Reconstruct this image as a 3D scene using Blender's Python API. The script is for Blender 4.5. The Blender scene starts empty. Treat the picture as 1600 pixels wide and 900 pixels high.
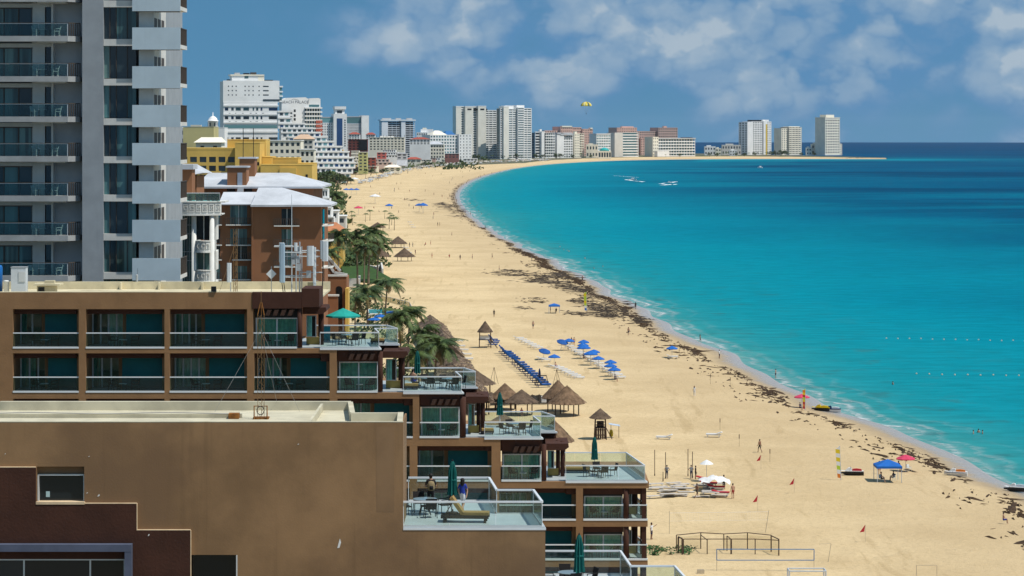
import bpy, bmesh, math, random
import numpy as np
from mathutils import Vector, Matrix, Euler
random.seed(7)
rng = np.random.default_rng(7)
R = math.radians
sc = bpy.context.scene
C = sc.collection
# ------------------------------------------------------------------ camera
EYE = 46.0; FPX = 4000.0; HZ = 207.0      # eye height, focal length and eye level in photo pixels (1600 wide)
cam_d = bpy.data.cameras.new('camera'); cam = bpy.data.objects.new('camera', cam_d); C.objects.link(cam)
cam.location = (0, 0, EYE); cam.rotation_euler = (R(90), 0, 0)
cam_d.sensor_width = 36; cam_d.lens = FPX / 1600 * 36
cam_d.shift_y = -(450 - HZ) / 1600
cam_d.clip_start = 1; cam_d.clip_end = 40000
sc.camera = cam
# ------------------------------------------------------------------ sun and sky
SUN_EL, SUN_AZ = R(60), R(26)             # azimuth measured from +x towards the camera side (-y)
sdir = Vector((math.cos(SUN_EL) * math.cos(SUN_AZ), -math.cos(SUN_EL) * math.sin(SUN_AZ), math.sin(SUN_EL)))
sl = bpy.data.lights.new('sun', 'SUN'); so = bpy.data.objects.new('sun', sl); C.objects.link(so)
sl.energy = 4.6; sl.angle = R(0.53); sl.color = (1, 0.955, 0.88)
so.rotation_euler = sdir.to_track_quat('Z', 'Y').to_euler(); so.location = (100, -100, 300)

def N(t, typ, ins=None, **props):
    n = t.nodes.new(typ)
    for k, v in props.items(): setattr(n, k, v)
    if ins:
        for k, v in ins.items():
            s = n.inputs[k]
            if hasattr(v, 'is_output') or isinstance(v, bpy.types.NodeSocket): t.links.new(v, s)
            else: s.default_value = v
    return n
def M1(t, op, a, b=None, c=None, clamp=False):
    n = t.nodes.new('ShaderNodeMath'); n.operation = op; n.use_clamp = clamp
    for i, v in enumerate((a, b, c)):
        if v is None: continue
        if isinstance(v, bpy.types.NodeSocket): t.links.new(v, n.inputs[i])
        else: n.inputs[i].default_value = v
    return n.outputs[0]
def MR(t, v, a, b, c=0.0, d=1.0, smooth=True):
    n = t.nodes.new('ShaderNodeMapRange'); n.interpolation_type = 'SMOOTHSTEP' if smooth else 'LINEAR'
    t.links.new(v, n.inputs[0])
    for i, x in enumerate((a, b, c, d)): n.inputs[i + 1].default_value = x
    return n.outputs[0]
def MIX(t, f, a, b, blend='MIX'):
    n = t.nodes.new('ShaderNodeMix'); n.data_type = 'RGBA'; n.blend_type = blend
    for s, v in ((n.inputs[0], f), (n.inputs[6], a), (n.inputs[7], b)):
        if isinstance(v, bpy.types.NodeSocket): t.links.new(v, s)
        else: s.default_value = v if not isinstance(v, tuple) or len(v) == 4 else (*v, 1)
    return n.outputs[2]
def lin(*c):
    return tuple((x / 255 / 12.92) if x / 255 <= 0.04045 else ((x / 255 + 0.055) / 1.055) ** 2.4 for x in c)
def ramp(t, fac, stops, interp='LINEAR'):
    n = t.nodes.new('ShaderNodeValToRGB'); n.color_ramp.interpolation = interp
    e = n.color_ramp.elements
    while len(e) > 1: e.remove(e[-1])
    for i, (p, c) in enumerate(stops):
        el = e[0] if i == 0 else e.new(p)
        el.position = p; el.color = (*c, 1) if len(c) == 3 else c
    t.links.new(fac, n.inputs[0])
    return n.outputs[0]

w = bpy.data.worlds.new('World'); sc.world = w; w.use_nodes = True
t = w.node_tree; t.nodes.clear()
SKY_STR = 0.09
HAZE_D = 1.1e-5                          # thin sea air, see the haze box at the end
CLOUD_OFF = (5.46, 2.2, 1.9)
tc = N(t, 'ShaderNodeTexCoord')
sep = N(t, 'ShaderNodeSeparateXYZ', {0: tc.outputs['Generated']})
zpos = M1(t, 'MAXIMUM', sep.outputs[2], 0.0)
zl = M1(t, 'MULTIPLY_ADD', zpos, 0.75, 0.26)          # look up a little higher into the clear blue: a dry, clean sky
vv = N(t, 'ShaderNodeCombineXYZ', {0: sep.outputs[0], 1: sep.outputs[1], 2: zl})
vn = N(t, 'ShaderNodeVectorMath', {0: vv.outputs[0]}, operation='NORMALIZE')
sky = N(t, 'ShaderNodeTexSky', {0: vn.outputs[0]}, sky_type='NISHITA', sun_disc=False, sun_elevation=SUN_EL,
        sun_rotation=R(90) + SUN_AZ, air_density=1.0, dust_density=0.3, ozone_density=2.0, altitude=0)
hs = N(t, 'ShaderNodeHueSaturation', {'Saturation': 1.12, 'Value': 0.80, 'Color': sky.outputs[0]})
# cumulus: a bank of puffs (cellular noise of the view direction), brighter on the sides turned to the sun
vsc = N(t, 'ShaderNodeVectorMath', {0: tc.outputs['Generated'], 1: (-1.0, 1.0, 1.35)}, operation='MULTIPLY')
voff = N(t, 'ShaderNodeVectorMath', {0: vsc.outputs[0], 1: CLOUD_OFF}, operation='ADD')
def cloud_noise(vec, sc_, det, rgh, dist=0.0):
    return N(t, 'ShaderNodeTexNoise', {'Vector': vec, 'Scale': sc_, 'Detail': det, 'Roughness': rgh, 'Distortion': dist}).outputs['Fac']
wn = N(t, 'ShaderNodeTexNoise', {'Vector': voff.outputs[0], 'Scale': 34.0, 'Detail': 4, 'Roughness': 0.6})
wv = N(t, 'ShaderNodeVectorMath', {0: wn.outputs['Color'], 1: (0.5, 0.5, 0.5)}, operation='SUBTRACT')
wq = N(t, 'ShaderNodeVectorMath', {0: wv.outputs[0], 1: (0.03, 0.03, 0.03), 2: voff.outputs[0]}, operation='MULTIPLY_ADD')
def puff(off):
    """heaped cumulus: round cells of three sizes with ragged edges"""
    v = N(t, 'ShaderNodeVectorMath', {0: wq.outputs[0], 1: off}, operation='ADD').outputs[0]
    tot = None
    for sc_, wt in ((13.0, 0.62), (31.0, 0.40), (72.0, 0.20)):
        d_ = N(t, 'ShaderNodeTexVoronoi', {'Vector': v, 'Scale': sc_}).outputs['Distance']
        q = M1(t, 'MULTIPLY', M1(t, 'SUBTRACT', 1.0, M1(t, 'MULTIPLY', d_, d_)), wt)
        tot = q if tot is None else M1(t, 'ADD', tot, q)
    return tot
p1_ = puff((0, 0, 0)); p2_ = puff((0.0045, -0.002, 0.0085))
big = cloud_noise(voff.outputs[0], 7.0, 2, 0.5)
elev = MR(t, zpos, 0.002, 0.034, -0.15, 0.06)
cov = M1(t, 'ADD', M1(t, 'ADD', big, elev), M1(t, 'MULTIPLY', M1(t, 'SUBTRACT', p1_, 0.82), 0.42))
mask = MR(t, cov, 0.39, 0.58, 0, 1)
lit = MR(t, M1(t, 'ADD', M1(t, 'MULTIPLY', M1(t, 'SUBTRACT', p1_, p2_), 1.9), M1(t, 'MULTIPLY', M1(t, 'SUBTRACT', p1_, 0.7), 0.9)), -0.20, 0.55, 0.0, 1, False)
body = MR(t, cov, 0.40, 0.70, 0, 1)
litm = M1(t, 'MULTIPLY', lit, body)
K = 1 / SKY_STR
def sk(c): return tuple(x * K for x in lin(*c))
ccol = ramp(t, litm, [(0.0, sk((92, 140, 184))), (0.18, sk((108, 147, 186))), (0.42, sk((132, 162, 192))), (0.75, sk((153, 176, 198))), (1.0, sk((181, 195, 207)))])
hs_c = MIX(t, 1.0, hs.outputs[0], (0.84, 1.30, 1.28), 'MULTIPLY')
fin_ = MIX(t, M1(t, 'MULTIPLY', mask, 0.80), hs_c, ccol)
bg = N(t, 'ShaderNodeBackground', {'Color': fin_, 'Strength': SKY_STR})
wo = N(t, 'ShaderNodeOutputWorld', {'Surface': bg.outputs[0]})
# ------------------------------------------------------------------ exposure
vs = sc.view_settings; vs.view_transform = 'Standard'; vs.look = 'None'; vs.gamma = 1; vs.use_curve_mapping = False
vs.exposure = 0.0
sc.render.engine = 'CYCLES'
sc.cycles.use_denoising = True
sc.cycles.max_bounces = 6; sc.cycles.diffuse_bounces = 2; sc.cycles.glossy_bounces = 2
sc.cycles.transparent_max_bounces = 16; sc.cycles.transmission_bounces = 4
sc.cycles.caustics_reflective = False; sc.cycles.caustics_refractive = False
sc.cycles.sample_clamp_indirect = 4

# ------------------------------------------------------------------ helpers
def px_x(px, D): return (px - 800) / FPX * D
def py_z(py, D): return EYE - (py - HZ) / FPX * D
def at_z(px, py, z):
    D = (EYE - z) * FPX / (py - HZ)
    return Vector((px_x(px, D), D, z))

OFF = {}
class MB:
    def __init__(s): s.v = []; s.f = []; s.m = []
    def add(s, vs, fs, mi=0):
        n = len(s.v); s.v += [tuple(p) for p in vs]
        for f in fs: s.f.append(tuple(i + n for i in f)); s.m.append(mi)
        return s
    def box(s, x0, x1, y0, y1, z0, z1, mi=0):
        if x0 > x1: x0, x1 = x1, x0
        if y0 > y1: y0, y1 = y1, y0
        if z0 > z1: z0, z1 = z1, z0
        return s.add([(x0,y0,z0),(x1,y0,z0),(x1,y1,z0),(x0,y1,z0),(x0,y0,z1),(x1,y0,z1),(x1,y1,z1),(x0,y1,z1)],
              [(0,3,2,1),(4,5,6,7),(0,1,5,4),(1,2,6,5),(2,3,7,6),(3,0,4,7)], mi)
    def prism(s, poly, z0, z1, mi=0):
        """poly: counter-clockwise xy outline; z0/z1 numbers or per-vertex lists"""
        n = len(poly)
        a = z0 if isinstance(z0, (list, tuple)) else [z0] * n
        b = z1 if isinstance(z1, (list, tuple)) else [z1] * n
        vs = [(p[0], p[1], a[i]) for i, p in enumerate(poly)] + [(p[0], p[1], b[i]) for i, p in enumerate(poly)]
        fs = [tuple(range(n))[::-1], tuple(range(n, 2 * n))] + [(i, (i + 1) % n, n + (i + 1) % n, n + i) for i in range(n)]
        return s.add(vs, fs, mi)
    def prism_y(s, poly, y0, y1, mi=0):
        """poly in xz"""
        n = len(poly)
        vs = [(p[0], y0, p[1]) for p in poly] + [(p[0], y1, p[1]) for p in poly]
        fs = [tuple(range(n)), tuple(range(n, 2 * n))[::-1]] + [(i, n + i, n + (i + 1) % n, (i + 1) % n) for i in range(n)]
        return s.add(vs, fs, mi)
    def tube(s, pts, rad, n=8, mi=0, cap=True):
        pts = [Vector(p) for p in pts]; k = len(pts)
        if not isinstance(rad, (list, tuple)): rad = [rad] * k
        vs = []; fs = []
        ref = None
        for i, p in enumerate(pts):
            d = (pts[min(i + 1, k - 1)] - pts[max(i - 1, 0)]).normalized()
            if ref is None: ref = Vector((1, 0, 0)) if abs(d.x) < 0.9 else Vector((0, 1, 0))
            a = (ref - d * ref.dot(d)).normalized(); b = d.cross(a); ref = a
            for j in range(n):
                q = 2 * math.pi * j / n + math.pi / n
                vs.append(p + (a * math.cos(q) + b * math.sin(q)) * rad[i])
        for i in range(k - 1):
            for j in range(n):
                fs.append((i * n + j, i * n + (j + 1) % n, (i + 1) * n + (j + 1) % n, (i + 1) * n + j))
        if cap: fs.append(tuple(range(n))[::-1]); fs.append(tuple(range((k - 1) * n, k * n)))
        return s.add(vs, fs, mi)
    def bar(s, p, q, r, mi=0): return s.tube([p, q], r * 1.414, 4, mi)
    def lathe(s, prof, n=12, c=(0, 0, 0), mi=0, jit=0.0, sx=1, sy=1):
        vs = []; fs = []; k = len(prof)
        for (r, z) in prof:
            for j in range(n):
                q = 2 * math.pi * j / n; rr = r * (1 + random.uniform(-jit, jit))
                vs.append((c[0] + rr * math.cos(q) * sx, c[1] + rr * math.sin(q) * sy, c[2] + z + random.uniform(-jit, jit) * r * .5))
        for i in range(k - 1):
            for j in range(n):
                fs.append((i * n + j, i * n + (j + 1) % n, (i + 1) * n + (j + 1) % n, (i + 1) * n + j))
        if prof[0][0] > 1e-4: fs.append(tuple(range(n))[::-1])
        if prof[-1][0] > 1e-4: fs.append(tuple(range((k - 1) * n, k * n)))
        return s.add(vs, fs, mi)
    def mesh(s, name, mats, off=(0, 0, 0), smooth=False):
        me = bpy.data.meshes.new(name)
        vs = s.v if off == (0, 0, 0) else [(a - off[0], b - off[1], c - off[2]) for a, b, c in s.v]
        me.from_pydata(vs, [], s.f)
        for m in (mats if isinstance(mats, (list, tuple)) else [mats]): me.materials.append(m)
        if isinstance(mats, (list, tuple)) and len(mats) > 1: me.polygons.foreach_set('material_index', s.m)
        if smooth: me.polygons.foreach_set('use_smooth', [True] * len(me.polygons))
        me.update()
        return me
    def build(s, name, mats, parent=None, smooth=False):
        off = OFF.get(parent.name, (0, 0, 0)) if parent else (0, 0, 0)
        o = bpy.data.objects.new(name, s.mesh(name, mats, off, smooth)); C.objects.link(o)
        if parent:
            o.parent = parent; OFF[o.name] = off
            if parent.type == 'MESH' and tuple(parent.scale) != (1, 1, 1): o.matrix_parent_inverse = parent.matrix_basis.inverted()
        return o
def bx(x0, x1, y0, y1, z0, z1): return MB().box(x0, x1, y0, y1, z0, z1)

USED = {}
def tag(o, label=None, cat=None, group=None, kind=None):
    if label:
        o['label'] = label
        if not group and label in USED: print('DUPLICATE LABEL', label)
        USED[label] = 1
    if cat: o['category'] = cat
    if group: o['group'] = group
    if kind: o['kind'] = kind
    return o
def thing(name, label, cat, loc=(0, 0, 0), rz=0, group=None, local=False):
    o = bpy.data.objects.new(name, None); C.objects.link(o); o.empty_display_size = .2
    o.location = loc; o.rotation_euler = (0, 0, rz)
    OFF[o.name] = (0, 0, 0) if local else tuple(loc)
    return tag(o, label, cat, group)
def struct(name, o): o['kind'] = 'structure'; return o
UNIT = {}
def piece(name, m, x0, x1, y0, y1, z0, z1, parent):
    """a box part that shares one unit mesh per material"""
    key = m.name
    if key not in UNIT: UNIT[key] = bx(-.5, .5, -.5, .5, -.5, .5).mesh('block_' + key, m)
    o = bpy.data.objects.new(name, UNIT[key]); C.objects.link(o)
    off = OFF.get(parent.name, (0, 0, 0))
    c = ((x0 + x1) / 2, (y0 + y1) / 2, (z0 + z1) / 2)
    o.location = (c[0] - off[0], c[1] - off[1], c[2] - off[2])
    o.scale = (abs(x1 - x0), abs(y1 - y0), abs(z1 - z0))
    o.parent = parent; OFF[o.name] = off
    if parent.type == 'MESH' and tuple(parent.scale) != (1, 1, 1): o.matrix_parent_inverse = parent.matrix_basis.inverted()
    return o
def copy_tree(src, parent=None):
    c = src.copy(); C.objects.link(c)
    if parent is not None: c.parent = parent
    for ch in list(src.children): copy_tree(ch, c)
    return c
def place(src, loc, rz=0, scale=1, label=None, group=None, first=None):
    o = copy_tree(src)
    o.location = loc; o.rotation_euler = (0, 0, rz)
    o.scale = (scale,) * 3 if not isinstance(scale, tuple) else scale
    return tag(o, label, None, group)
ORD = ['first', 'second', 'third', 'fourth', 'fifth', 'sixth', 'seventh', 'eighth', 'ninth', 'tenth', 'eleventh', 'twelfth',
       'thirteenth', 'fourteenth', 'fifteenth', 'sixteenth', 'seventeenth', 'eighteenth', 'nineteenth', 'twentieth']
def discard(root):
    for ch in list(root.children): discard(ch)
    bpy.data.objects.remove(root)

# ------------------------------------------------------------------ materials
MATS = {}
def mat(name, col, rough=0.8, var=0.12, scale=1.5, bump=0.0, bscale=20.0, metal=0.0, spec=0.3, var2=None, streak=0.0, coords='Object', emit=None):
    m = bpy.data.materials.new(name); m.use_nodes = True; t = m.node_tree; t.nodes.clear()
    out = N(t, 'ShaderNodeOutputMaterial'); p = N(t, 'ShaderNodeBsdfPrincipled', {'Roughness': rough, 'Metallic': metal, 'Specular IOR Level': spec})
    t.links.new(p.outputs[0], out.inputs[0])
    geo = N(t, 'ShaderNodeNewGeometry')
    vec = geo.outputs['Position']
    col = tuple(col[:3])
    c = N(t, 'ShaderNodeRGB'); c.outputs[0].default_value = (*col, 1); c = c.outputs[0]
    if var:
        n = N(t, 'ShaderNodeTexNoise', {'Vector': vec, 'Scale': scale, 'Detail': 6, 'Roughness': 0.62})
        f = MR(t, n.outputs['Fac'], 0.3, 0.7, 1 - var, 1 + var * 0.6)
        c = MIX(t, 1.0, c, N(t, 'ShaderNodeCombineColor', {0: f, 1: f, 2: f}).outputs[0], 'MULTIPLY')
    if var2:   # second colour in patches: (colour, scale, low, high)
        n = N(t, 'ShaderNodeTexNoise', {'Vector': vec, 'Scale': var2[1], 'Detail': 5, 'Roughness': 0.6})
        c = MIX(t, MR(t, n.outputs['Fac'], var2[2], var2[3]), c, var2[0])
    if streak:  # rain streaks running down
        mp = N(t, 'ShaderNodeMapping', {'Vector': vec, 'Scale': (1.6, 1.6, 0.06)})
        n = N(t, 'ShaderNodeTexNoise', {'Vector': mp.outputs[0], 'Scale': 1.0, 'Detail': 6, 'Roughness': 0.7})
        c = MIX(t, MR(t, n.outputs['Fac'], 0.52, 0.78, 0, streak), c, tuple(x * 0.45 for x in col))
    t.links.new(c, p.inputs['Base Color'])
    if bump:
        n = N(t, 'ShaderNodeTexNoise', {'Vector': vec, 'Scale': bscale, 'Detail': 4})
        b = N(t, 'ShaderNodeBump', {'Strength': bump, 'Distance': 0.05, 'Height': n.outputs['Fac']})
        t.links.new(b.outputs[0], p.inputs['Normal'])
    MATS[name] = m
    return m
def glass_mat(name, tint, gloss=0.10, alpha=0.12):
    m = bpy.data.materials.new(name); m.use_nodes = True; t = m.node_tree; t.nodes.clear()
    out = N(t, 'ShaderNodeOutputMaterial')
    tr = N(t, 'ShaderNodeBsdfTransparent', {'Color': (*tint, 1)})
    df = N(t, 'ShaderNodeBsdfDiffuse', {'Color': (0.30, 0.40, 0.40, 1)})
    gl = N(t, 'ShaderNodeBsdfGlossy', {'Color': (0.9, 0.95, 1, 1), 'Roughness': 0.03})
    a = N(t, 'ShaderNodeMixShader', {0: alpha, 1: tr.outputs[0], 2: df.outputs[0]})
    lw = N(t, 'ShaderNodeFresnel', {'IOR': 1.45})
    b = N(t, 'ShaderNodeMixShader', {0: M1(t, 'MULTIPLY', lw.outputs[0], gloss * 10), 1: a.outputs[0], 2: gl.outputs[0]})
    t.links.new(b.outputs[0], out.inputs[0])
    MATS[name] = m
    return m
def dark_glass(name, col, rough=0.08, spec=0.5, stripes=None):
    """window glass with a dim room or drawn curtains behind it"""
    m = bpy.data.materials.new(name); m.use_nodes = True; t = m.node_tree; t.nodes.clear()
    out = N(t, 'ShaderNodeOutputMaterial'); p = N(t, 'ShaderNodeBsdfPrincipled', {'Roughness': rough, 'Specular IOR Level': spec})
    t.links.new(p.outputs[0], out.inputs[0])
    geo = N(t, 'ShaderNodeNewGeometry')
    if stripes:
        mp = N(t, 'ShaderNodeMapping', {'Vector': geo.outputs['Position'], 'Scale': (stripes, stripes, 0.05)})
        n = N(t, 'ShaderNodeTexNoise', {'Vector': mp.outputs[0], 'Scale': 1.0, 'Detail': 2})
        c = MIX(t, MR(t, n.outputs['Fac'], 0.35, 0.65), tuple(x * 0.35 for x in col), tuple(x * 1.5 for x in col))
    else:
        oi = N(t, 'ShaderNodeObjectInfo')
        c = MIX(t, oi.outputs['Random'], tuple(x * 0.4 for x in col), tuple(x * 1.7 for x in col))
    t.links.new(c, p.inputs['Base Color'])
    MATS[name] = m
    return m
# ================================================================== THE SETTING
# waterline read off the photograph, turned into metres on the sea's level
SHORE_PX = [(1600,797),(1560,772),(1480,735),(1400,700),(1340,677),(1260,640),(1160,588),(1080,545),(1000,500),(930,455),(850,410),(790,380),
            (742,350),(719,326),(712,307),(722,292),(742,281),(772,271),(806,263),(850,257.5),(900,254),(960,251.3),(1030,249.8),(1100,249),(1200,248.6),(1300,248.6),(1385,248.8)]
pts = [np.array([78., -300.]), np.array([72., 0.]), np.array([67., 180.])] + [np.array(at_z(x, y, 0)[:2]) for x, y in SHORE_PX]
tip = pts[-1]
def catmull(P, k):
    out = []
    for i in range(len(P) - 1):
        p0, p1, p2, p3 = P[max(i-1,0)], P[i], P[i+1], P[min(i+2,len(P)-1)]
        for j in range(k):
            u = j / k
            out.append(0.5*((2*p1)+(-p0+p2)*u+(2*p0-5*p1+4*p2-p3)*u*u+(-p0+3*p1-3*p2+p3)*u**3))
    out.append(P[-1]); return np.array(out)
SH = catmull(pts, 10)
for _ in range(6): SH[1:-1] = (SH[:-2] + 2*SH[1:-1] + SH[2:]) / 4
# even spacing that grows with distance
def resample(P, step):
    seg = np.linalg.norm(np.diff(P, axis=0), axis=1); cum = np.concatenate([[0], np.cumsum(seg)])
    s = 0; ss = []
    while s < cum[-1]:
        ss.append(s); y = np.interp(s, cum, P[:, 1]); s += max(step, y / 260.0)
    ss.append(cum[-1])
    return np.stack([np.interp(ss, cum, P[:, 0]), np.interp(ss, cum, P[:, 1])], 1)
SH = resample(SH, 2.0)
tan = np.gradient(SH, axis=0); tan /= np.linalg.norm(tan, axis=1)[:, None]
NRM = np.stack([tan[:, 1], -tan[:, 0]], 1)       # towards the sea (right of the walk away from the camera)
for _ in range(10): NRM[1:-1] = (NRM[:-2] + 2*NRM[1:-1] + NRM[2:]) / 4
NRM /= np.linalg.norm(NRM, axis=1)[:, None]
SH = SH + NRM * np.interp(SH[:, 1], [200, 600, 1500, 2600], [6.0, 5.0, 3.5, 1.0])[:, None]
SH = SH + NRM * ((1.1 * np.sin(SH[:, 1] * .115) * np.sin(SH[:, 1] * .031 + 1) + .9 * np.sin(SH[:, 1] * .047 + 2)) * np.interp(SH[:, 1], [900, 1800], [1, 0]))[:, None]   # the water stands a few metres below the weed line
_b = np.interp(SH[:, 1], [2300, 3400], [0, 1])[:, None]
INL = -NRM * (1 - _b) + np.array([[0., 1.]]) * _b; INL /= np.linalg.norm(INL, axis=1)[:, None]     # direction inland
TAPER = np.where(SH[:, 1] > 4000, np.interp(SH[:, 0], [430, tip[0]], [1, .03]), 1.0)
def shore_dist(P):
    """signed distance to the waterline, positive on the sea"""
    P = np.asarray(P, float).reshape(-1, 2); out = np.empty(len(P))
    S = SH[::3]; n = NRM[::3]
    for i in range(0, len(P), 4000):
        q = P[i:i+4000]; d = q[:, None, :] - S[None]; dd = (d**2).sum(2); k = dd.argmin(1)
        sg = np.sign((d[np.arange(len(q)), k] * n[k]).sum(1)); out[i:i+4000] = np.sqrt(dd.min(1)) * sg
    return out
def sand_z(d):
    """beach height against signed distance to the waterline"""
    return np.interp(d, [-400, -60, -20, -7, 0, 12, 40], [1.9, 1.75, 1.5, 0.7, 0.0, -0.9, -2.5])
def ground_at(px, py):
    """where the sight line of a photo point meets the beach"""
    z = 1.5
    for _ in range(8):
        p = at_z(px, py, z); z = float(sand_z(shore_dist([(p.x, p.y)])[0])); z = max(z, 0)
    return at_z(px, py, z)
def attr_mesh(name, verts, faces, m, attrs, smooth=True):
    me = bpy.data.meshes.new(name); me.from_pydata([tuple(v) for v in verts], [], faces)
    for k, a in attrs.items():
        at = me.attributes.new(k, 'FLOAT', 'POINT'); at.data.foreach_set('value', np.asarray(a, np.float32))
    me.materials.append(m)
    if smooth: me.polygons.foreach_set('use_smooth', [True] * len(me.polygons))
    me.update(); o = bpy.data.objects.new(name, me); C.objects.link(o); return o
def strip(offs, zf, wob=0.0):
    """grid along the shore: offs are seaward distances"""
    V = []; A = []; n = len(SH); k = len(offs)
    for j, o in enumerate(offs):
        p = SH + (NRM * o if o > 0 else INL * (-o * TAPER)[:, None])
        z = zf(o) if np.ndim(zf(o)) else np.full(n, zf(o))
        V.append(np.column_stack([p, z])); A.append(np.full(n, o))
    V = np.concatenate(V); A = np.concatenate(A)
    F = [(j*n+i, (j+1)*n+i, (j+1)*n+i+1, j*n+i+1) for j in range(k-1) for i in range(n-1)]
    return V, F, A

# ---- sand
def sand_material():
    m = bpy.data.materials.new('sand'); m.use_nodes = True; t = m.node_tree; t.nodes.clear()
    out = N(t, 'ShaderNodeOutputMaterial'); p = N(t, 'ShaderNodeBsdfPrincipled', {'Specular IOR Level': 0.2})
    t.links.new(p.outputs[0], out.inputs[0])
    pos = N(t, 'ShaderNodeNewGeometry').outputs['Position']
    d = N(t, 'ShaderNodeAttribute', attribute_name='shore').outputs['Fac']
    n_big = N(t, 'ShaderNodeTexNoise', {'Vector': pos, 'Scale': 0.045, 'Detail': 4, 'Roughness': 0.6}).outputs['Fac']
    n_mid = N(t, 'ShaderNodeTexNoise', {'Vector': pos, 'Scale': 0.35, 'Detail': 6, 'Roughness': 0.7}).outputs['Fac']
    n_fine = N(t, 'ShaderNodeTexNoise', {'Vector': pos, 'Scale': 1.7, 'Detail': 7, 'Roughness': 0.8}).outputs['Fac']
    # wheel and rake tracks run along the beach
    mp = N(t, 'ShaderNodeMapping', {'Vector': pos, 'Scale': (0.16, 0.012, 1), 'Rotation': (0, 0, R(4))})
    n_trk = N(t, 'ShaderNodeTexNoise', {'Vector': mp.outputs[0], 'Scale': 2.4, 'Detail': 7, 'Roughness': 0.62, 'Distortion': 0.6}).outputs['Fac']
    c = MIX(t, MR(t, n_big, 0.35, 0.65), (0.575, 0.428, 0.234), (0.675, 0.514, 0.292))
    c = MIX(t, MR(t, n_trk, 0.56, 0.70, 0, 0.6), c, (0.43, 0.305, 0.148))
    c = MIX(t, MR(t, n_mid, 0.52, 0.75, 0, 0.42), c, (0.42, 0.30, 0.150))
    c = MIX(t, MR(t, n_fine, 0.48, 0.72, 0, 0.55), c, (0.34, 0.24, 0.122))
    c = MIX(t, M1(t, 'MULTIPLY', MR(t, d, -46.0, -12.0), 0.5), c, (0.45, 0.33, 0.185))      # sand stays damp towards the sea
    wob = M1(t, 'MULTIPLY_ADD', M1(t, 'SUBTRACT', n_mid, 0.5), 5.0, d)
    wet = MR(t, wob, -8.5, -4.0)
    c = MIX(t, M1(t, 'MULTIPLY', wet, 0.78), c, (0.345, 0.262, 0.165))
    film = MR(t, wob, -4.6, -1.0)
    c = MIX(t, M1(t, 'MULTIPLY', film, 0.75), c, (0.36, 0.355, 0.36))
    t.links.new(c, p.inputs['Base Color'])
    t.links.new(MR(t, wob, -5.5, -2.5, 0.9, 0.25), p.inputs['Roughness'])
    hb = M1(t, 'ADD', M1(t, 'MULTIPLY', n_fine, 0.5), M1(t, 'MULTIPLY', n_mid, 1.2))
    b = N(t, 'ShaderNodeBump', {'Strength': 0.8, 'Distance': 0.4, 'Height': hb})
    t.links.new(b.outputs[0], p.inputs['Normal'])
    return m
M_SAND = sand_material()
offs = [40, 25, 14, 8, 4, 1.5, 0, -1, -2.2, -3.6, -5, -6.5, -8, -11, -15, -20, -26, -33, -42, -52, -64, -78, -95, -130, -230, -420]
hw = rng.normal(0, 1, (len(offs), len(SH)))
for _ in range(3): hw[:, 1:-1] = (hw[:, :-2] + 2*hw[:, 1:-1] + hw[:, 2:]) / 4
V, F, A = strip(offs, lambda o: float(sand_z(o)))
V[:, 2] += (hw * np.array([0.0 if o > -6 else 0.12 for o in offs])[:, None]).ravel()
beach = struct('beach', attr_mesh('beach', V, F, M_SAND, {'shore': A}))

# ---- inland ground behind the beach
M_GROUND = mat('dry_ground', (0.20, 0.165, 0.115), 0.95, 0.3, 0.05, var2=((0.055, 0.075, 0.03), 0.03, 0.42, 0.55))
V, F, A = strip([-74, -100, -440, -900], lambda o: {-74: 1.2, -100: 2.3, -440: 2.5, -900: 2.5}[o])
_n = len(SH); _k = np.interp(SH[:, 1], [1500, 2600, 3600], [1.0, 2.1, 3.6])
for j, o_ in enumerate((-74, -100)): V[j*_n:(j+1)*_n, :2] = SH + INL * (-o_ * _k * TAPER)[:, None]
struct('ground', attr_mesh('ground', V, F, M_GROUND, {'shore': A}))

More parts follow.
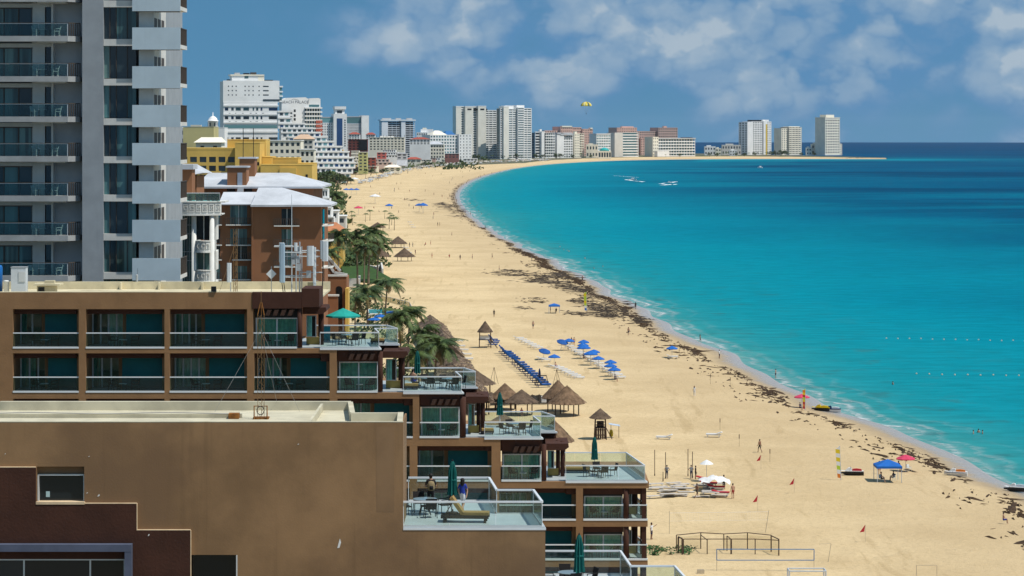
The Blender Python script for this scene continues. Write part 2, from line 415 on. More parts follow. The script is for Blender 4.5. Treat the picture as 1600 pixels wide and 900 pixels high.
# ---- sea
def sea_material():
    m = bpy.data.materials.new('sea_water'); m.use_nodes = True; t = m.node_tree; t.nodes.clear()
    out = N(t, 'ShaderNodeOutputMaterial'); p = N(t, 'ShaderNodeBsdfDiffuse'); gl = N(t, 'ShaderNodeBsdfGlossy', {'Roughness': 0.30})
    t.links.new(N(t, 'ShaderNodeMixShader', {0: 0.012, 1: p.outputs[0], 2: gl.outputs[0]}).outputs[0], out.inputs[0])
    pos = N(t, 'ShaderNodeNewGeometry').outputs['Position']
    d = N(t, 'ShaderNodeAttribute', attribute_name='shore').outputs['Fac']
    nb = N(t, 'ShaderNodeTexNoise', {'Vector': pos, 'Scale': 0.004, 'Detail': 5, 'Roughness': 0.6, 'Distortion': 0.5}).outputs['Fac']
    # water colour deepens with the bottom: distance from shore, wandering with the sandbanks
    dd = M1(t, 'MULTIPLY', d, MR(t, nb, 0.3, 0.7, 0.55, 1.5, False))
    f = M1(t, 'DIVIDE', M1(t, 'LOGARITHM', M1(t, 'MAXIMUM', dd, 1.0), 10.0), 4.0)
    c = ramp(t, f, [(0.0, (0.23, 0.31, 0.29)), (0.20, (0.105, 0.29, 0.30)), (0.34, (0.020, 0.265, 0.315)), (0.45, (0.002, 0.250, 0.325)),
                    (0.50, (0.000, 0.218, 0.302)), (0.56, (0.000, 0.176, 0.262)), (0.615, (0.000, 0.126, 0.220)), (0.68, (0.000, 0.092, 0.185)), (0.75, (0.000, 0.075, 0.168)), (0.95, (0.001, 0.058, 0.150))])
    # darker patches lie in bands across the bay
    mp = N(t, 'ShaderNodeMapping', {'Vector': pos, 'Scale': (0.0019, 0.0040, 1)})
    ng = N(t, 'ShaderNodeTexNoise', {'Vector': mp.outputs[0], 'Scale': 1.0, 'Detail': 7, 'Roughness': 0.62, 'Distortion': 0.8}).outputs['Fac']
    gm = M1(t, 'MULTIPLY', MR(t, ng, 0.47, 0.62), MR(t, d, 50.0, 380.0, 0.0, 0.80))
    c = MIX(t, gm, c, (0.001, 0.050, 0.120))
    # cloudy patches of sand and weed stirred up in the shallows
    ns = N(t, 'ShaderNodeTexNoise', {'Vector': pos, 'Scale': 0.09, 'Detail': 6, 'Roughness': 0.65}).outputs['Fac']
    c = MIX(t, M1(t, 'MULTIPLY', MR(t, ns, 0.52, 0.70), MR(t, d, 80.0, 6.0, 0.0, 0.75)), c, (0.11, 0.175, 0.185))
    # wind ripples
    mp2 = N(t, 'ShaderNodeMapping', {'Vector': pos, 'Scale': (0.10, 0.22, 1), 'Rotation': (0, 0, R(-12))})
    nr = N(t, 'ShaderNodeTexNoise', {'Vector': mp2.outputs[0], 'Scale': 1.0, 'Detail': 8, 'Roughness': 0.7}).outputs['Fac']
    k = MR(t, nr, 0.35, 0.65, 0.88, 1.11)
    c = MIX(t, 1.0, c, N(t, 'ShaderNodeCombineColor', {0: k, 1: k, 2: k}).outputs[0], 'MULTIPLY')
    c = MIX(t, 1.0, c, (0.25, 0.78, 0.80), 'MULTIPLY')
    t.links.new(c, p.inputs['Color'])
    b = N(t, 'ShaderNodeBump', {'Strength': 0.35, 'Distance': 0.6, 'Height': nr}); t.links.new(b.outputs[0], p.inputs['Normal']); t.links.new(b.outputs[0], gl.inputs['Normal'])
    return m
M_SEA = sea_material()
SEA_END = EYE * FPX / (222.4 - HZ)
rr = 1 / np.linspace(1 / 150., 1 / SEA_END, 230); aa = np.radians(np.linspace(-60, 60, 241))
V = np.array([(r * math.sin(a), r * math.cos(a), 0.0) for r in rr for a in aa]); na = len(aa)
F = [(i*na+j, i*na+j+1, (i+1)*na+j+1, (i+1)*na+j) for i in range(len(rr)-1) for j in range(na-1)]
F.append((0, na - 1, 0)) if False else None
sd_ = shore_dist(V[:, :2]); far_ = (V[:, 1] > 4350) & ((sd_ < 0) | (V[:, 0] > tip[0]))
sd_[far_] = np.abs(sd_[far_]) + 200
struct('sea', attr_mesh('sea', V, F, M_SEA, {'shore': np.maximum(sd_, 0)}))

# ---- surf: thin foam lying on the water's edge
def foam_material():
    m = bpy.data.materials.new('foam'); m.use_nodes = True; t = m.node_tree; t.nodes.clear()
    out = N(t, 'ShaderNodeOutputMaterial'); p = N(t, 'ShaderNodeBsdfPrincipled', {'Base Color': (0.62, 0.64, 0.64, 1), 'Roughness': 0.8})
    tr = N(t, 'ShaderNodeBsdfTransparent')
    pos = N(t, 'ShaderNodeNewGeometry').outputs['Position']
    d = N(t, 'ShaderNodeAttribute', attribute_name='shore').outputs['Fac']
    nl = N(t, 'ShaderNodeTexNoise', {'Vector': pos, 'Scale': 0.05, 'Detail': 3, 'Roughness': 0.6}).outputs['Fac']
    nm = N(t, 'ShaderNodeTexNoise', {'Vector': pos, 'Scale': 0.55, 'Detail': 7, 'Roughness': 0.72, 'Distortion': 1.0}).outputs['Fac']
    dw = M1(t, 'ADD', d, M1(t, 'MULTIPLY', M1(t, 'SUBTRACT', nl, 0.5), 13.0))
    dw = M1(t, 'ADD', dw, M1(t, 'MULTIPLY', M1(t, 'SUBTRACT', nm, 0.5), 4.0))
    def band(c, wd, amp): return M1(t, 'MULTIPLY', MR(t, M1(t, 'ABSOLUTE', M1(t, 'SUBTRACT', dw, c)), wd, 0.0, 0, 1), amp)
    b = M1(t, 'MAXIMUM', band(1.4, 1.5, 0.95), M1(t, 'MAXIMUM', band(5.0, 1.4, 0.40), band(10.0, 1.2, 0.08)))
    b = M1(t, 'MAXIMUM', b, MR(t, dw, 6.0, 0.0, 0.0, 0.36))
    # the surf comes in short lengths
    nq = N(t, 'ShaderNodeTexNoise', {'Vector': pos, 'Scale': 0.028, 'Detail': 3}).outputs['Fac']
    b = M1(t, 'MULTIPLY', b, MR(t, nq, 0.38, 0.60, 0.30, 1.0))
    a = M1(t, 'MULTIPLY', b, MR(t, nm, 0.36, 0.62, 0.15, 1.0))
    a = M1(t, 'MULTIPLY', a, MR(t, d, 24.0, 17.0, 0, 1), clamp=True)
    mx = N(t, 'ShaderNodeMixShader', {0: a, 1: tr.outputs[0], 2: p.outputs[0]})
    t.links.new(mx.outputs[0], out.inputs[0]); return m
V, F, A = strip([-0.6, 0.5, 1.5, 3, 5, 7, 9, 12, 15, 19, 24], lambda o: 0.06 if o > 0 else 0.12)
o = attr_mesh('surf_foam', V, F, foam_material(), {'shore': A}); tag(o, 'white surf foam breaking along the whole waterline', 'foam', kind='stuff')

# ---- rocks at the end of the point
M_ROCK = mat('rock', (0.12, 0.105, 0.085), 0.95, 0.4, 0.3)
mb = MB()
for i in range(90):
    u = random.random(); px = 1318 + 68 * u; d = random.uniform(0, 60) * (1 - .5*u)
    p = at_z(px, 248.6, 0); s = random.uniform(2, 6) * (1 - .35*u)
    mb.lathe([(s*1.2, -1), (s, s*.22), (s*.5, s*.42), (0.01, s*.48)], 7, (p.x, p.y + d, 0), jit=.25)
tag(mb.build('breakwater_rocks', M_ROCK), 'low dark rocks trailing into the sea off the far point', 'rocks', kind='stuff')

# ---- seaweed washed up along the tideline and raked into dark drifts
M_WEED = mat('seaweed', (0.060, 0.033, 0.014), 0.95, 0.5, 1.2)
M_WEED2 = mat('dry_seaweed', (0.060, 0.045, 0.032), 0.95, 0.5, 1.2)
def weed_bit(mb, x, y, z, L, wd, ang, h):
    """a ragged flat clump"""
    n = 7; vs = [(x, y, z + h)]; ca, sa = math.cos(ang), math.sin(ang)
    for j in range(n):
        q = 2 * math.pi * j / n; r = random.uniform(.55, 1.25)
        u, v = L * r * math.cos(q), wd * r * math.sin(q); vs.append((x + u*ca - v*sa, y + u*sa + v*ca, z - .02))
    mb.add(vs, [(0, j + 1, (j + 1) % n + 1) for j in range(n)])
mb = MB()
for i in range(len(SH)):
    y = SH[i][1]
    if y < 240 or y > 2300: continue
    amt = 1.0 if y < 1200 else 0.7
    clump = 0.5 + 0.5 * math.sin(y * .11) * math.sin(y * .037 + 1) + random.uniform(-.2, .2)
    for j in range(int((20 if y < 1000 else 10) * amt * max(clump - .12, .03) * (1 if y < 700 else 1.6))):
        core = (7.6 + 1.2 * math.sin(y * .05)) if y < 620 else 6.6
        o = (core if y < 900 else 5.2) + random.gauss(0, .8) + (random.choice([2.2, 4.2, 6.5]) if random.random() < (.20 if y < 900 else .08) else 0)
        p = SH[i] - NRM[i] * max(o, 2.2) + tan[i] * random.uniform(-2, 2)
        z = float(sand_z(-max(o, 2.2)))
        s = random.lognormvariate(-1.35, .6) * (1 + min(y, 900) / 1300)
        weed_bit(mb, p[0], p[1], z + .03, s * 2.2, s * .36, math.atan2(tan[i][1], tan[i][0]) + random.gauss(0, .5), random.uniform(.06, .22))
# thick fresh line between the two drifts
for k in range(850):
    u = random.random(); px = 860 + u * 185; py = 418 + u * 92 + random.gauss(0, 2.2)
    i = int(np.argmin(np.abs(SH[:, 1] - random.uniform(625, 1000)))); o = 6.8 + random.gauss(0, 1.0); q = SH[i] - NRM[i] * o + tan[i] * random.uniform(-2, 2); p = Vector((q[0], q[1], 0)); zz = float(sand_z(-o))
    s = random.lognormvariate(-.95, .5); weed_bit(mb, p.x, p.y, zz + .03, s * 1.9, s * .5, R(100) + random.gauss(0, .6), random.uniform(.1, .35))
tag(mb.build('seaweed', M_WEED), 'brown seaweed strewn in a broken line along the tideline', 'seaweed', kind='stuff')
mb = MB()
DR = [(800,427,40,3.2),(842,436,42,3.5),(870,430,40,3),(835,470,28,2.2),(905,470,22,2),(935,478,34,5),(960,488,28,4),(700,322,26,2.4),(716,330,24,2),(880,446,30,3),
      (945,492,36,2),(826,482,18,.8),(900,490,26,1.4),(985,470,16,4),(1000,500,24,2.5),(720,338,16,1.2),(640,312,30,.5),(690,318,16,1),(905,452,22,2.5),(925,462,20,2.5)]
for (cx, cy, wx, wy) in DR:
    for k in range(int(30 * (wx / 26) * max(wy, 1.0))):
        px = cx + random.gauss(0, wx * .42); py = cy + (random.choice([-1.3, -.5, .2, .9, 1.5]) + random.gauss(0, .16)) * wy + (px - cx) * .06
        py += 1.2 * math.sin(px * .5)
        p = at_z(px, py, 1.5)
        if shore_dist([(p.x, p.y)])[0] > -5: continue
        s = random.lognormvariate(-.75, .6) * (p.y / 850)
        weed_bit(mb, p.x, p.y, 1.55, s * 2.3, s * .24, random.gauss(.05, .25), random.uniform(.06, .22))
tag(mb.build('seaweed_drift', M_WEED2), 'dark dried seaweed raked into drifts across the middle of the beach', 'seaweed', kind='stuff')
# ================================================================== PEOPLE
M_SKIN = [mat('skin_a', (.42, .24, .16), .6, .05), mat('skin_b', (.24, .125, .075), .6, .05)]
M_HAIR = mat('dark_hair', (.012, .009, .007), .6, .1)
CL = {k: mat('cloth_' + k, v, .85, .1, 3.0) for k, v in dict(black=(.012,.012,.013), navy=(.015,.025,.07), white=(.66,.66,.65), blue=(.02,.045,.30), red=(.34,.03,.03), grey=(.16,.17,.18), khaki=(.25,.19,.10), green=(.05,.12,.07)).items()}
def person_mesh(pose, top, bottom, skin=0, long_hair=False, female=False, topless=False, longpants=False):
    V = []; E = []; Rr = []
    def v(p, r, par=None):
        V.append(p); Rr.append(r if isinstance(r, tuple) else (r, r))
        if par is not None: E.append((par, len(V) - 1))
        return len(V) - 1
    w_ = .9 if female else 1.0; sit = pose == 'sit'; dz = -.47 if sit else 0
    pel = v((0, .01, .95 + dz), (.15*w_ if not female else .15, .115)); sp_ = v((0, .0, 1.12 + dz), (.13*w_, .10), pel); ch = v((0, .01, 1.33 + dz), (.165*w_, .115), sp_); nk = v((0, .015, 1.49 + dz), .055*w_, ch)
    ck = v((0, -.005, 1.575 + dz), (.072, .085), nk); hd = v((0, -.005, 1.65 + dz), (.082, .10), ck); tp_ = v((0, .01, 1.735 + dz), (.06, .07), hd); v((0, -.118, 1.635 + dz), .012, hd)
    for s in (-1, 1):
        v((s*.092, .005, 1.64 + dz), .012, hd)
        sh = v((s*.175*w_, .01, 1.425 + dz), .062*w_, ch)
        if pose == 'hold': el, wr = (s*.25, .02, 1.16 + dz), (s*.16, -.24, 1.14 + dz)
        elif pose == 'walk': el, wr = (s*.235, .05*s, 1.15 + dz), (s*.25, -.10*s - .04, .94 + dz)
        elif pose == 'hips': el, wr = (s*.36, .06, 1.18 + dz), (s*.20, -.04, 1.03 + dz)
        elif pose == 'arm' and s > 0: el, wr = (.40, -.08, 1.30), (.58, -.18, 1.42)
        elif sit: el, wr = (s*.24, -.08, 1.16 + dz), (s*.17, -.30, 1.06 + dz)
        else: el, wr = (s*.235, .02, 1.15), (s*.25, -.05, .92)
        e = v(el, .042*w_, sh); wt = v(wr, .030*w_, e); d = (Vector(wr) - Vector(el)).normalized(); sd = Vector((0, 1, 0)) if abs(d.y) < .8 else Vector((1, 0, 0)); pm = v(tuple(Vector(wr) + d*.07), (.034, .022), wt)
        for k, (off, L) in enumerate(((-.030, .075), (-.010, .085), (.011, .08), (.030, .062))):
            a = v(tuple(Vector(wr) + d*.115 + sd*off), .0095, pm); v(tuple(Vector(wr) + d*(.115 + L*.8) + sd*off + Vector((-s*.018, -.01, 0))), .0085, a)
        a = v(tuple(Vector(wr) + d*.055 - sd*.045), .0105, pm); v(tuple(Vector(wr) + d*.095 - sd*.062), .009, a)
        hp = v((s*.088, .005, .90 + dz), .098 if not female else .102, pel)
        if sit: kn, an, to = (s*.11, -.42, .48), (s*.11, -.44, .09), (s*.11, -.58, .04)
        elif pose == 'walk': kn, an, to = (s*.09, -.06 - .13*s, .50), (s*.09, .02 - .24*s + (.12 if s < 0 else 0), .10), (s*.09, -.14 - .24*s + (.12 if s < 0 else 0), .035)
        else: kn, an, to = (s*.10, -.015, .50), (s*.105, .03, .09), (s*.12, -.13, .035)
        k_ = v(kn, .058, hp); cf = v(tuple(Vector(kn).lerp(Vector(an), .35) + Vector((0, .02, 0))), .054, k_); an_ = v(an, .038, cf); v(to, (.042, .028), an_); v(tuple(Vector(an) + Vector((0, .05, -.05))), .034, an_)
    me = bpy.data.meshes.new('body'); me.from_pydata(V, E, []); o = bpy.data.objects.new('body_tmp', me); C.objects.link(o)
    md = o.modifiers.new('s', 'SKIN'); md.use_smooth_shade = True; sv = me.skin_vertices[0].data
    for i, r in enumerate(Rr): sv[i].radius = r; sv[i].use_root = (i == 0)
    o.modifiers.new('u', 'SUBSURF').levels = 1; o.modifiers['u'].render_levels = 1
    dg = bpy.context.evaluated_depsgraph_get(); dg.update(); m2 = bpy.data.meshes.new_from_object(o.evaluated_get(dg)); bpy.data.objects.remove(o)
    m2.materials.clear(); sk = M_SKIN[skin]
    for m in (sk, CL.get(top, sk), CL[bottom], M_HAIR): m2.materials.append(m)
    for p in m2.polygons:
        c = p.center; z = c.z - dz; ax_ = abs(c.x)
        if z > 1.66 + (0 if c.y > 0 else .04 * (1 if c.y > -.06 else 1.4)) or (z > 1.56 and c.y > .045 and ax_ < .12): p.material_index = 3
        elif not topless and .98 < z < 1.465 and (ax_ < .20 or (z > 1.24 and ax_ < .30 and c.y > -.12)): p.material_index = 1
        elif (.56 if not longpants else .10) < z < .985 and ax_ < .205 and not sit: p.material_index = 2
        elif sit and c.z < .60 and c.y > -.36 and ax_ < .2: p.material_index = 2
        elif female and topless and 1.22 < z < 1.36 and ax_ < .19: p.material_index = 2
        else: p.material_index = 0
    m2.polygons.foreach_set('use_smooth', [True] * len(m2.polygons))
    return m2
def hair_mesh(kind, dz=0):
    mb = MB()
    if kind == 'long': mb.lathe([(.01,1.755),(.085,1.73),(.108,1.66),(.105,1.56),(.11,1.46),(.085,1.38),(.03,1.34)], 12, (0, .025, dz), sy=.95)
    else: mb.lathe([(.01,1.77),(.06,1.755),(.092,1.71),(.098,1.66),(.09,1.64)], 12, (0, .012, dz), sy=1.12)
    return mb
PP = {}
def proto(key, *a, hair='short', **k):
    r = bpy.data.objects.new('person', person_mesh(*a, **k)); C.objects.link(r); r['category'] = 'person'; hair_mesh(hair, -.47 if a[0] == 'sit' else 0).build('hair', M_HAIR, r, True); PP[key] = r
proto('man_shorts', 'stand', None, 'navy', topless=True); proto('man_walk', 'walk', None, 'black', skin=1, topless=True); proto('man_dressed', 'hips', 'grey', 'navy', longpants=True); proto('man_black', 'stand', 'black', 'black', skin=1)
proto('woman_suit', 'walk', None, 'black', female=True, topless=True, hair='long'); proto('woman_white', 'walk', 'white', 'white', female=True, longpants=True, hair='long'); proto('man_red', 'stand', None, 'red', topless=True); proto('sit_dark', 'sit', 'navy', 'black'); proto('sit_red', 'sit', 'red', 'grey', skin=1); proto('sit_skin', 'sit', None, 'blue', topless=True); proto('man_arm', 'arm', 'white', 'navy', skin=1)
PM_MAN = person_mesh('hold', 'black', 'black', skin=0); PM_WOMAN = person_mesh('walk', 'blue', 'white', skin=0, female=True)
# ================================================================== NEAR HOTELS
M_BROWN = mat('brown_stucco', (0.270, 0.150, 0.070), 0.92, 0.14, 0.5, bump=0.25, bscale=9, streak=0.22)
M_BROWN_NEAR = mat('brown_render', (0.270, 0.160, 0.078), 0.95, 0.28, 0.20, bump=0.10, bscale=11, streak=0.42, var2=((0.190, 0.112, 0.058), 0.14, 0.47, 0.66))
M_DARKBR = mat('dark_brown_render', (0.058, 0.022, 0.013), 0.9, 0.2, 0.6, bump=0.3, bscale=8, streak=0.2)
M_DARKWOOD = mat('dark_timber', (0.050, 0.024, 0.015), 0.75, 0.3, 2.0)
M_TEAL = mat('teal_wall', (0.004, 0.10, 0.105), 0.7, 0.15, 1.0)
M_CREAM = mat('cream_roof', (0.62, 0.55, 0.37), 0.9, 0.22, 0.5, var2=((0.36, 0.31, 0.19), 0.35, 0.56, 0.70), streak=0.3)
M_WHITE = mat('white_paint', (0.74, 0.74, 0.71), 0.6, 0.10, 1.0, streak=0.12)
M_RAIL = mat('white_rail', (0.66, 0.69, 0.70), 0.35, 0.03, 2.0, spec=0.5)
M_TILE = mat('terrace_tile', (0.43, 0.475, 0.485), 0.35, 0.10, 0.8)
M_FRAME = mat('aluminium', (0.55, 0.57, 0.56), 0.4, 0.05, 2.0, spec=0.5)
M_BLUEGREY = mat('blue_grey_steel', (0.085, 0.10, 0.15), 0.6, 0.15, 1.0)
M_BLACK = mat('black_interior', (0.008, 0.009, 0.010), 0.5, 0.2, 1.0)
M_INNER = mat('room_wall', (0.16, 0.135, 0.11), 0.8, 0.1, 1.0)
M_RUST = mat('rust', (0.26, 0.105, 0.022), 0.9, 0.4, 3.0)
M_MAST = mat('mast_paint', (0.22, 0.125, 0.05), 0.8, 0.35, 2.5)
M_WIRE = mat('wire', (0.30, 0.29, 0.27), 0.6, 0.0)
M_YEL = mat('mustard_wall', (0.42, 0.30, 0.085), 0.85, 0.1, 1.0)
M_CURT = mat('green_curtain', (0.26, 0.62, 0.53), 0.85, 0.2, 3.0)
M_CURT_W = mat('pale_curtain', (0.55, 0.66, 0.60), 0.85, 0.2, 3.0)
M_CURT_D = mat('dim_curtain', (0.14, 0.36, 0.32), 0.85, 0.2, 3.0)
G_RAIL = glass_mat('rail_glass', (0.86, 0.94, 0.92), 0.07, 0.022)
G_RAIL_D = glass_mat('tinted_rail_glass', (0.60, 0.74, 0.73), 0.08, 0.015)
G_DOOR = glass_mat('door_glass', (0.80, 0.92, 0.88), 0.10, 0.02)
G_DARK = dark_glass('dark_window_glass', (0.012, 0.017, 0.020))
M_TEALFAB = mat('teal_canvas', (0.003, 0.105, 0.092), 0.85, 0.12, 2.0)
M_WICKER = mat('dark_wicker', (0.014, 0.012, 0.011), 0.7, 0.3, 12.0)
M_TAN = mat('tan_cushion', (0.30, 0.19, 0.065), 0.9, 0.12, 3.0)
M_TABGLASS = mat('table_top', (0.20, 0.26, 0.27), 0.12, 0.0, spec=0.6)
M_LAMP = mat('ceiling_lamp', (0.75, 0.75, 0.70), 0.5, 0.0)

def seg_box(mb, p, q, t, z0, z1):
    """upright slab along p->q, t thick"""
    d = Vector((q[0]-p[0], q[1]-p[1])); d.normalize(); n = Vector((-d.y, d.x)) * t / 2
    return mb.prism([(p[0]-n.x, p[1]-n.y), (p[0]+n.x, p[1]+n.y), (q[0]+n.x, q[1]+n.y), (q[0]-n.x, q[1]-n.y)][::-1], z0, z1)
def railing(root, pts, z0, h=1.05, glass=None, pane=1.55, rw=0.045, base=True, posts=True):
    for a, b in zip(pts, pts[1:]):
        L = math.dist(a, b); k = max(1, round(L / pane))
        tr_ = seg_box(MB(), a, b, rw * 2, z0 + h - 0.05, z0 + h + 0.03).build('railing', M_RAIL, root)
        for i in range(k):
            p = [a[j] + (b[j]-a[j]) * (i/k) for j in (0, 1)]; q = [a[j] + (b[j]-a[j]) * ((i+1)/k) for j in (0, 1)]
            g = 0.012 / max(L / k, .1)
            p2 = [p[j] + (q[j]-p[j]) * g for j in (0, 1)]; q2 = [q[j] - (q[j]-p[j]) * g for j in (0, 1)]
            seg_box(MB(), p2, q2, 0.014, z0 + 0.06, z0 + h - 0.05).build('glass_panel', glass or G_RAIL, tr_)
        if base: seg_box(MB(), a, b, 0.04, z0 + 0.002, z0 + 0.045).build('base_rail', M_FRAME, tr_)
    for p in pts if posts else (): MB().tube([(p[0], p[1], z0), (p[0], p[1], z0 + h - .05)], 0.02, 6).build('rail_post', M_RAIL, root)
def curtain(root, x0, x1, y, z0, z1, m=None, n=None):
    """hanging cloth with folds"""
    n = n or max(8, int((x1 - x0) / 0.09)); vs = []; fs = []
    for i in range(n + 1):
        u = i / n; yy = y + 0.05 * math.sin(i * 1.9) + random.uniform(-.02, .02)
        vs += [(x0 + (x1-x0)*u, yy, z0), (x0 + (x1-x0)*u, yy + .01, z1)]
    for i in range(n): fs.append((2*i, 2*i+2, 2*i+3, 2*i+1))
    return MB().add(vs, fs).build('curtain', m or M_CURT, root)
def glazed_door(root, x0, x1, y, z0, z1, leaves=2, curt=(0, 1), m=None, frame=None, t=0.055):
    """sliding glass doors in a light frame, with curtains behind"""
    fm = frame or M_FRAME
    W_ = (x1 - x0) / leaves
    root = piece('sliding_door', fm, x0, x1, y - .038, y + .038, z1 - .09, z1, root)
    for i in range(leaves + 1):
        xx = x0 + W_ * i
        piece('door_stile', fm, xx - t, xx + t, y - .04, y + .04, z0, z1, root)
    for i in range(leaves):
        piece('door_pane', G_DOOR, x0 + W_*i + t, x0 + W_*(i+1) - t, y - .01, y + .01, z0 + .03, z1 - .09, root)
    if curt: curtain(root, x0 + (x1-x0)*curt[0], x0 + (x1-x0)*curt[1], y + .12, z0, z1, m)

# ------------------------------------------------------------------ furniture prototypes (origin at the floor)
def make_chair():
    r = thing('terrace_chair', None, 'chair', local=True)
    mb = MB().box(-.25, .25, -.24, .24, .40, .45); mb.build('seat', M_WICKER, r)
    mb = MB().add([(-.25,.22,.45),(.25,.22,.45),(.27,.32,.90),(-.27,.32,.90),(-.25,.26,.45),(.25,.26,.45),(.27,.36,.90),(-.27,.36,.90)],
                  [(0,1,2,3),(7,6,5,4),(0,4,5,1),(1,5,6,2),(2,6,7,3),(3,7,4,0)]); mb.build('backrest', M_WICKER, r)
    for sx in (-1, 1):
        MB().tube([(sx*.25,-.24,.66),(sx*.27,.26,.68)], .022, 5).build('armrest', M_WICKER, r)
        for sy in (-1, 1): MB().tube([(sx*.27,sy*.25,0),(sx*.24,sy*.23,.42 if sy > 0 else .66)], .02, 5).build('leg', M_WICKER, r)
    return r
def make_table():
    r = thing('dining_table', None, 'table', local=True)
    MB().lathe([(.52,.70),(.55,.715),(.55,.735),(.52,.745)], 20).build('table_top', M_TABGLASS, r)
    for a in range(4):
        q = a*math.pi/2 + .6
        MB().tube([(.36*math.cos(q),.36*math.sin(q),0),(.22*math.cos(q),.22*math.sin(q),.4),(.40*math.cos(q),.40*math.sin(q),.70)], .024, 6).build('leg', M_WICKER, r)
    MB().lathe([(.22,.38),(.24,.40),(.22,.42)], 12).build('leg_ring', M_WICKER, r)
    return r
def make_side_table():
    r = thing('side_table', None, 'table', local=True)
    MB().box(-.26,.26,-.26,.26,.46,.49).build('table_top', M_RAIL, r)
    for sx in (-1,1):
        for sy in (-1,1): MB().tube([(sx*.22,sy*.22,0),(sx*.22,sy*.22,.46)], .018, 5).build('leg', M_WICKER, r)
    return r
def make_umbrella(h=2.5, m=None):
    r = thing('closed_umbrella', None, 'umbrella', local=True)
    MB().lathe([(.28,0),(.28,.06),(.05,.10),(.04,.2)], 14).build('base', M_WICKER, r)
    MB().tube([(0,0,.1),(0,0,h)], .024, 8).build('pole', M_RAIL, r)
    # furled canvas: pleats gathered by a strap
    n = 20; prof = [(.06,h),(.10,h-.12),(.15,h-.5),(.17,h-.95),(.185,h-1.35),(.21,h-1.62)]
    vs = []; fs = []
    for i,(rad,z) in enumerate(prof):
        for j in range(n):
            q = 2*math.pi*j/n; k = 1 + (.30 if j % 2 else -.22) * min(1, i / 2) + random.uniform(-.05,.05)
            vs.append((rad*k*math.cos(q), rad*k*math.sin(q), z + (random.uniform(-.06,.03) if i == len(prof)-1 else 0)))
    for i in range(len(prof)-1):
        for j in range(n): fs.append(((i+1)*n+j, (i+1)*n+(j+1)%n, i*n+(j+1)%n, i*n+j))
    fs.append(tuple(range(n)))
    cn = MB().add(vs, fs).build('canopy', m or M_TEALFAB, r)
    MB().lathe([(.165,h-.95),(.20,h-.93),(.20,h-.87),(.165,h-.85)], 12).build('strap', m or M_TEALFAB, cn)
    MB().lathe([(.03,h),(.04,h+.04),(.01,h+.10)], 8).build('finial', M_WICKER, r)
    return r
def make_chaise():
    r = thing('terrace_lounger', None, 'lounger', local=True)
    # along +x: foot end at +x, raised back at -x
    MB().box(-1.0, 1.0, -.33, -.27, .18, .32).build('side_rail', M_WICKER, r); MB().box(-1.0, 1.0, .27, .33, .18, .32).build('side_rail', M_WICKER, r)
    MB().box(-.98, .98, -.27, .27, .24, .29).build('bed', M_WICKER, r)
    for x in (-.85, .85):
        for y in (-.3, .3): MB().box(x-.05, x+.05, y-.032, y+.032, 0, .18).build('leg', M_WICKER, r)
    MB().prism_y([(-.12,.32),(1.0,.32),(1.0,.44),(-.12,.44)], -.28, .28).build('seat_cushion', M_TAN, r)
    MB().prism_y([(-.16,.32),(-.04,.40),(-.52,1.08),(-.64,1.00)], -.28, .28).build('back_cushion', M_TAN, r)
    MB().tube([(-.50,-.25,.85),(-.85,-.25,.30)], .02, 5).build('prop', M_WICKER, r); MB().tube([(-.50,.25,.85),(-.85,.25,.30)], .02, 5).build('prop', M_WICKER, r)
    return r
P_CHAIR, P_TABLE, P_SIDE, P_UMB, P_CHAISE = make_chair(), make_table(), make_side_table(), make_umbrella(), make_chaise()
def dining(x, y, z, where, group, nch=4, rot=0.3, rad=.78):
    place(P_TABLE, (x, y, z), rot, 1, 'round glass dining table ' + where, 'terrace dining tables')
    names = ['behind', 'left of', 'before', 'right of']
    for k in range(nch):
        q = rot + math.pi/2 + k * math.pi / 2
        place(P_CHAIR, (x + rad*math.cos(q), y + rad*math.sin(q), z), q - math.pi/2 + random.uniform(-.2,.2), 1,
              'dark wicker chair %s the table %s' % (names[k], where), group)

# ------------------------------------------------------------------ terraced hotel, 180 m away
HD = 180.0
def hx(px): return px_x(px, HD)
def hz(py): return py_z(py, HD)
def skew(x, y): return x - 0.13 * (y - HD)
hotel = thing('terraced_hotel', 'brown hotel with teal balconies stepping down in terraces to the beach', 'hotel', (hx(400), HD + 6, 1.5))
BASE = [543, 612, 683, 751, 812, 874, 937]; TOP = [483, 552, 623, 697, 763, 823, 886]
BAYS = [[(20,123),(134,257),(265,386)], [(20,123),(134,257),(265,386),(397,515)], [(20,123),(134,257),(265,386),(397,515),(527,645)],
        [(527,640),(652,768)], [(652,768),(780,900)], [(780,900)], [(780,900)]]
ENDX = [395, 526, 655, 782, 911, 911, 911]      # where the glazed end unit begins in each row
BACK = 3.0
rown = ['top', 'second', 'third', 'fourth', 'fifth', 'sixth', 'seventh']
coln = {20: 'far left', 134: 'second', 265: 'third', 397: 'fourth', 527: 'fifth', 652: 'sixth', 780: 'seventh'}
# roof
piece('fascia', M_BROWN, hx(-60), hx(394), HD, HD + .35, hz(483), hz(457), hotel)
zt = hz(457)
piece('roof_slab', M_CREAM, hx(-60), hx(498), HD + .36, HD + 11.4, hz(470), zt - .45, hotel)
piece('parapet', M_CREAM, hx(-60), hx(498), HD + 11.2, HD + 11.5, zt - .44, zt + .1, hotel)
for px in (188, 248, 315): piece('parapet_rib', M_CREAM, px_x(px, HD+11), px_x(px, HD+11) + .12, HD + 10.6, HD + 11.19, zt - .44, zt + .06, hotel)
piece('parapet_cap', M_CREAM, hx(-60), hx(394), HD + .02, HD + .32, zt + .002, zt + .05, hotel)
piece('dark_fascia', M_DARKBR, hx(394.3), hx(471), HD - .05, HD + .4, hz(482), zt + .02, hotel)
piece('dark_fascia', M_DARKBR, hx(471.3), hx(499), HD - .02, HD + 3.5, hz(480), hz(451), hotel)
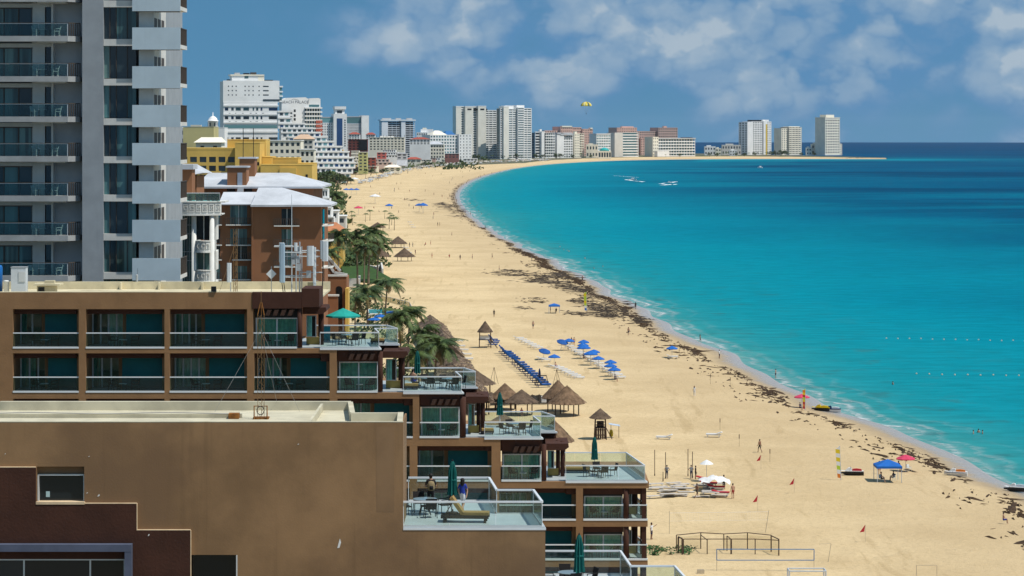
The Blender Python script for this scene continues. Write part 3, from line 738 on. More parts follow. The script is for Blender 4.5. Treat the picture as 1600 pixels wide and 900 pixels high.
# body of the building behind the balconies
for r in range(7):
    x1 = hx(BAYS[r][-1][1]) if r else hx(386)
    piece('back_wall', M_INNER, hx(-60), x1 + .3, HD + BACK + .3, HD + BACK + .5, hz(BASE[r]), hz(TOP[r]), hotel)
for r in range(7):
    fz = hz(BASE[r]); tz = hz(TOP[r]); bays = BAYS[r]
    xl = hx(bays[0][0]); xr = hx(ENDX[r])
    nxt = hz(TOP[r+1]) if r < 6 else fz - .5
    fx0 = hx(-60) if bays[0][0] == 20 else hx(bays[0][0] - 20)
    end = [hx(526), hx(655), hx(782), hx(911), hx(1012), hx(1012), hx(1012)][r]
    if r >= 4: end = hx(1012)
    piece('floor_slab', M_BROWN, fx0, end if r != 3 else hx(1014), HD, HD + 11, nxt, fz - .07, hotel)
    # piers
    edges = [(-60, bays[0][0])] if bays[0][0] == 20 else [(bays[0][0] - 12, bays[0][0])]
    edges += [(a[1], b[0]) for a, b in zip(bays, bays[1:])] + [(bays[-1][1], ENDX[r])]
    for a, b in edges: piece('pier', M_BROWN, hx(a), hx(b), HD + .002, HD + BACK, fz - .07, tz, hotel)
    for (a, b) in bays:
        x0, x1 = hx(a), hx(b); wd = x1 - x0; k = ORD[0]
        piece('sill', M_RAIL, x0, x1, HD - .03, HD + .25, fz - .068, fz + .05, hotel)
        piece('balcony_floor', M_TILE, x0, x1, HD + .25, HD + BACK, fz - .06, fz + .01, hotel)
        piece('soffit_shade', M_DARKBR, x0, x1 - .25, HD + .5, HD + .8, tz - .38, tz, hotel)  # dark strip put in for the shade under the soffit
        # inner side wall, glazing on the left, teal partition on the right
        piece('side_panel', M_BROWN, x1 - .28, x1, HD + .9, HD + BACK - .3, fz, tz, hotel)
        split = x0 + wd * (.40 + random.uniform(-.03, .05))
        piece('teal_partition', M_TEAL, split + .18, x1 - .28, HD + 1.5, HD + 1.65, fz, tz, hotel)
        piece('column', M_BROWN, split - .12, split + .18, HD + 1.9, HD + 2.1, fz, tz, hotel)
        dz1 = tz - .40
        glazed_door(hotel, x0 + .05, split - .12, HD + BACK - .25, fz + .02, dz1, random.choice([2, 3, 4]),
                    random.choice([(0, 1), (0, .55), (0, .25), (.45, 1), (.2, .8)]), random.choice([M_CURT, M_CURT_D, M_CURT_W]))
        piece('ceiling_lamp', M_LAMP, x0 + wd*.45, x0 + wd*.52, HD + .95, HD + 1.05, tz - .30, tz - .24, hotel)
        hrail = .90
        railing(hotel, [(x0, HD + .10), (x1, HD + .10)], fz, hrail + .12, G_RAIL_D, 2.0, .03, False, False)
        if r < 3 and a < 400 and not (r == 2) or (r == 1 and a == 397):
            w_ = '%s balcony of the %s row' % (coln[a], rown[r])
            place(P_SIDE, (x0 + wd*.45, HD + .9, fz + .01), 0, 1, 'white topped side table on the ' + w_, 'balcony side tables')
            place(P_CHAIR, (x0 + wd*.32, HD + .9, fz + .01), R(75), 1, 'dark chair left of the side table on the ' + w_, 'balcony chairs')
            place(P_CHAIR, (x0 + wd*.60, HD + 1.0, fz + .01), R(-75), 1, 'dark chair right of the side table on the ' + w_, 'balcony chairs')
# glazed end units: dark timber fascia with rafter ends, sliding doors, round columns, a side window under a canopy
def end_unit(r, d0, d1, c1, w1, xe, front=0.0, rafters=True, wcan=True):
    fz = hz(BASE[r]); tz = hz(TOP[r]) ; y0 = HD + front
    top_of = hz(BASE[r-1]) - .08 if r else hz(482)
    yd = y0 + 1.6
    dh = fz + (hz(TOP[r] + 15) - fz)
    if r:
        piece('dark_fascia', M_DARKBR, hx(d0), hx(d1), y0 + .25, y0 + .5, hz(TOP[r] + 9), top_of - .02 if r < 4 else tz, hotel)
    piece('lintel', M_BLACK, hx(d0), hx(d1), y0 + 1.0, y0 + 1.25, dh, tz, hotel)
    piece('room_back', M_INNER, hx(d0), hx(d1), yd + 1.6, yd + 1.7, fz, tz, hotel)
    if rafters:
        for k in range(4):
            xx = hx(d0) + (hx(d1) - hx(d0)) * (.27 + .17 * k)
            MB().prism_y([(xx, hz(TOP[r]+10)), (xx + .28, hz(TOP[r]+10)), (xx + .46, hz(TOP[r]+1)), (xx + .16, hz(TOP[r]+1))], y0 - .05, y0 + .9).build('rafter_end', M_DARKWOOD, hotel)
    glazed_door(hotel, hx(d0) + .1, hx(d1) - .05, y0 + 1.1, fz + .02, dh, 2, (0, .96), M_CURT, M_RAIL, .05)
    piece('sill', M_RAIL, hx(d0 - .5), hx(d1), y0 - .03, y0 + .3, fz - .068, fz + .05, hotel)
    piece('balcony_floor', M_TILE, hx(d0), hx(xe), y0 + .3, HD + 8, fz - .069, fz + .01, hotel)
    MB().tube([(hx((d1+c1)/2), y0 + .25, fz), (hx((d1+c1)/2), y0 + .25, tz + .1)], (hx(c1) - hx(d1)) / 2, 14).build('round_column', M_DARKBR, hotel, True)
    # set-back side window
    piece('window_frame', M_RAIL, hx(c1) + .1, hx(w1), yd + .9, yd + .98, fz + .55, dh + .05, hotel)
    piece('window_pane', G_DARK, hx(c1) + .16, hx(w1) - .06, yd + .86, yd + .898, fz + .6, dh, hotel)
    curtain(hotel, hx(c1) + .17, hx(c1) + (hx(w1)-hx(c1))*.62, yd + .80, fz + .6, dh, M_CURT, 8)
    piece('window_apron', M_YEL, hx(c1) + .1, hx(w1) + .3, yd + .84, yd + 1.0, fz + .02, fz + .53, hotel)
    MB().tube([(hx(w1 + 6), yd + 1.2, fz), (hx(w1 + 6), yd + 1.2, tz + .1)], .16, 10).build('round_column', M_DARKBR, hotel, True)
    MB().tube([(hx(xe - 4), yd + .6, fz), (hx(xe - 4), yd + .6, tz + .1)], .16, 10).build('round_column', M_DARKBR, hotel, True)
    if wcan:
        x0, x1 = hx(c1) - .05, hx(xe) + .25
        MB().prism_y([(x0, tz - .42), (x1 - .3, tz - .42), (x1, tz - .2), (x1 - .05, tz + .05), (x0, tz + .05)], yd - .6, yd + 3).build('canopy', M_DARKBR, hotel)
    railing(hotel, [(hx(d0), y0 + .12), (hx(d1), y0 + .12)], fz, 1.02, G_RAIL, 3.2, .03, False, False)
    ww = 'on the glazed end balcony of the %s row' % rown[r]
    for nm, u, q in (('left', .28, 20), ('right', .80, -20)):
        place(P_CHAIR, (hx(d0) + (hx(d1)-hx(d0))*u, y0 + .85, fz + .01), R(q), 1, 'dark chair at the %s, %s' % (nm, ww), 'end balcony chairs')
    place(P_SIDE, (hx(d0) + (hx(d1)-hx(d0))*.54, y0 + .8, fz + .01), 0, .9, 'small white table ' + ww, 'end balcony tables')
end_unit(0, 396, 464, 472, 490, 503)
end_unit(1, 527, 590, 598, 617, 631)
end_unit(2, 656, 718, 728, 741, 758)
end_unit(3, 784, 846, 854, 867, 884)
end_unit(4, 912, 974, 983, 990, 1010, rafters=False, wcan=False)
end_unit(5, 912, 974, 983, 990, 1010, rafters=False, wcan=False)
end_unit(6, 912, 974, 983, 990, 1010, rafters=False, wcan=False)
# side posts of the lowest rows and their rails
for r in (4, 5, 6):
    fz = hz(BASE[r]); tz = hz(TOP[r])
    piece('post', M_DARKBR, hx(1003), hx(1010), HD + .1, HD + .45, fz, tz, hotel)
    piece('post', M_DARKBR, hx(990), hx(996), HD + 3.4, HD + 3.7, fz, tz, hotel)
    railing(hotel, [(hx(983), HD + .12), (hx(1011), HD + .12), (skew(hx(1009), HD + 7), HD + 7)], fz, 1.02, G_RAIL, 3, .03, False, False)
    piece('sill', M_RAIL, hx(974), hx(1012), HD - .03, HD + .3, fz - .068, fz + .05, hotel)
# open terraces on the roofs of the end units
def terrace(r, a, xb, xc, back=7.0, jog=3.8, a_front=None):
    fz = hz(BASE[r]); xa = hx(a); b = hx(xb); c = hx(xc)
    if xc > xb:
        c = px_x(xc, HD + jog)
        poly = [(xa, HD), (b, HD), (skew(b, HD+jog), HD+jog), (c, HD+jog), (skew(c, HD+back), HD+back), (skew(xa, HD+back), HD+back)]
    else: poly = [(xa, HD), (b, HD), (skew(b, HD+back), HD+back), (skew(xa, HD+back), HD+back)]
    MB().prism([(p[0] + (.14 if i not in (0, len(poly)-1) else 0), p[1] - (.05 if p[1] <= HD + jog else -.05)) for i, p in enumerate(poly)], fz - .17, fz - .062).build('terrace_slab', M_RAIL, hotel)
    MB().prism([(p[0], p[1] + (.02 if p[1] <= HD + jog else -.02)) for p in poly], fz - .0615, fz + .012).build('terrace_floor', M_TILE, hotel)
    ins = [(p[0] - (.06 if i else 0), p[1] + (.10 if p[1] <= HD + jog else -.1)) for i, p in enumerate(poly)]
    railing(hotel, ins[0:], fz, 1.05, G_RAIL, 1.7, .04)
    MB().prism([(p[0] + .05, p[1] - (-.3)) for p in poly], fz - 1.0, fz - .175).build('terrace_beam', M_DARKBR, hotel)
    return poly
terrace(0, 500, 593, 622); terrace(1, 630, 722, 744); terrace(2, 757, 846, 868); terrace(3, 884, 1009, 1009, 7.6)
def tp(px, r, back): return (px_x(px, HD + back), HD + back, hz(BASE[r]) + .012)
for r, px, back, wh in ((0, 545, 2.2, 'on the top open terrace'), (1, 702, 2.0, 'on the second open terrace'), (2, 806, 2.0, 'on the third open terrace'), (3, 938, 2.2, 'on the lowest open terrace')):
    x, y, z = tp(px, r, back); dining(x, y, z, wh, 'terrace dining chairs', 4, random.uniform(.1, .5), .9)
x, y, z = tp(668, 1, 2.4); dining(x, y, z, 'left of the umbrella, second terrace', 'terrace dining chairs', 3, .2, .85)
x, y, z = tp(652, 1, 4.2); place(P_UMB, (x, y, z), 0, 1, 'furled teal umbrella on the second open terrace', 'furled terrace umbrellas')
x, y, z = tp(781, 2, 6.0); place(P_UMB, (x, y, z), 0, 1, 'furled teal umbrella on the third open terrace', 'furled terrace umbrellas')
x, y, z = tp(929, 3, 4.6); place(P_UMB, (x, y, z), 0, 1, 'furled teal umbrella on the lowest open terrace', 'furled terrace umbrellas')
# the open teal umbrella on the top terrace
P_OPEN = thing('open_umbrella', None, 'umbrella', local=True)
MB().lathe([(.3,0),(.3,.06),(.04,.1)], 12).build('base', M_WICKER, P_OPEN); MB().tube([(0,0,.1),(0,0,2.4)], .024, 6).build('pole', M_RAIL, P_OPEN)
mb = MB(); n = 8
mb.add([(0,0,2.55)] + [(1.25*math.cos(2*math.pi*j/n), 1.25*math.sin(2*math.pi*j/n), 2.02) for j in range(n)] + [(1.25*math.cos(2*math.pi*j/n), 1.25*math.sin(2*math.pi*j/n), 1.90) for j in range(n)],
       [(0, j+1, (j+1)%n+1) for j in range(n)] + [(j+1, n+j+1, n+(j+1)%n+1, (j+1)%n+1) for j in range(n)])
M_TEALB = mat('bright_teal_canvas', (0.012, 0.30, 0.25), 0.85, 0.1, 2.0)
cn_ = mb.build('canopy', M_TEALB, P_OPEN)
for j in range(n): MB().tube([(0,0,2.5),(1.22*math.cos(2*math.pi*j/n), 1.22*math.sin(2*math.pi*j/n), 2.0)], .012, 4).build('rib', M_RAIL, cn_)
x, y, z = tp(536, 0, 4.6); place(P_OPEN, (x, y, z - .1), .2, 1, 'open teal umbrella shading the top open terrace')
# flat daybeds on the terraces
def daybed(px, r, back, L, label, zadd=0):
    x, y, z = tp(px, r, back); o = thing('daybed', label, 'daybed', (x, y, z), group='terrace daybeds')
    piece('frame', M_WICKER, x - L/2, x + L/2, y - .4, y + .4, z + .12, z + .26, o); piece('cushion', M_TAN, x - L/2 + .03, x + L/2 - .03, y - .38, y + .38, z + .262, z + .40, o)
    for sx in (-1, 1):
        for sy in (-1, 1): piece('leg', M_WICKER, x + sx*(L/2-.1) - .03, x + sx*(L/2-.1) + .03, y + sy*.35 - .03, y + sy*.35 + .03, z, z + .12, o)
daybed(643, 1, 1.6, 1.0, 'low tan daybed at the left end of the second open terrace')
daybed(762, 2, 1.8, .9, 'small dark stool bed at the left end of the third open terrace')
daybed(898, 3, 4.2, 2.2, 'long tan daybed at the left end of the lowest open terrace')
daybed(590, 0, 3.0, 1.0, 'tan daybed behind the chairs on the top open terrace')
x, y, z = tp(505, 0, 4.5)
o = thing('wind_screen', 'bright turquoise screen leaning beside the top open terrace', 'screen', (x, y, z)); piece('panel', mat('turquoise_panel', (0.01, 0.23, 0.30), .6), x, x + .5, y, y + .08, z + .1, z + 1.15, o); piece('foot', M_RAIL, x - .02, x + .52, y - .1, y + .18, z, z + .09, o)

# ------------------------------------------------------------------ near wing in front, 114 m away
ND = 114.0
def nx(px, D=ND): return px_x(px, D)
def nz(py, D=ND): return py_z(py, D)
wing = thing('hotel_wing', 'plain brown hotel wing with flat cream roof and corner terrace in front', 'hotel', (nx(300), ND + 4, 1.5))
mb = MB()
for a, b, c, d in ((-40,630,729,660.5), (-40,57.5,785,729), (131.5,630,785,729), (-40,630,867,785), (-40,298,1010,867), (370,630,1010,867), (630,852,1010,827)):
    mb.box(nx(a), nx(b), ND, ND + .4, nz(c), nz(d))
for x0 in (): pass
mb.build('front_wall', M_BROWN_NEAR, wing)
piece('side_wall', M_BROWN_NEAR, nx(627), nx(630) - .002, ND + .401, ND + 3.8, nz(827), nz(660.5), wing)
MB().prism([(nx(852), ND + .4), (nx(852) - .5, ND + 4), (nx(852) - .9, ND + 4), (nx(852) - .4, ND + .4)], nz(1010), nz(828)).build('side_wall', M_BROWN_NEAR, wing)
# stepped dark brown layer, a hand's breadth proud
mb = MB(); yp = ND - .14
for a, b, c, d in ((-40,56.5,786.5,730), (-40,214,847.5,786.5), (214.01,298,1010,828), (207,213.99,1010,847.6)): mb.box(nx(a), nx(b), yp, ND - .002, nz(c), nz(d))
mb.build('dark_wall_layer', M_DARKBR, wing)
M_EDGE = mat('pale_edge', (0.62, 0.47, 0.30), 0.8, 0.2, 1.0)
for a, b, y in ((-40,56.5,730), (131.5,214,786.5), (214,298,828)): piece('layer_edge', M_EDGE, nx(a), nx(b), yp - .005, ND - .003, nz(y) + .002, nz(y) + .03, wing)
for x, a, b in ((214, 786, 828), (298, 828, 1010)): piece('layer_edge', M_EDGE, nx(x) + .002, nx(x) + .028, yp, ND - .003, nz(b), nz(a), wing)
# window in the notch
piece('window_pane', G_DARK, nx(60), nx(130), ND + .30, ND + .32, nz(783), nz(742), wing)
piece('window_lintel', M_BROWN_NEAR, nx(57.5), nx(131.5), ND + .25, ND + .39, nz(742), nz(729), wing)
for a, b, c, d in ((58,60,785,742), (129.5,131.5,785,742), (58,131.5,743.5,741.5)): piece('window_frame', M_FRAME, nx(a), nx(b), ND + .1, ND + .34, nz(c), nz(d), wing)
piece('window_sill', M_EDGE, nx(57), nx(133), ND - .16, ND + .3, nz(787.5), nz(783.5), wing)
piece('window_sticker', mat('sticker', (0.35, 0.50, 0.52), .5), nx(70), nx(76), ND + .285, ND + .295, nz(778), nz(769), wing)
# big lobby window, bottom left
piece('steel_frame', M_BLUEGREY, nx(-40), nx(208), ND - .55, ND - .145, nz(859), nz(848), wing)
piece('steel_frame', M_BLUEGREY, nx(197.5), nx(208), ND - .54, ND - .146, nz(1010), nz(859.1), wing)
piece('lintel', M_DARKBR, nx(-40), nx(197), ND - .10, ND - .003, nz(873), nz(860), wing)
for a in (-2, 38, 141.5, 195): piece('mullion', M_FRAME, nx(a - 1.2), nx(a + 1.2), ND - .09, ND - .004, nz(1010), nz(873.2), wing)
for a, b in ((-40,-3.2), (-.8,36.8), (39.2,140.3), (142.7,193.8)): piece('window_pane', G_DARK, nx(a), nx(b), ND - .05, ND - .03, nz(1010), nz(875), wing)
piece('window_head', M_FRAME, nx(-40), nx(197), ND - .085, ND - .0045, nz(875), nz(873.1), wing)
# dark opening
piece('window_pane', G_DARK, nx(298), nx(370), ND + .25, ND + .30, nz(1010), nz(867), wing)
piece('window_frame', M_FRAME, nx(369), nx(371), ND - .02, ND + .24, nz(1010), nz(867.5), wing)
for (px, py, w_, h_) in ((530,849,5,15), (233,835,2.2,3.5), (154,774,3.5,3.5), (136,770,2,2), (139,713,2,1.5), (466,694,2.5,1.5), (8,709,1.5,1.5)):
    MB().prism_y([(nx(px-w_*.6), nz(py+h_/2)), (nx(px+w_*.1), nz(py+h_*.45)), (nx(px+w_*.6), nz(py-h_*.1)), (nx(px+w_*.2), nz(py-h_/2)), (nx(px-w_*.3), nz(py+h_*.1))], (yp if px == 233 else ND) - .012, (yp if px == 233 else ND) - .001).build('flaked_paint', M_WHITE, wing)
# roof: cream trough between low parapets
zr = nz(660); yb = 122.6; yb2 = 117.8
M_CREAMW = mat('weathered_cream', (0.53, 0.49, 0.36), 0.9, 0.18, 0.6, var2=((0.40, 0.34, 0.21), 0.5, 0.60, 0.76))
piece('front_parapet', M_CREAMW, nx(-40), nx(630), ND + .01, ND + .16, zr + .002, zr + .035, wing)
MB().prism([(nx(-40), ND + .3), (nx(626), ND + .3), (nx(626), yb2), (px_x(548, yb2), yb2), (px_x(548, yb2) - .2, yb), (nx(-40) - .6, yb)], zr - 1.0, zr - .40).build('roof_floor', M_CREAMW, wing)
piece('rear_parapet', M_CREAMW, nx(-40) - .6, px_x(548, yb), yb, yb + .3, zr - 1, zr + .02, wing)
piece('rear_parapet', M_CREAMW, px_x(548, yb2) + .01, nx(624), yb2, yb2 + .25, zr - 1, zr, wing)
seg_box(MB(), (nx(629) - .14, ND + .42), (nx(629) - .26, yb2 + .2), .26, zr - 1, zr + .022).build('side_parapet', M_CREAMW, wing)
seg_box(MB(), (px_x(550, yb2), yb2 + .26), (px_x(548, yb) - .02, yb - .01), .24, zr - 1, zr + .018).build('side_parapet', M_CREAMW, wing)
piece('roof_curb', M_CREAMW, px_x(490, 118), px_x(494, 118), ND + .45, yb - .2, zr - .4, zr - .05, wing)
piece('roof_step', M_CREAMW, nx(-40), px_x(376, 119), 119.4, 119.7, zr - .4, zr - .22, wing)
MB().tube([(nx(-40), 119.3, zr - .17)] + [(px_x(p, 119.3), 119.3, zr - .17 + .03*math.sin(p*.03)) for p in range(0, 380, 25)], .022, 5).build('roof_cable', M_WIRE, wing)
piece('rust_stain_block', M_RUST, px_x(358, 119.2), px_x(374, 119.2), 118.9, 119.39, zr - .39, zr - .15, wing)
# corner terrace
tz_ = nz(823); yT = 122.2
tpoly = [(nx(630), ND - .02), (nx(853), ND - .02), (nx(853) - .34, ND + 4), (px_x(775, ND+4), ND + 4), (px_x(766, yT), yT), (nx(630) - .1, yT)]
MB().prism(tpoly, tz_ - .15, tz_ - .055).build('terrace_slab', M_RAIL, wing)
MB().prism([(p[0] - (.03 if i in (1, 2, 3, 4) else 0), p[1] + (.05 if p[1] < ND + 1 else -.05)) for i, p in enumerate(tpoly)], tz_ - .0545, tz_).build('terrace_floor', M_TILE, wing)
railing(wing, [(nx(630), ND + .10), (nx(847), ND + .10), (nx(847) - .36, ND + 3.9), (px_x(776, ND+3.9), ND + 3.9), (px_x(766, yT) - .06, yT - .1), (nx(630) - .1, yT - .1)], tz_, 1.10, G_RAIL, 1.8, .055)
piece('darker_patch', mat('darker_brown', (0.232, 0.140, 0.072), .95, .2, .4, streak=.3), nx(588), nx(616), ND - .004, ND - .001, nz(800), nz(667), wing)  # slightly darker patch of the wall colour
# lower terrace on the right
lz = tz_ - 3.2
lp = [(nx(852), 108), (8.2, 108), (px_x(1056, 116.2), 116.2), (px_x(986, 116.2), 116.2), (px_x(971, 120.4), 120.4), (nx(852), 120.4)]
MB().prism(lp, lz - .3, lz - .055).build('terrace_slab', M_RAIL, wing)
MB().prism([(p[0] - (.03 if i in (1, 2, 3, 4) else 0), p[1] + (.05 if p[1] < ND - 1 else -.05)) for i, p in enumerate(lp)], lz - .0545, lz).build('terrace_floor', M_TILE, wing)
railing(wing, [(8.1, 108.1), (px_x(1056, 116.2) - .06, 116.1), (px_x(986, 116.2) - .02, 116.1), (px_x(971, 120.4) - .06, 120.3), (nx(852), 120.3)], lz, 1.10, G_RAIL, 1.8, .05)
piece('terrace_pier', M_BROWN_NEAR, nx(860), 7.2, 108.6, 115.8, 1.5, lz - .3, wing)
x, y = px_x(905, 115.5), 115.5
place(P_UMB, (x, y, lz), 0, 1.04, 'furled teal umbrella at the bottom edge, on the lowest near terrace', 'furled terrace umbrellas')
dining(px_x(890, 116.4), 116.6, lz, 'at the bottom edge', 'near terrace chairs', 4, .2, .95)
# near terrace furniture
x, y = px_x(707, 118), 118.0
place(P_UMB, (x, y, tz_), 0.4, .96, 'furled teal umbrella beside the two people on the near terrace', 'furled terrace umbrellas')
dining(px_x(664, 117.6), 117.6, tz_, 'beside the man on the near terrace', 'near terrace chairs', 4, .3, .95)
place(P_CHAISE, (nx(727, 115.4), 115.4, tz_), R(-4), 1.08, 'black lounger with tan cushion at the front of the near terrace')
# rusty lattice mast with guy wires standing on the wing's roof
ym = 119.0; mast = thing('lattice_mast', 'slender rusty lattice mast with guy wires on the cream roof', 'mast', (px_x(408, ym), ym, zr - .4))
cx = px_x(408, ym); zb = zr - .4; zt_ = py_z(492, ym)
legs = [(cx - .155, ym - .1), (cx + .155, ym - .1), (cx, ym + .17)]
for (lx, ly) in legs: MB().tube([(lx, ly, zb), (lx, ly, zt_)], .010, 5).build('mast_leg', M_MAST, mast)
nb = 16
for k in range(nb):
    za = zb + (zt_ - zb) * k / nb; zc = zb + (zt_ - zb) * (k + 1) / nb
    mb = MB()
    for i in range(3):
        p, q = legs[i], legs[(i + 1) % 3]
        if k % 2: p, q = q, p
        mb.tube([(*p, za), (*q, zc)], .007, 4)
    mb.build('lattice_brace', M_MAST, mast)
ztip = py_z(455, ym)
for (lx, ly) in legs: MB().tube([(lx, ly, zt_), (cx + (lx-cx)*.2, ym, py_z(472, ym))], .02, 5).build('mast_top', M_RUST, mast)
MB().tube([(cx, ym, py_z(474, ym)), (cx, ym, ztip)], .015, 5).build('antenna_rod', M_MAST, mast)
for (ex, ey, ez) in ((px_x(338, ym), ym - .6, zr), (px_x(470, ym), ym - .6, zr), (cx + .4, yb, zr)):
    MB().tube([(cx, ym, py_z(515, ym)), (ex, ey, ez)], .008, 4).build('guy_wire', M_WIRE, mast)
MB().tube([(cx - .30, ym - .25, zb), (cx - .30, ym - .25, zb + .62), (cx + .30, ym - .25, zb + .62), (cx + .30, ym - .25, zb)], .035, 6).build('base_frame', M_RUST, mast)
MB().tube([(cx + .17*math.cos(q), ym - .3, zb + .42 + .2*math.sin(q)) for q in np.linspace(0, 6.28, 14)], .02, 5).build('cable_coil', M_BLACK, mast)
piece('base_block', M_RUST, cx - .36, cx + .36, ym - .22, ym + .35, zb, zb + .08, mast)
# ================================================================== TOWER ON THE LEFT, 213 m away
M_TGREY = mat('tower_grey', (0.29, 0.315, 0.335), 0.85, 0.10, 0.6, streak=0.2)
M_TLIGHT = mat('tower_light', (0.60, 0.59, 0.55), 0.85, 0.10, 0.6, streak=0.15)
M_TLG = mat('tower_mid_grey', (0.40, 0.415, 0.42), 0.85, 0.1, 0.6, streak=0.2)
M_TPAR = mat('tower_parapet', (0.44, 0.53, 0.58), 0.8, 0.07, 0.5, streak=0.18)
M_SLAB = mat('tower_slab', (0.33, 0.34, 0.34), 0.85, 0.15, 0.7)
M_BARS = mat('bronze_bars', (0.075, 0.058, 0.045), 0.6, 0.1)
M_PLASTIC = mat('white_plastic', (0.62, 0.65, 0.63), 0.5, 0.05)
G_TEAL = dark_glass('teal_glass', (0.060, 0.135, 0.135), 0.06, 0.5, stripes=1.3)
G_TEALD = dark_glass('deep_glass', (0.018, 0.030, 0.034), 0.06, 0.5)
G_CURT = dark_glass('curtained_glass', (0.095, 0.165, 0.150), 0.08, 0.5, stripes=2.0)
TD = 213.0
def tx(px, D=TD): return px_x(px, D)
tower = thing('apartment_tower', 'tall grey apartment tower with stacked pale balconies at the left', 'apartment tower', (tx(100), TD + 6, 2))
zlo, zhi = 8.0, py_z(-80, TD)
piece('column', M_TGREY, tx(127), tx(160), TD + .5, TD + 8, zlo, zhi, tower)
piece('end_wall', M_TLIGHT, tx(217, TD+.9), tx(240, TD+.9), TD + .9, TD + 8.5, zlo, zhi, tower)
piece('recess_wall', M_TLG, tx(84, TD+2.4), tx(127) - .01, TD + 2.4, TD + 5, zlo, zhi, tower)
piece('cream_wall', M_TLIGHT, tx(50, TD+2), tx(70, TD+2), TD + 2.0, TD + 5, zlo, zhi, tower)
piece('core', M_TGREY, tx(-120), tx(239, TD+.9), TD + 5.01, TD + 20, zlo, zhi - .1, tower)
# white framed slot between cream wall and recess
piece('slot_frame', M_TLIGHT, tx(81, TD+2), tx(84, TD+2), TD + 1.7, TD + 5, zlo, zhi, tower)
P_PCHAIR = thing('plastic_chair', None, 'chair', local=True)
MB().box(-.24,.24,-.24,.24,.40,.44).build('seat', M_PLASTIC, P_PCHAIR)
MB().add([(-.24,.2,.44),(.24,.2,.44),(.22,.32,.86),(-.22,.32,.86),(-.24,.24,.44),(.24,.24,.44),(.22,.36,.86),(-.22,.36,.86)], [(0,1,2,3),(7,6,5,4),(0,4,5,1),(1,5,6,2),(2,6,7,3),(3,7,4,0)]).build('backrest', M_PLASTIC, P_PCHAIR)
for sx in (-1,1):
    MB().tube([(sx*.25,-.22,0),(sx*.25,-.2,.62),(sx*.25,.26,.64)], .025, 5).build('armrest', M_PLASTIC, P_PCHAIR); MB().tube([(sx*.22,.24,0),(sx*.22,.2,.44)], .025, 5).build('leg', M_PLASTIC, P_PCHAIR)
for i, py in enumerate((-69, -6, 56, 119, 182, 244, 306, 368, 431)):
    z = py_z(py, TD)                    # balcony floor level
    fh = 62.3 / FPX * TD
    MB().prism([(tx(-120), TD), (tx(106), TD), (tx(121), TD + 1.3), (tx(121), TD + 2.39), (tx(-120), TD + 2.39)], z - .46, z - .002).build('balcony_slab', M_SLAB, tower)
    piece('slab_soffit_strip', M_TLIGHT, tx(60, TD+1), tx(104, TD+1), TD + .5, TD + 1.9, z - .56, z - .461, tower)
    top = z + fh - .52
    # glazing behind the balcony
    for a, b in ((-120,-62), (-60,5), (7,28), (30,49)):
        piece('window_pane', random.choice([G_TEALD, G_CURT, G_TEAL]), tx(a, TD+2), tx(b, TD+2), TD + 2.08, TD + 2.15, z, z + 2.35, tower)
    for a in (6, 29, 50): piece('window_mullion', M_BARS, tx(a-.8, TD+2), tx(a+.8, TD+2), TD + 2.00, TD + 2.16, z, z + 2.35, tower)
    piece('window_head', M_BARS, tx(-120), tx(51, TD+2), TD + 1.98, TD + 2.17, z + 2.35, z + 2.45, tower)
    piece('spandrel', M_TLIGHT, tx(-120), tx(50, TD+2) - .002, TD + 1.95, TD + 5, z + 2.451, top, tower)
    piece('slot_pane', G_TEALD, tx(72, TD+2), tx(81, TD+2), TD + 2.05, TD + 2.12, z, z + 2.5, tower)
    piece('slot_spandrel', M_TLIGHT, tx(70, TD+2) + .002, tx(81, TD+2) - .002, TD + 1.98, TD + 5, z + 2.5, top, tower)
    # railing: glass in front, upright bars round the side
    railing(tower, [(tx(-120), TD + .12), (tx(105), TD + .12)], z, 1.06, G_RAIL_D, 2.3, .02, False)
    piece('front_hand_rail', M_BARS, tx(-120), tx(106), TD + .08, TD + .16, z + 1.05, z + 1.10, tower)
    for k in range(6): xs = tx(107.5 + k*2.6); piece('railing_bar', M_BARS, xs - .04, xs + .04, TD + .16 + k*.24, TD + .24 + k*.24, z, z + 1.05, tower)
    MB().bar((tx(106), TD + .12, z + 1.08), (tx(121), TD + 1.4, z + 1.08), .035).build('side_hand_rail', M_BARS, tower)
    if 1 < i:
        nm = ['', '', 'uppermost visible', 'second', 'third', 'fourth', 'fifth', 'sixth', 'lowest'][i]
        for j, (p, q) in enumerate(((54, 60), (88, -70))[:2]):
            place(P_PCHAIR, (tx(p + random.uniform(-4, 4), TD+.9), TD + .9, z), R(q), 1, 'white plastic chair at the %s of the %s left tower balcony' % (('left', 'right')[j], nm), 'plastic balcony chairs')
        place(P_SIDE, (tx(66, TD+.9), TD + .9, z), 0, 1.2, 'small table on the %s left tower balcony' % nm, 'tower balcony tables')
for i, py in enumerate((-58, 2, 62, 123.5, 185, 244, 303.5, 364, 424)):
    z1 = py_z(py, TD + 2); z0 = py_z(py + 10.5, TD + 2)
    piece('white_spandrel', M_TLIGHT, tx(160) + .01, tx(217, TD+.9), TD + .55, TD + 1.2, z0, z1, tower)
    zb_ = py_z(py + 60.5, TD + 2)
    for a, b in ((161, 175), (176, 185), (186, 202), (203, 216)):
        m = random.choice([G_TEALD, G_CURT, G_TEAL, G_TEAL])
        piece('window_pane', m, tx(a, TD+2.2), tx(b, TD+2.2), TD + .95, TD + 1.05, zb_, z0, tower)
    for a in (175.5, 185.5, 202.5): piece('window_mullion', M_BARS, tx(a-.5, TD+2.2), tx(a+.5, TD+2.2), TD + .85, TD + 1.06, zb_, z0, tower)
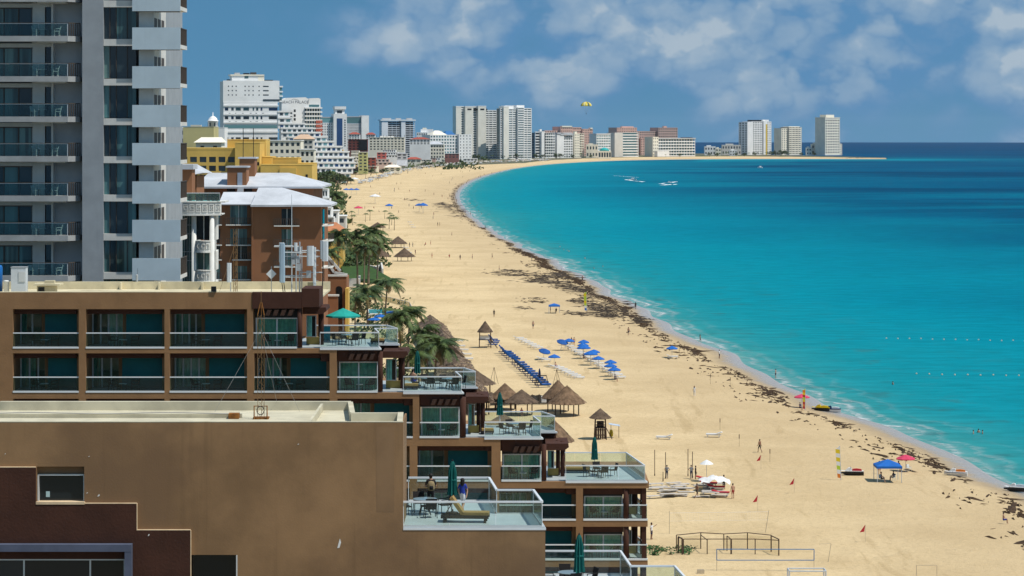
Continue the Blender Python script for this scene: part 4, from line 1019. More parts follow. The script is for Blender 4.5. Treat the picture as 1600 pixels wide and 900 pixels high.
for i, py in enumerate((-77, -17, 43, 103.5, 164, 223.5, 283.5, 343.5, 403.5)):
    z1 = py_z(py, TD); z0 = py_z(py + 34.5, TD); x0, x1 = tx(207), tx(282)
    piece('balcony_parapet', M_TPAR, x0, x1, TD - .15, TD + .02, z0, z1, tower)
    piece('balcony_slab', M_TLIGHT, x0 + .02, x1 - .01, TD + .021, TD + 4.4, z0 + .1, z0 + .42, tower)
    for k in range(9): piece('railing_bar', M_BARS, x1 - .08, x1 - .02, TD + .25 + k*.5, TD + .31 + k*.5, z0 + .42, z1 - .05, tower)
    piece('side_hand_rail', M_BARS, x1 - .09, x1 - .01, TD + .03, TD + 4.4, z1 - .06, z1, tower)
    # tall side windows
    xs = tx(240, TD + .9)
    for k in range(3): piece('side_window', M_BARS, xs - .05, xs + .02, TD + 1.3 + k*2.2, TD + 2.9 + k*2.2, z0 + .42, z0 + 2.7, tower)
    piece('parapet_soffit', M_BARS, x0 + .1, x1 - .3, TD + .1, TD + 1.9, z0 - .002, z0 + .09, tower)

# ------------------------------------------------------------------ equipment on the terraced hotel's roof
ZR = zt - .45
def roof_item(px, D=188.0): return px_x(px, D)
M_GALV = mat('galvanised', (0.42, 0.44, 0.45), 0.5, 0.1, metal=0.3)
M_PANEL = mat('antenna_panel', (0.56, 0.60, 0.62), 0.5, 0.06)
M_PANELB = mat('antenna_panel_blue', (0.30, 0.40, 0.48), 0.5, 0.06)
AD = 186.0
def az(py): return py_z(py, AD)
ant = thing('cell_antenna_mast', 'cluster of white cell antennas on poles at the roof corner', 'antenna', (px_x(466, AD), AD, ZR))
for px, a, b, r in ((463,382,455,.05), (468,378,455,.06), (471,385,455,.04)): MB().tube([(px_x(px, AD), AD + (px-466)*.06, ZR), (px_x(px, AD), AD + (px-466)*.06, az(a))], r, 7).build('pole', M_GALV, ant)
for px0, px1, py, dy in ((429,462,384,-.2), (429,458,416,-.1), (445,500,400.5,0), (468,512,392,.3), (437,484,433,0), (468,504,426,.3), (445,478,431,.2), (445,480,394,-.3)):
    MB().tube([(px_x(px0, AD), AD + dy, az(py)), (px_x(px1, AD), AD + dy, az(py))], .035, 6).build('cross_arm', M_PANEL, ant)
def panel(px0, px1, py0, py1, dy, m=M_PANEL, t=.14):
    o = MB(); x0, x1 = px_x(px0, AD), px_x(px1, AD); c = (x1-x0)*.22
    o.prism([(x0, AD+dy+t), (x0, AD+dy+c), (x0+c, AD+dy), (x1-c, AD+dy), (x1, AD+dy+c), (x1, AD+dy+t)], az(py1), az(py0))
    return o.build('antenna_panel', m, ant)
panel(437.5, 446, 380, 441, -.45, M_PANELB); panel(436, 444, 379, 410, -.05)
panel(480, 491, 384, 415, -.4); panel(489, 494, 386, 450, -.2, M_PANEL, .1); panel(503, 513, 377, 408, -.2); panel(500, 506, 376, 405, .2)
panel(460, 465, 379, 392, -.3); panel(464, 470, 386, 397, .2)
for px, py in ((482, 425), (464, 402), (466, 414), (458, 396), (459, 404)): piece('radio_unit', M_GALV, px_x(px-3, AD), px_x(px+4, AD), AD - .2, AD + .1, az(py+9), az(py-2), ant)
piece('equipment_box', mat('olive_box', (.22, .20, .12), .7), px_x(481, AD), px_x(489, AD), AD - .3, AD + .1, az(452), az(441), ant)
for px in (441, 444): MB().tube([(px_x(px, AD), AD - .3, az(441)), (px_x(px + 2, AD), AD - .1, ZR)], .03, 5).build('cable', M_BLACK, ant)
MB().tube([(px_x(505, AD), AD, az(408)), (px_x(504, AD), AD, az(446)), (px_x(498, AD), AD, ZR)], .04, 5).build('cable', M_BLACK, ant)
MB().tube([(px_x(454, AD), AD + 1, ZR), (px_x(454, AD), AD + 1, py_z(304, AD + 1))], [.05, .02], 6).build('whip_antenna', M_PANEL, ant)
for k in range(5): MB().tube([(px_x(494, AD), AD - .25, az(390 + k*12)), (px_x(498, AD), AD - .25, az(390 + k*12))], .02, 4).build('step_peg', M_GALV, ant)
MB().tube([(px_x(503, AD), AD, az(377)), (px_x(504, AD), AD, az(366)), (px_x(506, AD), AD, az(362))], .02, 4).build('cable', M_BLACK, ant)
o = thing('diamond_antenna', 'grey diamond shaped antenna panel on a short post', 'antenna', (px_x(424, AD), AD, ZR))
MB().prism_y([(px_x(424,AD), az(436)), (px_x(432,AD), az(428)), (px_x(424,AD), az(420)), (px_x(416,AD), az(428))], AD - .1, AD).build('panel', M_PANEL, o)
MB().tube([(px_x(424,AD), AD + .05, ZR), (px_x(424,AD), AD + .05, az(416))], .03, 6).build('post', M_GALV, o)
o = thing('white_antenna_panel', 'single white antenna panel standing left of the diamond antenna', 'antenna', (px_x(358, AD), AD, ZR))
MB().prism([(px_x(354.5,AD), AD), (px_x(356,AD), AD-.12), (px_x(360,AD), AD-.12), (px_x(361.5,AD), AD), (px_x(361.5,AD), AD+.1), (px_x(354.5,AD), AD+.1)], az(441), az(411)).build('panel', M_PANEL, o)
MB().tube([(px_x(360,AD), AD + .15, ZR), (px_x(360,AD), AD + .15, az(414))], .04, 6).build('post', M_GALV, o)
o = thing('roof_lattice_mast', 'thin yellow brown lattice mast rising in front of the brown building', 'mast', (px_x(368, AD), AD + 2, ZR))
cx, cy = px_x(368, AD+2), AD + 2; zt2 = py_z(358, AD+2)
LG = [(cx-.14, cy-.08), (cx+.14, cy-.08), (cx, cy+.16)]
for p in LG: MB().tube([(*p, ZR), (*p, zt2)], .022, 4).build('mast_leg', M_MAST, o)
for k in range(10):
    a_, b_ = ZR + (zt2-ZR)*k/10, ZR + (zt2-ZR)*(k+1)/10; mb = MB()
    for i in range(3): mb.tube([(*LG[i], a_), (*LG[(i+1)%3], b_)], .014, 4)
    mb.build('lattice_brace', M_MAST, o)
MB().tube([(cx, cy, zt2), (cx, cy, py_z(336, AD+2))], .02, 4).build('antenna_rod', M_BLACK, o)
MB().tube([(cx, cy, zt2 - 1), (px_x(342, AD), AD, ZR)], .012, 4).build('guy_wire', M_MAST, o)
o = thing('roof_speaker', 'small black floodlight on the brown parapet edge', 'speaker', (px_x(334, HD), HD + .1, zt))  # box built as a small speaker
MB().prism_y([(px_x(330,HD), zt + .08), (px_x(338,HD), zt + .05), (px_x(337.5,HD), zt + .42), (px_x(330,HD), zt + .42)], HD - .1, HD + .2).build('housing', M_BLACK, o); piece('bracket', M_BARS, px_x(333,HD), px_x(335,HD), HD + .02, HD + .12, zt + .05, zt + .1, o)
o = thing('roof_vent_box', 'cream vent box with overhanging lid on the roof', 'vent', (px_x(75, 186), 186, ZR))
xa, xb = px_x(60, 186), px_x(88, 186); piece('body', M_CREAM, xa, xb, 185.4, 186.4, ZR, ZR + .62, o); piece('lid', M_CREAM, xa - .2, xb + .4, 185.1, 186.7, ZR + .621, ZR + .74, o); piece('upstand', M_CREAM, xa + .5, xa + 1.2, 185.7, 186.2, ZR + .741, ZR + .95, o)
piece('grille', M_BLACK, xa + .1, xa + .55, 185.37, 185.399, ZR + .15, ZR + .5, o)
o = thing('air_conditioner', 'upright white air conditioning cabinet at the roof left end', 'air conditioner', (px_x(30, 185), 185, ZR))
xa, xb = px_x(18, 185), px_x(41, 185); piece('cabinet', M_PANEL, xa, xb, 184.8, 185.6, ZR, py_z(418, 185), o); piece('side_grille', M_FRAME, xa + .55, xb - .05, 184.76, 184.798, py_z(440, 185), py_z(424, 185), o); piece('top_cap', M_GALV, xa - .03, xb + .03, 184.77, 185.63, py_z(418, 185) + .002, py_z(418, 185) + .05, o)
o = thing('blue_water_tank', 'bright blue tank cut by the left edge on the roof', 'tank', (px_x(-4, 186), 186, ZR))
MB().lathe([(.42,0),(.42,1.9),(.36,2.05),(.1,2.1)], 14, (px_x(-5, 186), 186, ZR)).build('tank_body', mat('blue_plastic', (.01, .13, .40), .5), o, True); MB().lathe([(.12,2.1),(.12,2.2)], 8, (px_x(-5, 186), 186, ZR)).build('lid', M_BLACK, o)
o = thing('white_pipe_stack', 'short white vent pipe beside the air conditioner cabinet', 'pipe', (px_x(10, 185), 185, ZR))
MB().lathe([(.2,0),(.2,.9),(.23,.92),(.23,1.0),(.05,1.03)], 12, (px_x(10, 185.), 185., ZR)).build('pipe', M_WHITE, o, True); MB().lathe([(.26,0),(.26,.05)], 12, (px_x(10, 185.), 185., ZR)).build('flange', M_WHITE, o)
o = thing('parapet_camera', 'small grey sensor on the rear parapet below the pale balconies', 'sensor', (px_x(214, 191.3), 191.3, zt + .1))
MB().lathe([(.09,0),(.09,.5),(.03,.55)], 8, (px_x(214,191.3), 191.3, zt + .1)).build('housing', M_GALV, o); MB().tube([(px_x(215,191.3), 191.3, zt + .6), (px_x(215,191.3), 191.3, zt + 1.1)], .012, 4).build('aerial', M_BLACK, o)

# ================================================================== GENERIC FACADES
M_FWHITE = mat('far_white', (0.80, 0.80, 0.78), 0.85, 0.08, 0.08, streak=0.10)
M_FCREAM = mat('far_cream', (0.80, 0.75, 0.62), 0.85, 0.08, 0.08)
M_FGREY = mat('far_grey', (0.46, 0.47, 0.48), 0.85, 0.08, 0.08)
M_FPINK = mat('far_pink', (0.62, 0.40, 0.33), 0.85, 0.10, 0.08)
M_FYEL = mat('ochre_wall', (0.68, 0.45, 0.115), 0.85, 0.10, 0.15, streak=0.12)
M_FTERRA = mat('terracotta_wall', (0.270, 0.122, 0.058), 0.88, 0.12, 0.2, streak=0.12)
M_FRED = mat('red_roof', (0.34, 0.075, 0.05), 0.85, 0.2, 0.3)
M_FORANGE = mat('clay_roof', (0.46, 0.185, 0.085), 0.85, 0.2, 0.3)
M_WROOF = mat('white_roof', (0.50, 0.52, 0.55), 0.8, 0.16, 0.25, streak=0.25)
M_FBLUE = mat('blue_roof', (0.02, 0.13, 0.34), 0.6, 0.1, 0.1)
FG = dark_glass('far_glass', (0.045, 0.062, 0.072), 0.12, 0.5)
FGB = dark_glass('far_blue_glass', (0.012, 0.040, 0.110), 0.1, 0.5)
FGT = dark_glass('far_teal_glass', (0.095, 0.20, 0.21), 0.12, 0.5)  # far glass lightened in colour to stand in for haze

def cells(a, b, n, frac=.6, m0=0.0, m1=0.0):
    a += m0; b -= m1; s = (b - a) / n; g = s * (1 - frac) / 2
    return [(a + s*i + g, a + s*(i+1) - g) for i in range(n)]
def lattice(root, axis, fix, u0, u1, z0, z1, uc, zc, wm, pm, dep=.5, sgn=1, join=False, name='window'):
    """a wall with real openings and panes set back in them. axis x: wall at y=fix looking to -y; axis y: wall at x=fix looking to sgn*x"""
    mb = MB(); pb = MB()
    def bxx(mb_, a, b, c, d, e, f):      # u range, depth range (0 = outside), z range
        if axis == 'x': mb_.box(a, b, fix + c, fix + d, e, f)
        else: mb_.box(fix - sgn*c, fix - sgn*d, a, b, e, f)
    zs = [z0] + [v for c in zc for v in c] + [z1]
    for i in range(0, len(zs), 2):
        if zs[i+1] - zs[i] > .01: bxx(mb, u0, u1, 0, dep, zs[i], zs[i+1])
    us = [u0] + [v for c in uc for v in c] + [u1]
    for (a, b) in zc:
        for i in range(0, len(us), 2):
            if us[i+1] - us[i] > .01: bxx(mb, us[i], us[i+1], 0, dep, a, b)
    mb.build('wall', wm, root)
    pms = pm if isinstance(pm, list) else [pm]
    for (a, b) in zc:
        for (c, d) in uc:
            if join: bxx(pb, c, d, dep - .12, dep - .02, a, b)
            else:
                m = random.choice(pms)
                if axis == 'x': piece(name, m, c, d, fix + dep - .12, fix + dep - .02, a, b, root)
                else: piece(name, m, fix - sgn*(dep-.12), fix - sgn*(dep-.02), c, d, a, b, root)
    if join and pb.v: tag(pb.build('window_rows', pms[0], root), kind='stuff')
def block(root, x0, x1, y0, y1, z0, z1, wm, pm=None, front=None, right=None, left=None, join=False, dep=.5, roof=None, par=.8):
    """front/right/left: (columns, rows, width share, height share[, z margin bottom, z margin top])"""
    if pm is None: pm = FG
    d = dep
    piece('core', wm, x0 + (d if left else 0), x1 - (d if right else 0), y0 + (d if front else 0), y1, z0, z1 - .05, root)
    for spec, ax, fix, u0, u1, sg in ((front, 'x', y0, x0, x1, 1), (right, 'y', x1, y0 + (d if front else 0), y1, 1), (left, 'y', x0, y0 + (d if front else 0), y1, -1)):
        if not spec: continue
        nc, nr, fw, fh = spec[:4]; mb_, mt = (spec[4:6] if len(spec) > 4 else (0, 0))
        lattice(root, ax, fix, u0, u1, z0, z1, cells(u0, u1, nc, fw), cells(z0, z1, nr, fh, mb_, mt), wm, pm, d, sg, join)
    piece('roof', roof or wm, x0 - .05, x1 + .05, y0 - .05, y1 + .05, z1, z1 + par * .3, root)
def bld(name, label, D, pxa, pxb, pyt, yaw=0, zb=2.5, group=None, cat='hotel'):
    """returns root at the middle of the front foot, width, height; local coordinates from there"""
    wd = (pxb - pxa) / FPX * D; h = py_z(pyt, D) - zb
    r = thing(name, label, cat, (px_x((pxa + pxb) / 2, D), D, zb), R(yaw), group, local=True)
    return r, wd, h
def lz_(py, D, zb=2.5): return py_z(py, D) - zb
def ribbons(root, x0, x1, y0, y1, z0, z1, n, slab_m, glass_m, proj=1.2, th=.55, right=True, divs=0, par=.0, left=False):
    """glazed body wrapped by one projecting balcony slab per floor"""
    piece('glazed_body', glass_m, x0, x1 - (proj if right else 0), y0 + proj, y1, z0, z1, root)
    s = (z1 - z0) / n
    for i in range(n):
        piece('balcony', slab_m, x0 - (proj if left else 0), x1, y0, y1, z0 + s*i, z0 + s*i + th + par, root)
    for k in range(divs + 1):
        xx = x0 + (x1 - x0) * k / divs if divs else x0
        piece('fin', slab_m, xx - .2, xx + .2, y0 + .15, y0 + proj + .2, z0, z1 - .02, root)
    piece('roof', slab_m, x0, x1, y0, y1, z1, z1 + .6, root)
# ================================================================== WHITE ORNATE AND TERRACOTTA BUILDINGS (250 - 400 m)
OD = 250.0
def ox(px, D=OD): return px_x(px, D)
def oz(py, D=OD): return py_z(py, D)
orn = thing('white_balcony_house', 'white house with ornate panelled balconies behind the grey tower', 'house', (ox(300), OD + 5, 3))
M_OW = mat('ornate_white', (0.66, 0.66, 0.62), 0.8, 0.10, 0.8, streak=.15)
M_PLANT = mat('pot_plant', (0.035, 0.075, 0.020), 0.9, 0.3, 3.0)
piece('body', M_OW, ox(200), ox(296), OD + 2.5, OD + 9, 5, oz(336), orn)
piece('stair_glass', G_CURT, ox(276), ox(301), OD + 1.6, OD + 2.4, 5, oz(338), orn)
for k in range(7): piece('glass_mullion', M_FRAME, ox(278 + k*3.6), ox(278.5 + k*3.6), OD + 1.5, OD + 1.599, 5, oz(338), orn)
for py in (352, 366, 394, 408): piece('glass_transom', M_FRAME, ox(276), ox(301), OD + 1.48, OD + 1.595, oz(py + .8), oz(py), orn)
# curved corner bay: windows between white columns
def bay_arc(px0, px1, bulge, n=8):
    x0, x1 = ox(px0), ox(px1); return [(x0 + (x1-x0)*i/n, OD - bulge * math.sin(math.pi*i/n)) for i in range(n + 1)]
def arc_wall(mb, P, t, z0, z1):
    Q = [(p[0], p[1] + t) for p in P]; mb.prism(P + Q[::-1], z0, z1); return mb
for (za, zb2, a, b, bul) in ((334, 316, 248, 345.5, .9), (392, 377, 302, 335.5, .7), (439, 423, 302, 335.5, .7)):
    P = bay_arc(a, b, bul); arc_wall(MB(), P, .25, oz(za), oz(zb2)).build('balustrade', M_OW, orn)
    arc_wall(MB(), [(p[0], p[1] - .12) for p in P], .5, oz(zb2), oz(zb2 - 1.5)).build('balustrade_cap', M_OW, orn)
    arc_wall(MB(), [(p[0], p[1] - .18) for p in P], .7, oz(za + 2.5), oz(za)).build('cornice', M_OW, orn)
    arc_wall(MB(), P, 3.2, oz(za + 2), oz(za + .2)).build('floor', M_OW, orn)
    nseg = 10 if b - a > 50 else 5
    P2 = bay_arc(a, b, bul, nseg)
    for p, q in zip(P2, P2[1:]):
        h0, h1 = oz(za) + .18, oz(zb2) - .15; g = (q[0]-p[0]) * .12
        for (u0, u1, v0, v1) in ((g, 1, h0, h0 + .1), (g, 1, h1 - .1, h1), (g, .0, h0 + .1, h1 - .1)):
            pass
        A_ = (p[0] + g, p[1] + (q[1]-p[1])*.12); B_ = (q[0] - g, q[1] - (q[1]-p[1])*.12)
        mb = MB(); yo = -.08
        for (s, e, v0, v1) in ((0, 1, h0, h0 + .09), (0, 1, h1 - .09, h1), (0, .14, h0 + .09, h1 - .09), (.86, 1, h0 + .09, h1 - .09)):
            a2 = (A_[0] + (B_[0]-A_[0])*s, A_[1] + (B_[1]-A_[1])*s + yo); b2 = (A_[0] + (B_[0]-A_[0])*e, A_[1] + (B_[1]-A_[1])*e + yo)
            mb.prism([a2, b2, (b2[0], b2[1] + .1), (a2[0], a2[1] + .1)], v0, v1)
        mb.build('panel_frame', M_OW, orn)
        mx_ = ((A_[0]+B_[0])/2, (A_[1]+B_[1])/2 + yo); zc = (h0 + h1) / 2
        MB().tube([(mx_[0] + .16*math.cos(t_), mx_[1], zc + .2*math.sin(t_)) for t_ in np.linspace(.4, 5.6, 9)], .045, 4).build('scroll_ornament', M_OW, orn)
for px in (303.5, 331.5): MB().tube([(ox(px), OD - .2, 5), (ox(px), OD - .2, oz(335))], .24, 10).build('column', M_OW, orn, True)
piece('column', M_OW, ox(334), ox(336), OD + .6, OD + 1, 5, oz(335), orn)
for za, zb2 in ((375, 336), (422, 393), (470, 440)):
    for a, b in ((306, 317), (318, 330)): piece('window_pane', random.choice([G_DARK, G_CURT]), ox(a), ox(b), OD + .5, OD + .6, oz(za), oz(zb2), orn)
    piece('window_mullion', M_OW, ox(317), ox(318.3), OD + .4, OD + .61, oz(za), oz(zb2), orn)
    piece('bay_wall', M_OW, ox(300), ox(337), OD + .7, OD + 2.4, oz(za), oz(zb2), orn)
for za, zb2 in ((384, 379), (395, 391.5), (441, 437)): piece('string_course', M_OW, ox(200), ox(285), OD + 2.2, OD + 2.48, oz(za), oz(zb2), orn)
railing(orn, [(ox(268), OD - .2), (ox(344), OD - .3)], oz(315), .85, glass_mat('teal_rail_glass', (.45, .78, .78), .1, .18), 1.3, .02, False)
for i, (px, s) in enumerate(((308, .5), (314, .6), (325, .4), (332, .7), (338, .6), (296, .4))):
    pl = thing('potted_plant', 'bushy potted plant, %s from the left on the ornate white terrace' % ORD[i], 'plant', (ox(px), OD + .6, oz(314)), group='potted plants on the ornate terrace')
    MB().lathe([(.16,0),(.22,.35),(.2,.36)], 8, (ox(px), OD + .6, oz(314))).build('pot', M_FTERRA, pl)
    mb = MB()
    for k in range(40):
        q = random.uniform(0, 6.28); e = random.uniform(.1, 1.4); L = s * random.uniform(.5, 1); d = Vector((math.cos(q)*math.cos(e), math.sin(q)*math.cos(e), math.sin(e))) * L
        c = Vector((ox(px), OD + .6, oz(314) + .36)); n = Vector((-d.y, d.x, 0)) * .18
        mb.add([c, c + d*.6 + n, c + d, c + d*.6 - n], [(0, 1, 2, 3)])
    mb.build('leaves', M_PLANT, pl)
piece('attic', M_FTERRA, ox(200), ox(288), OD + 6, OD + 8.5, oz(336), oz(266), orn); piece('attic_roof', M_WROOF, ox(200), ox(291), OD + 5.5, OD + 9, oz(266), oz(258), orn)
piece('floor_band', M_OW, ox(200), ox(347), OD + 2.5, OD + 6, oz(318), oz(315.4), orn)

BD = 388.0
def qx(px, D=BD): return px_x(px, D)
def qz(py, D=BD): return py_z(py, D)
ter = thing('terracotta_building', 'terracotta block with white hipped roofs and small dark balconies', 'building', (qx(430), BD + 8, 3))
def hip(root, px0, px1, pye, pyr, y0, y1, D, ov=.6, rl=None, rr=None, m=M_WROOF, name='roof'):
    """hipped roof: eave at pye, ridge at pyr measured at its own depth"""
    x0, x1 = px_x(px0, D), px_x(px1, D); ze = py_z(pye, D); ym_ = (y0 + y1) / 2; zr_ = py_z(pyr, ym_)
    a = x0 + (rl if rl is not None else (y1-y0)/2); b = x1 - (rr if rr is not None else (y1-y0)/2)
    mb = MB()
    mb.add([(x0,y0,ze),(x1,y0,ze),(x1,y1,ze),(x0,y1,ze),(a,ym_,zr_),(b,ym_,zr_)], [(0,1,5,4),(1,2,5),(2,3,4,5),(3,0,4),(3,2,1,0)])
    o = mb.build(name, m, root)
    mb = MB().box(x0 - .05, x1 + .05, y0 - .06, y1 + .05, ze - .3, ze - .002); mb.build('eave', m, root)
    return o
piece('front_wall', M_FTERRA, qx(394), qx(502), BD, BD + 14, 2, qz(321), ter)
piece('side_wall', M_FTERRA, qx(325), qx(394) - .01, BD + 2.2, BD + 14, 2, qz(321), ter)
piece('corner_pilaster', M_FTERRA, qx(393), qx(396), BD - .12, BD + .1, 2, qz(320), ter)
hip(ter, 392, 517, 320, 293, BD - 1.2, BD + 12, BD - 1.2, rl=.5, rr=8)
MB().add([(qx(340), BD + 1, qz(319)), (qx(393.5), BD + 1, qz(319)), (qx(393.5), BD + 8, qz(300, BD+8)), (qx(340), BD + 8, qz(300, BD+8)), (qx(340), BD + 1, qz(320.5)), (qx(393.5), BD + 1, qz(320.5)), (qx(393.5), BD + 8, qz(302, BD+8)), (qx(340), BD + 8, qz(302, BD+8))],
         [(0,1,2,3),(4,7,6,5),(0,4,5,1),(1,5,6,2),(2,6,7,3),(3,7,4,0)]).build('roof', M_WROOF, ter)
# balconies on the front wall
def dark_balcony(px0, px1, py, D, w0, w1, wt):
    z = py_z(py, D); x0, x1 = px_x(px0, D), px_x(px1, D); y = D
    piece('balcony_slab', M_OW, x0, x1, y - 1.0, y, z - .16, z, ter)
    n = max(6, int((x1 - x0) / .28))
    for k in range(n + 1): piece('baluster', M_BARS, x0 + (x1-x0)*k/n - .035, x0 + (x1-x0)*k/n + .035, y - .97, y - .90, z, z + .95, ter)
    piece('hand_rail', M_BARS, x0, x1, y - .98, y - .88, z + .951, z + 1.02, ter)
    piece('window_pane', random.choice([G_CURT, G_DARK, G_CURT]), px_x(w0, D), px_x(w1, D), y - .05, y + .03, z + .02, z + wt, ter)
    piece('window_mullion', M_FRAME, (px_x(w0, D)+px_x(w1, D))/2 - .05, (px_x(w0, D)+px_x(w1, D))/2 + .05, y - .09, y - .051, z + .02, z + wt, ter)
    piece('window_head', M_FTERRA, px_x(w0, D) - .1, px_x(w1, D) + .1, y - .12, y - .002, z + wt, z + wt + .15, ter)
for py in (352, 384, 416): dark_balcony(429, 468, py, BD, 440, 457, 2.5)
for py, h in ((350.5, 2.9), (382, 2.4), (405, 2.0), (436, 2.0)): dark_balcony(354 if h > 2.2 else 364, 393, py, BD + 2.2, 360 if h > 2.2 else 367, 386, h)
for py in (350.5, 382, 405, 436): dark_balcony(330, 347, py, BD + 2.2, 332, 344, 2.3)
# bays on the beach side
for py in (352, 376, 418): 
    z = qz(py); x0 = qx(502)
    MB().prism([(x0, BD + 1), (x0 + .9, BD + 1.6), (x0 + 1.5, BD + 3), (x0 + 1.5, BD + 6), (x0, BD + 7)], z - .2, z).build('side_balcony', M_OW, ter)
    for k in range(9): piece('baluster', M_BARS, x0 + .9 + .07*min(k, 8), x0 + .96 + .07*min(k, 8), BD + 1.6 + k*.5, BD + 1.7 + k*.5, z, z + .95, ter)
    piece('side_window', G_DARK, x0 + .001, x0 + .08, BD + 2, BD + 5.6, z + .02, z + 2.3, ter)
# upper rear block with its own roof and two stair heads
RD = 400.0
hip(ter, 303, 502, 291.5, 270, RD, RD + 22, RD, rl=1, rr=6)
piece('rear_wall', M_FTERRA, px_x(310, RD+1), px_x(490, RD+1), RD + 1, RD + 20, 2, py_z(292.6, RD+1), ter)
for a, b in ((354, 366), (381, 393)): piece('clerestory_opening', M_BLACK, px_x(a, RD), px_x(b, RD), RD + .8, RD + .99, py_z(302, RD), py_z(294.5, RD), ter)
for (a, b, pt, y0, y1) in ((355, 385, 262, RD + 1, RD + 5), (374, 398, 248, RD + 8, RD + 12)):
    x0, x1 = px_x(a, y0), px_x(b, y0)
    piece('stair_head', M_FTERRA, x0, x1, y0, y1, py_z(292, y0), py_z(pt, y0), ter); piece('stair_head_cap', M_WROOF, x0 - .2, x1 + .2, y0 - .2, y1 + .2, py_z(pt, y0) + .002, py_z(pt - 2.4, y0), ter)
x0, x1 = px_x(371, RD+.9), px_x(378.5, RD+.9); piece('stair_door', mat('pale_blue_door', (.32, .36, .42), .5), x0, x1, RD + .9, RD + .999, py_z(291, RD), py_z(270, RD), ter)
for k in range(5): piece('stair_step', M_FGREY, px_x(371, RD-.5), px_x(380, RD-.5), RD - 1.6 + k*.35, RD - 1.3 + k*.35, py_z(302.5, RD-.5), py_z(302.5 - (k+1)*2, RD-.5), ter)
for px, y in ((380, RD + 9), (396, RD + 9)): MB().tube([(px_x(px, y), y, py_z(247, y)), (px_x(px, y), y, py_z(200, y))], .06, 5).build('whip_antenna', M_BLACK, ter)
MB().add([(px_x(283, 330), 326, py_z(276, 330)), (px_x(318, 330), 330, py_z(270, 330)), (px_x(300, 330), 336, py_z(258, 330)), (px_x(285, 330), 336, py_z(258, 330)), (px_x(283, 330), 340, py_z(276, 330)), (px_x(318, 330), 340, py_z(272, 330))], [(0,1,2,3),(1,5,2),(0,3,4),(0,4,5,1),(3,2,5,4)]).build('hip_corner', M_WROOF, ter)
piece('hip_corner_wall', M_FTERRA, px_x(284, 330), px_x(306, 330), 331, 339, 4, py_z(275.5, 330), ter)
# arched garden wings below, towards the beach
WD = 425.0
def wx(px, D=WD): return px_x(px, D)
def wz(py, D=WD): return py_z(py, D)
wing2 = thing('arched_garden_house', 'terracotta garden house with arches and white stair copings', 'house', (wx(520), WD, 2.5))
def arch_wall(root, px0, px1, pyt, pyb, pa, pb, pat, D, m):
    """a wall with one arched opening"""
    x0, x1, a, b = (px_x(v, D) for v in (px0, px1, pa, pb)); zt_, zb_ = py_z(pyt, D), py_z(pyb, D); r = (b - a) / 2; zs = py_z(pat, D) - r; c = (a + b) / 2
    mb = MB(); n = 10
    arc = [(c - r*math.cos(math.pi*i/n), zs + r*math.sin(math.pi*i/n)) for i in range(n + 1)]
    mb.box(x0, a, D, D + .5, zb_, zt_); mb.box(b, x1, D, D + .5, zb_, zt_)
    for p, q in zip(arc, arc[1:]): mb.prism_y([(p[0], p[1]), (q[0], q[1]), (q[0], zt_), (p[0], zt_)], D, D + .5)
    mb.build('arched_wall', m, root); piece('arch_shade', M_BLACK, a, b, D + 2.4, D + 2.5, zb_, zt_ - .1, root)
    piece('coping', M_OW, x0 - .15, x1 + .15, D - .12, D + .62, zt_, zt_ + .28, root)
arch_wall(wing2, 512, 541, 432, 500, 524, 535, 447, WD, M_FTERRA); piece('house_body', M_FTERRA, wx(480), wx(540), WD + 2.6, WD + 9, 2, wz(434), wing2)
arch_wall(wing2, 497, 528, 463, 520, 502, 512, 482, WD - 12, M_FTERRA); piece('side_pier', M_FYEL, wx(540), wx(545), WD - 1, WD + 2, 2, wz(450), wing2)
for (a, pa, b, pb) in ((500, 395, 520, 427), (520, 427, 541, 431), (508, 400, 530, 425), (498, 443, 512, 461)):
    MB().tube([(wx(a), WD + 3, wz(pa)), (wx(b), WD + 3, wz(pb))], .28, 4).build('stair_coping', M_OW, wing2)
for k in range(6): piece('stair_tread', M_FTERRA, wx(505 + k*4), wx(509 + k*4), WD + 2.9, WD + 5, 2, wz(402 + k*5), wing2)
# low garden wall, lawn and sea wall between the palms and the beach
M_LAWN = mat('lawn', (0.030, 0.075, 0.012), 0.95, 0.3, 0.6, bump=.5, bscale=8)
M_GWALL = mat('garden_wall', (0.60, 0.59, 0.55), 0.85, 0.15, 0.4, streak=.3)
def gp(px, py, z=2.2): p = at_z(px, py, z); return (p.x, p.y)
lw = [gp(540,437), gp(604,443), gp(612,437), gp(570,418), gp(545,404), gp(524,400)]
struct('lawn', MB().prism(lw, 1.3, [2.3, 2.3, 2.6, 3.6, 4.4, 4.4]).build('lawn', M_LAWN))
gw = thing('garden_wall', 'white garden wall and gate posts edging the lawn by the palms', 'wall', (*gp(540, 440), 1.6))
for (a, b, h) in (((540,446),(560,446),2.6), ((560,446),(562,440),2.4), ((585,423),(596,420),2.0), ((596,420),(598,430),2.6), ((524,408),(590,424),2.0), ((598,440),(604,446),1.8)):
    p, q = gp(*a), gp(*b); seg_box(MB(), p, q, .5, 1.2, 1.6 + h).build('wall_panel', M_GWALL, gw)
pool = thing('turquoise_pool', 'small turquoise swimming pool beside the palms', 'pool', (*gp(588, 487), 2.0))
pp = [gp(575,491,2.2), gp(612,491,2.2), gp(606,484,2.2), gp(574,484,2.2)]
MB().prism(pp, 1.9, 2.35).build('pool_rim', M_OW, pool); c_ = np.mean(np.array(pp), 0); MB().prism([tuple(c_ + (np.array(p) - c_)*.88) for p in pp], 2.351, 2.36).build('pool_water', mat('pool_water', (.05, .42, .50), .1, .1, spec=.5), pool)
fence = thing('glass_sand_fence', 'low mesh fence separating the palm garden from the sand', 'fence', (*gp(600, 478), 1.6))
fpts = [gp(575,467,1.8), gp(610,472,1.8), gp(640,480,1.8), gp(646,492,1.8)]
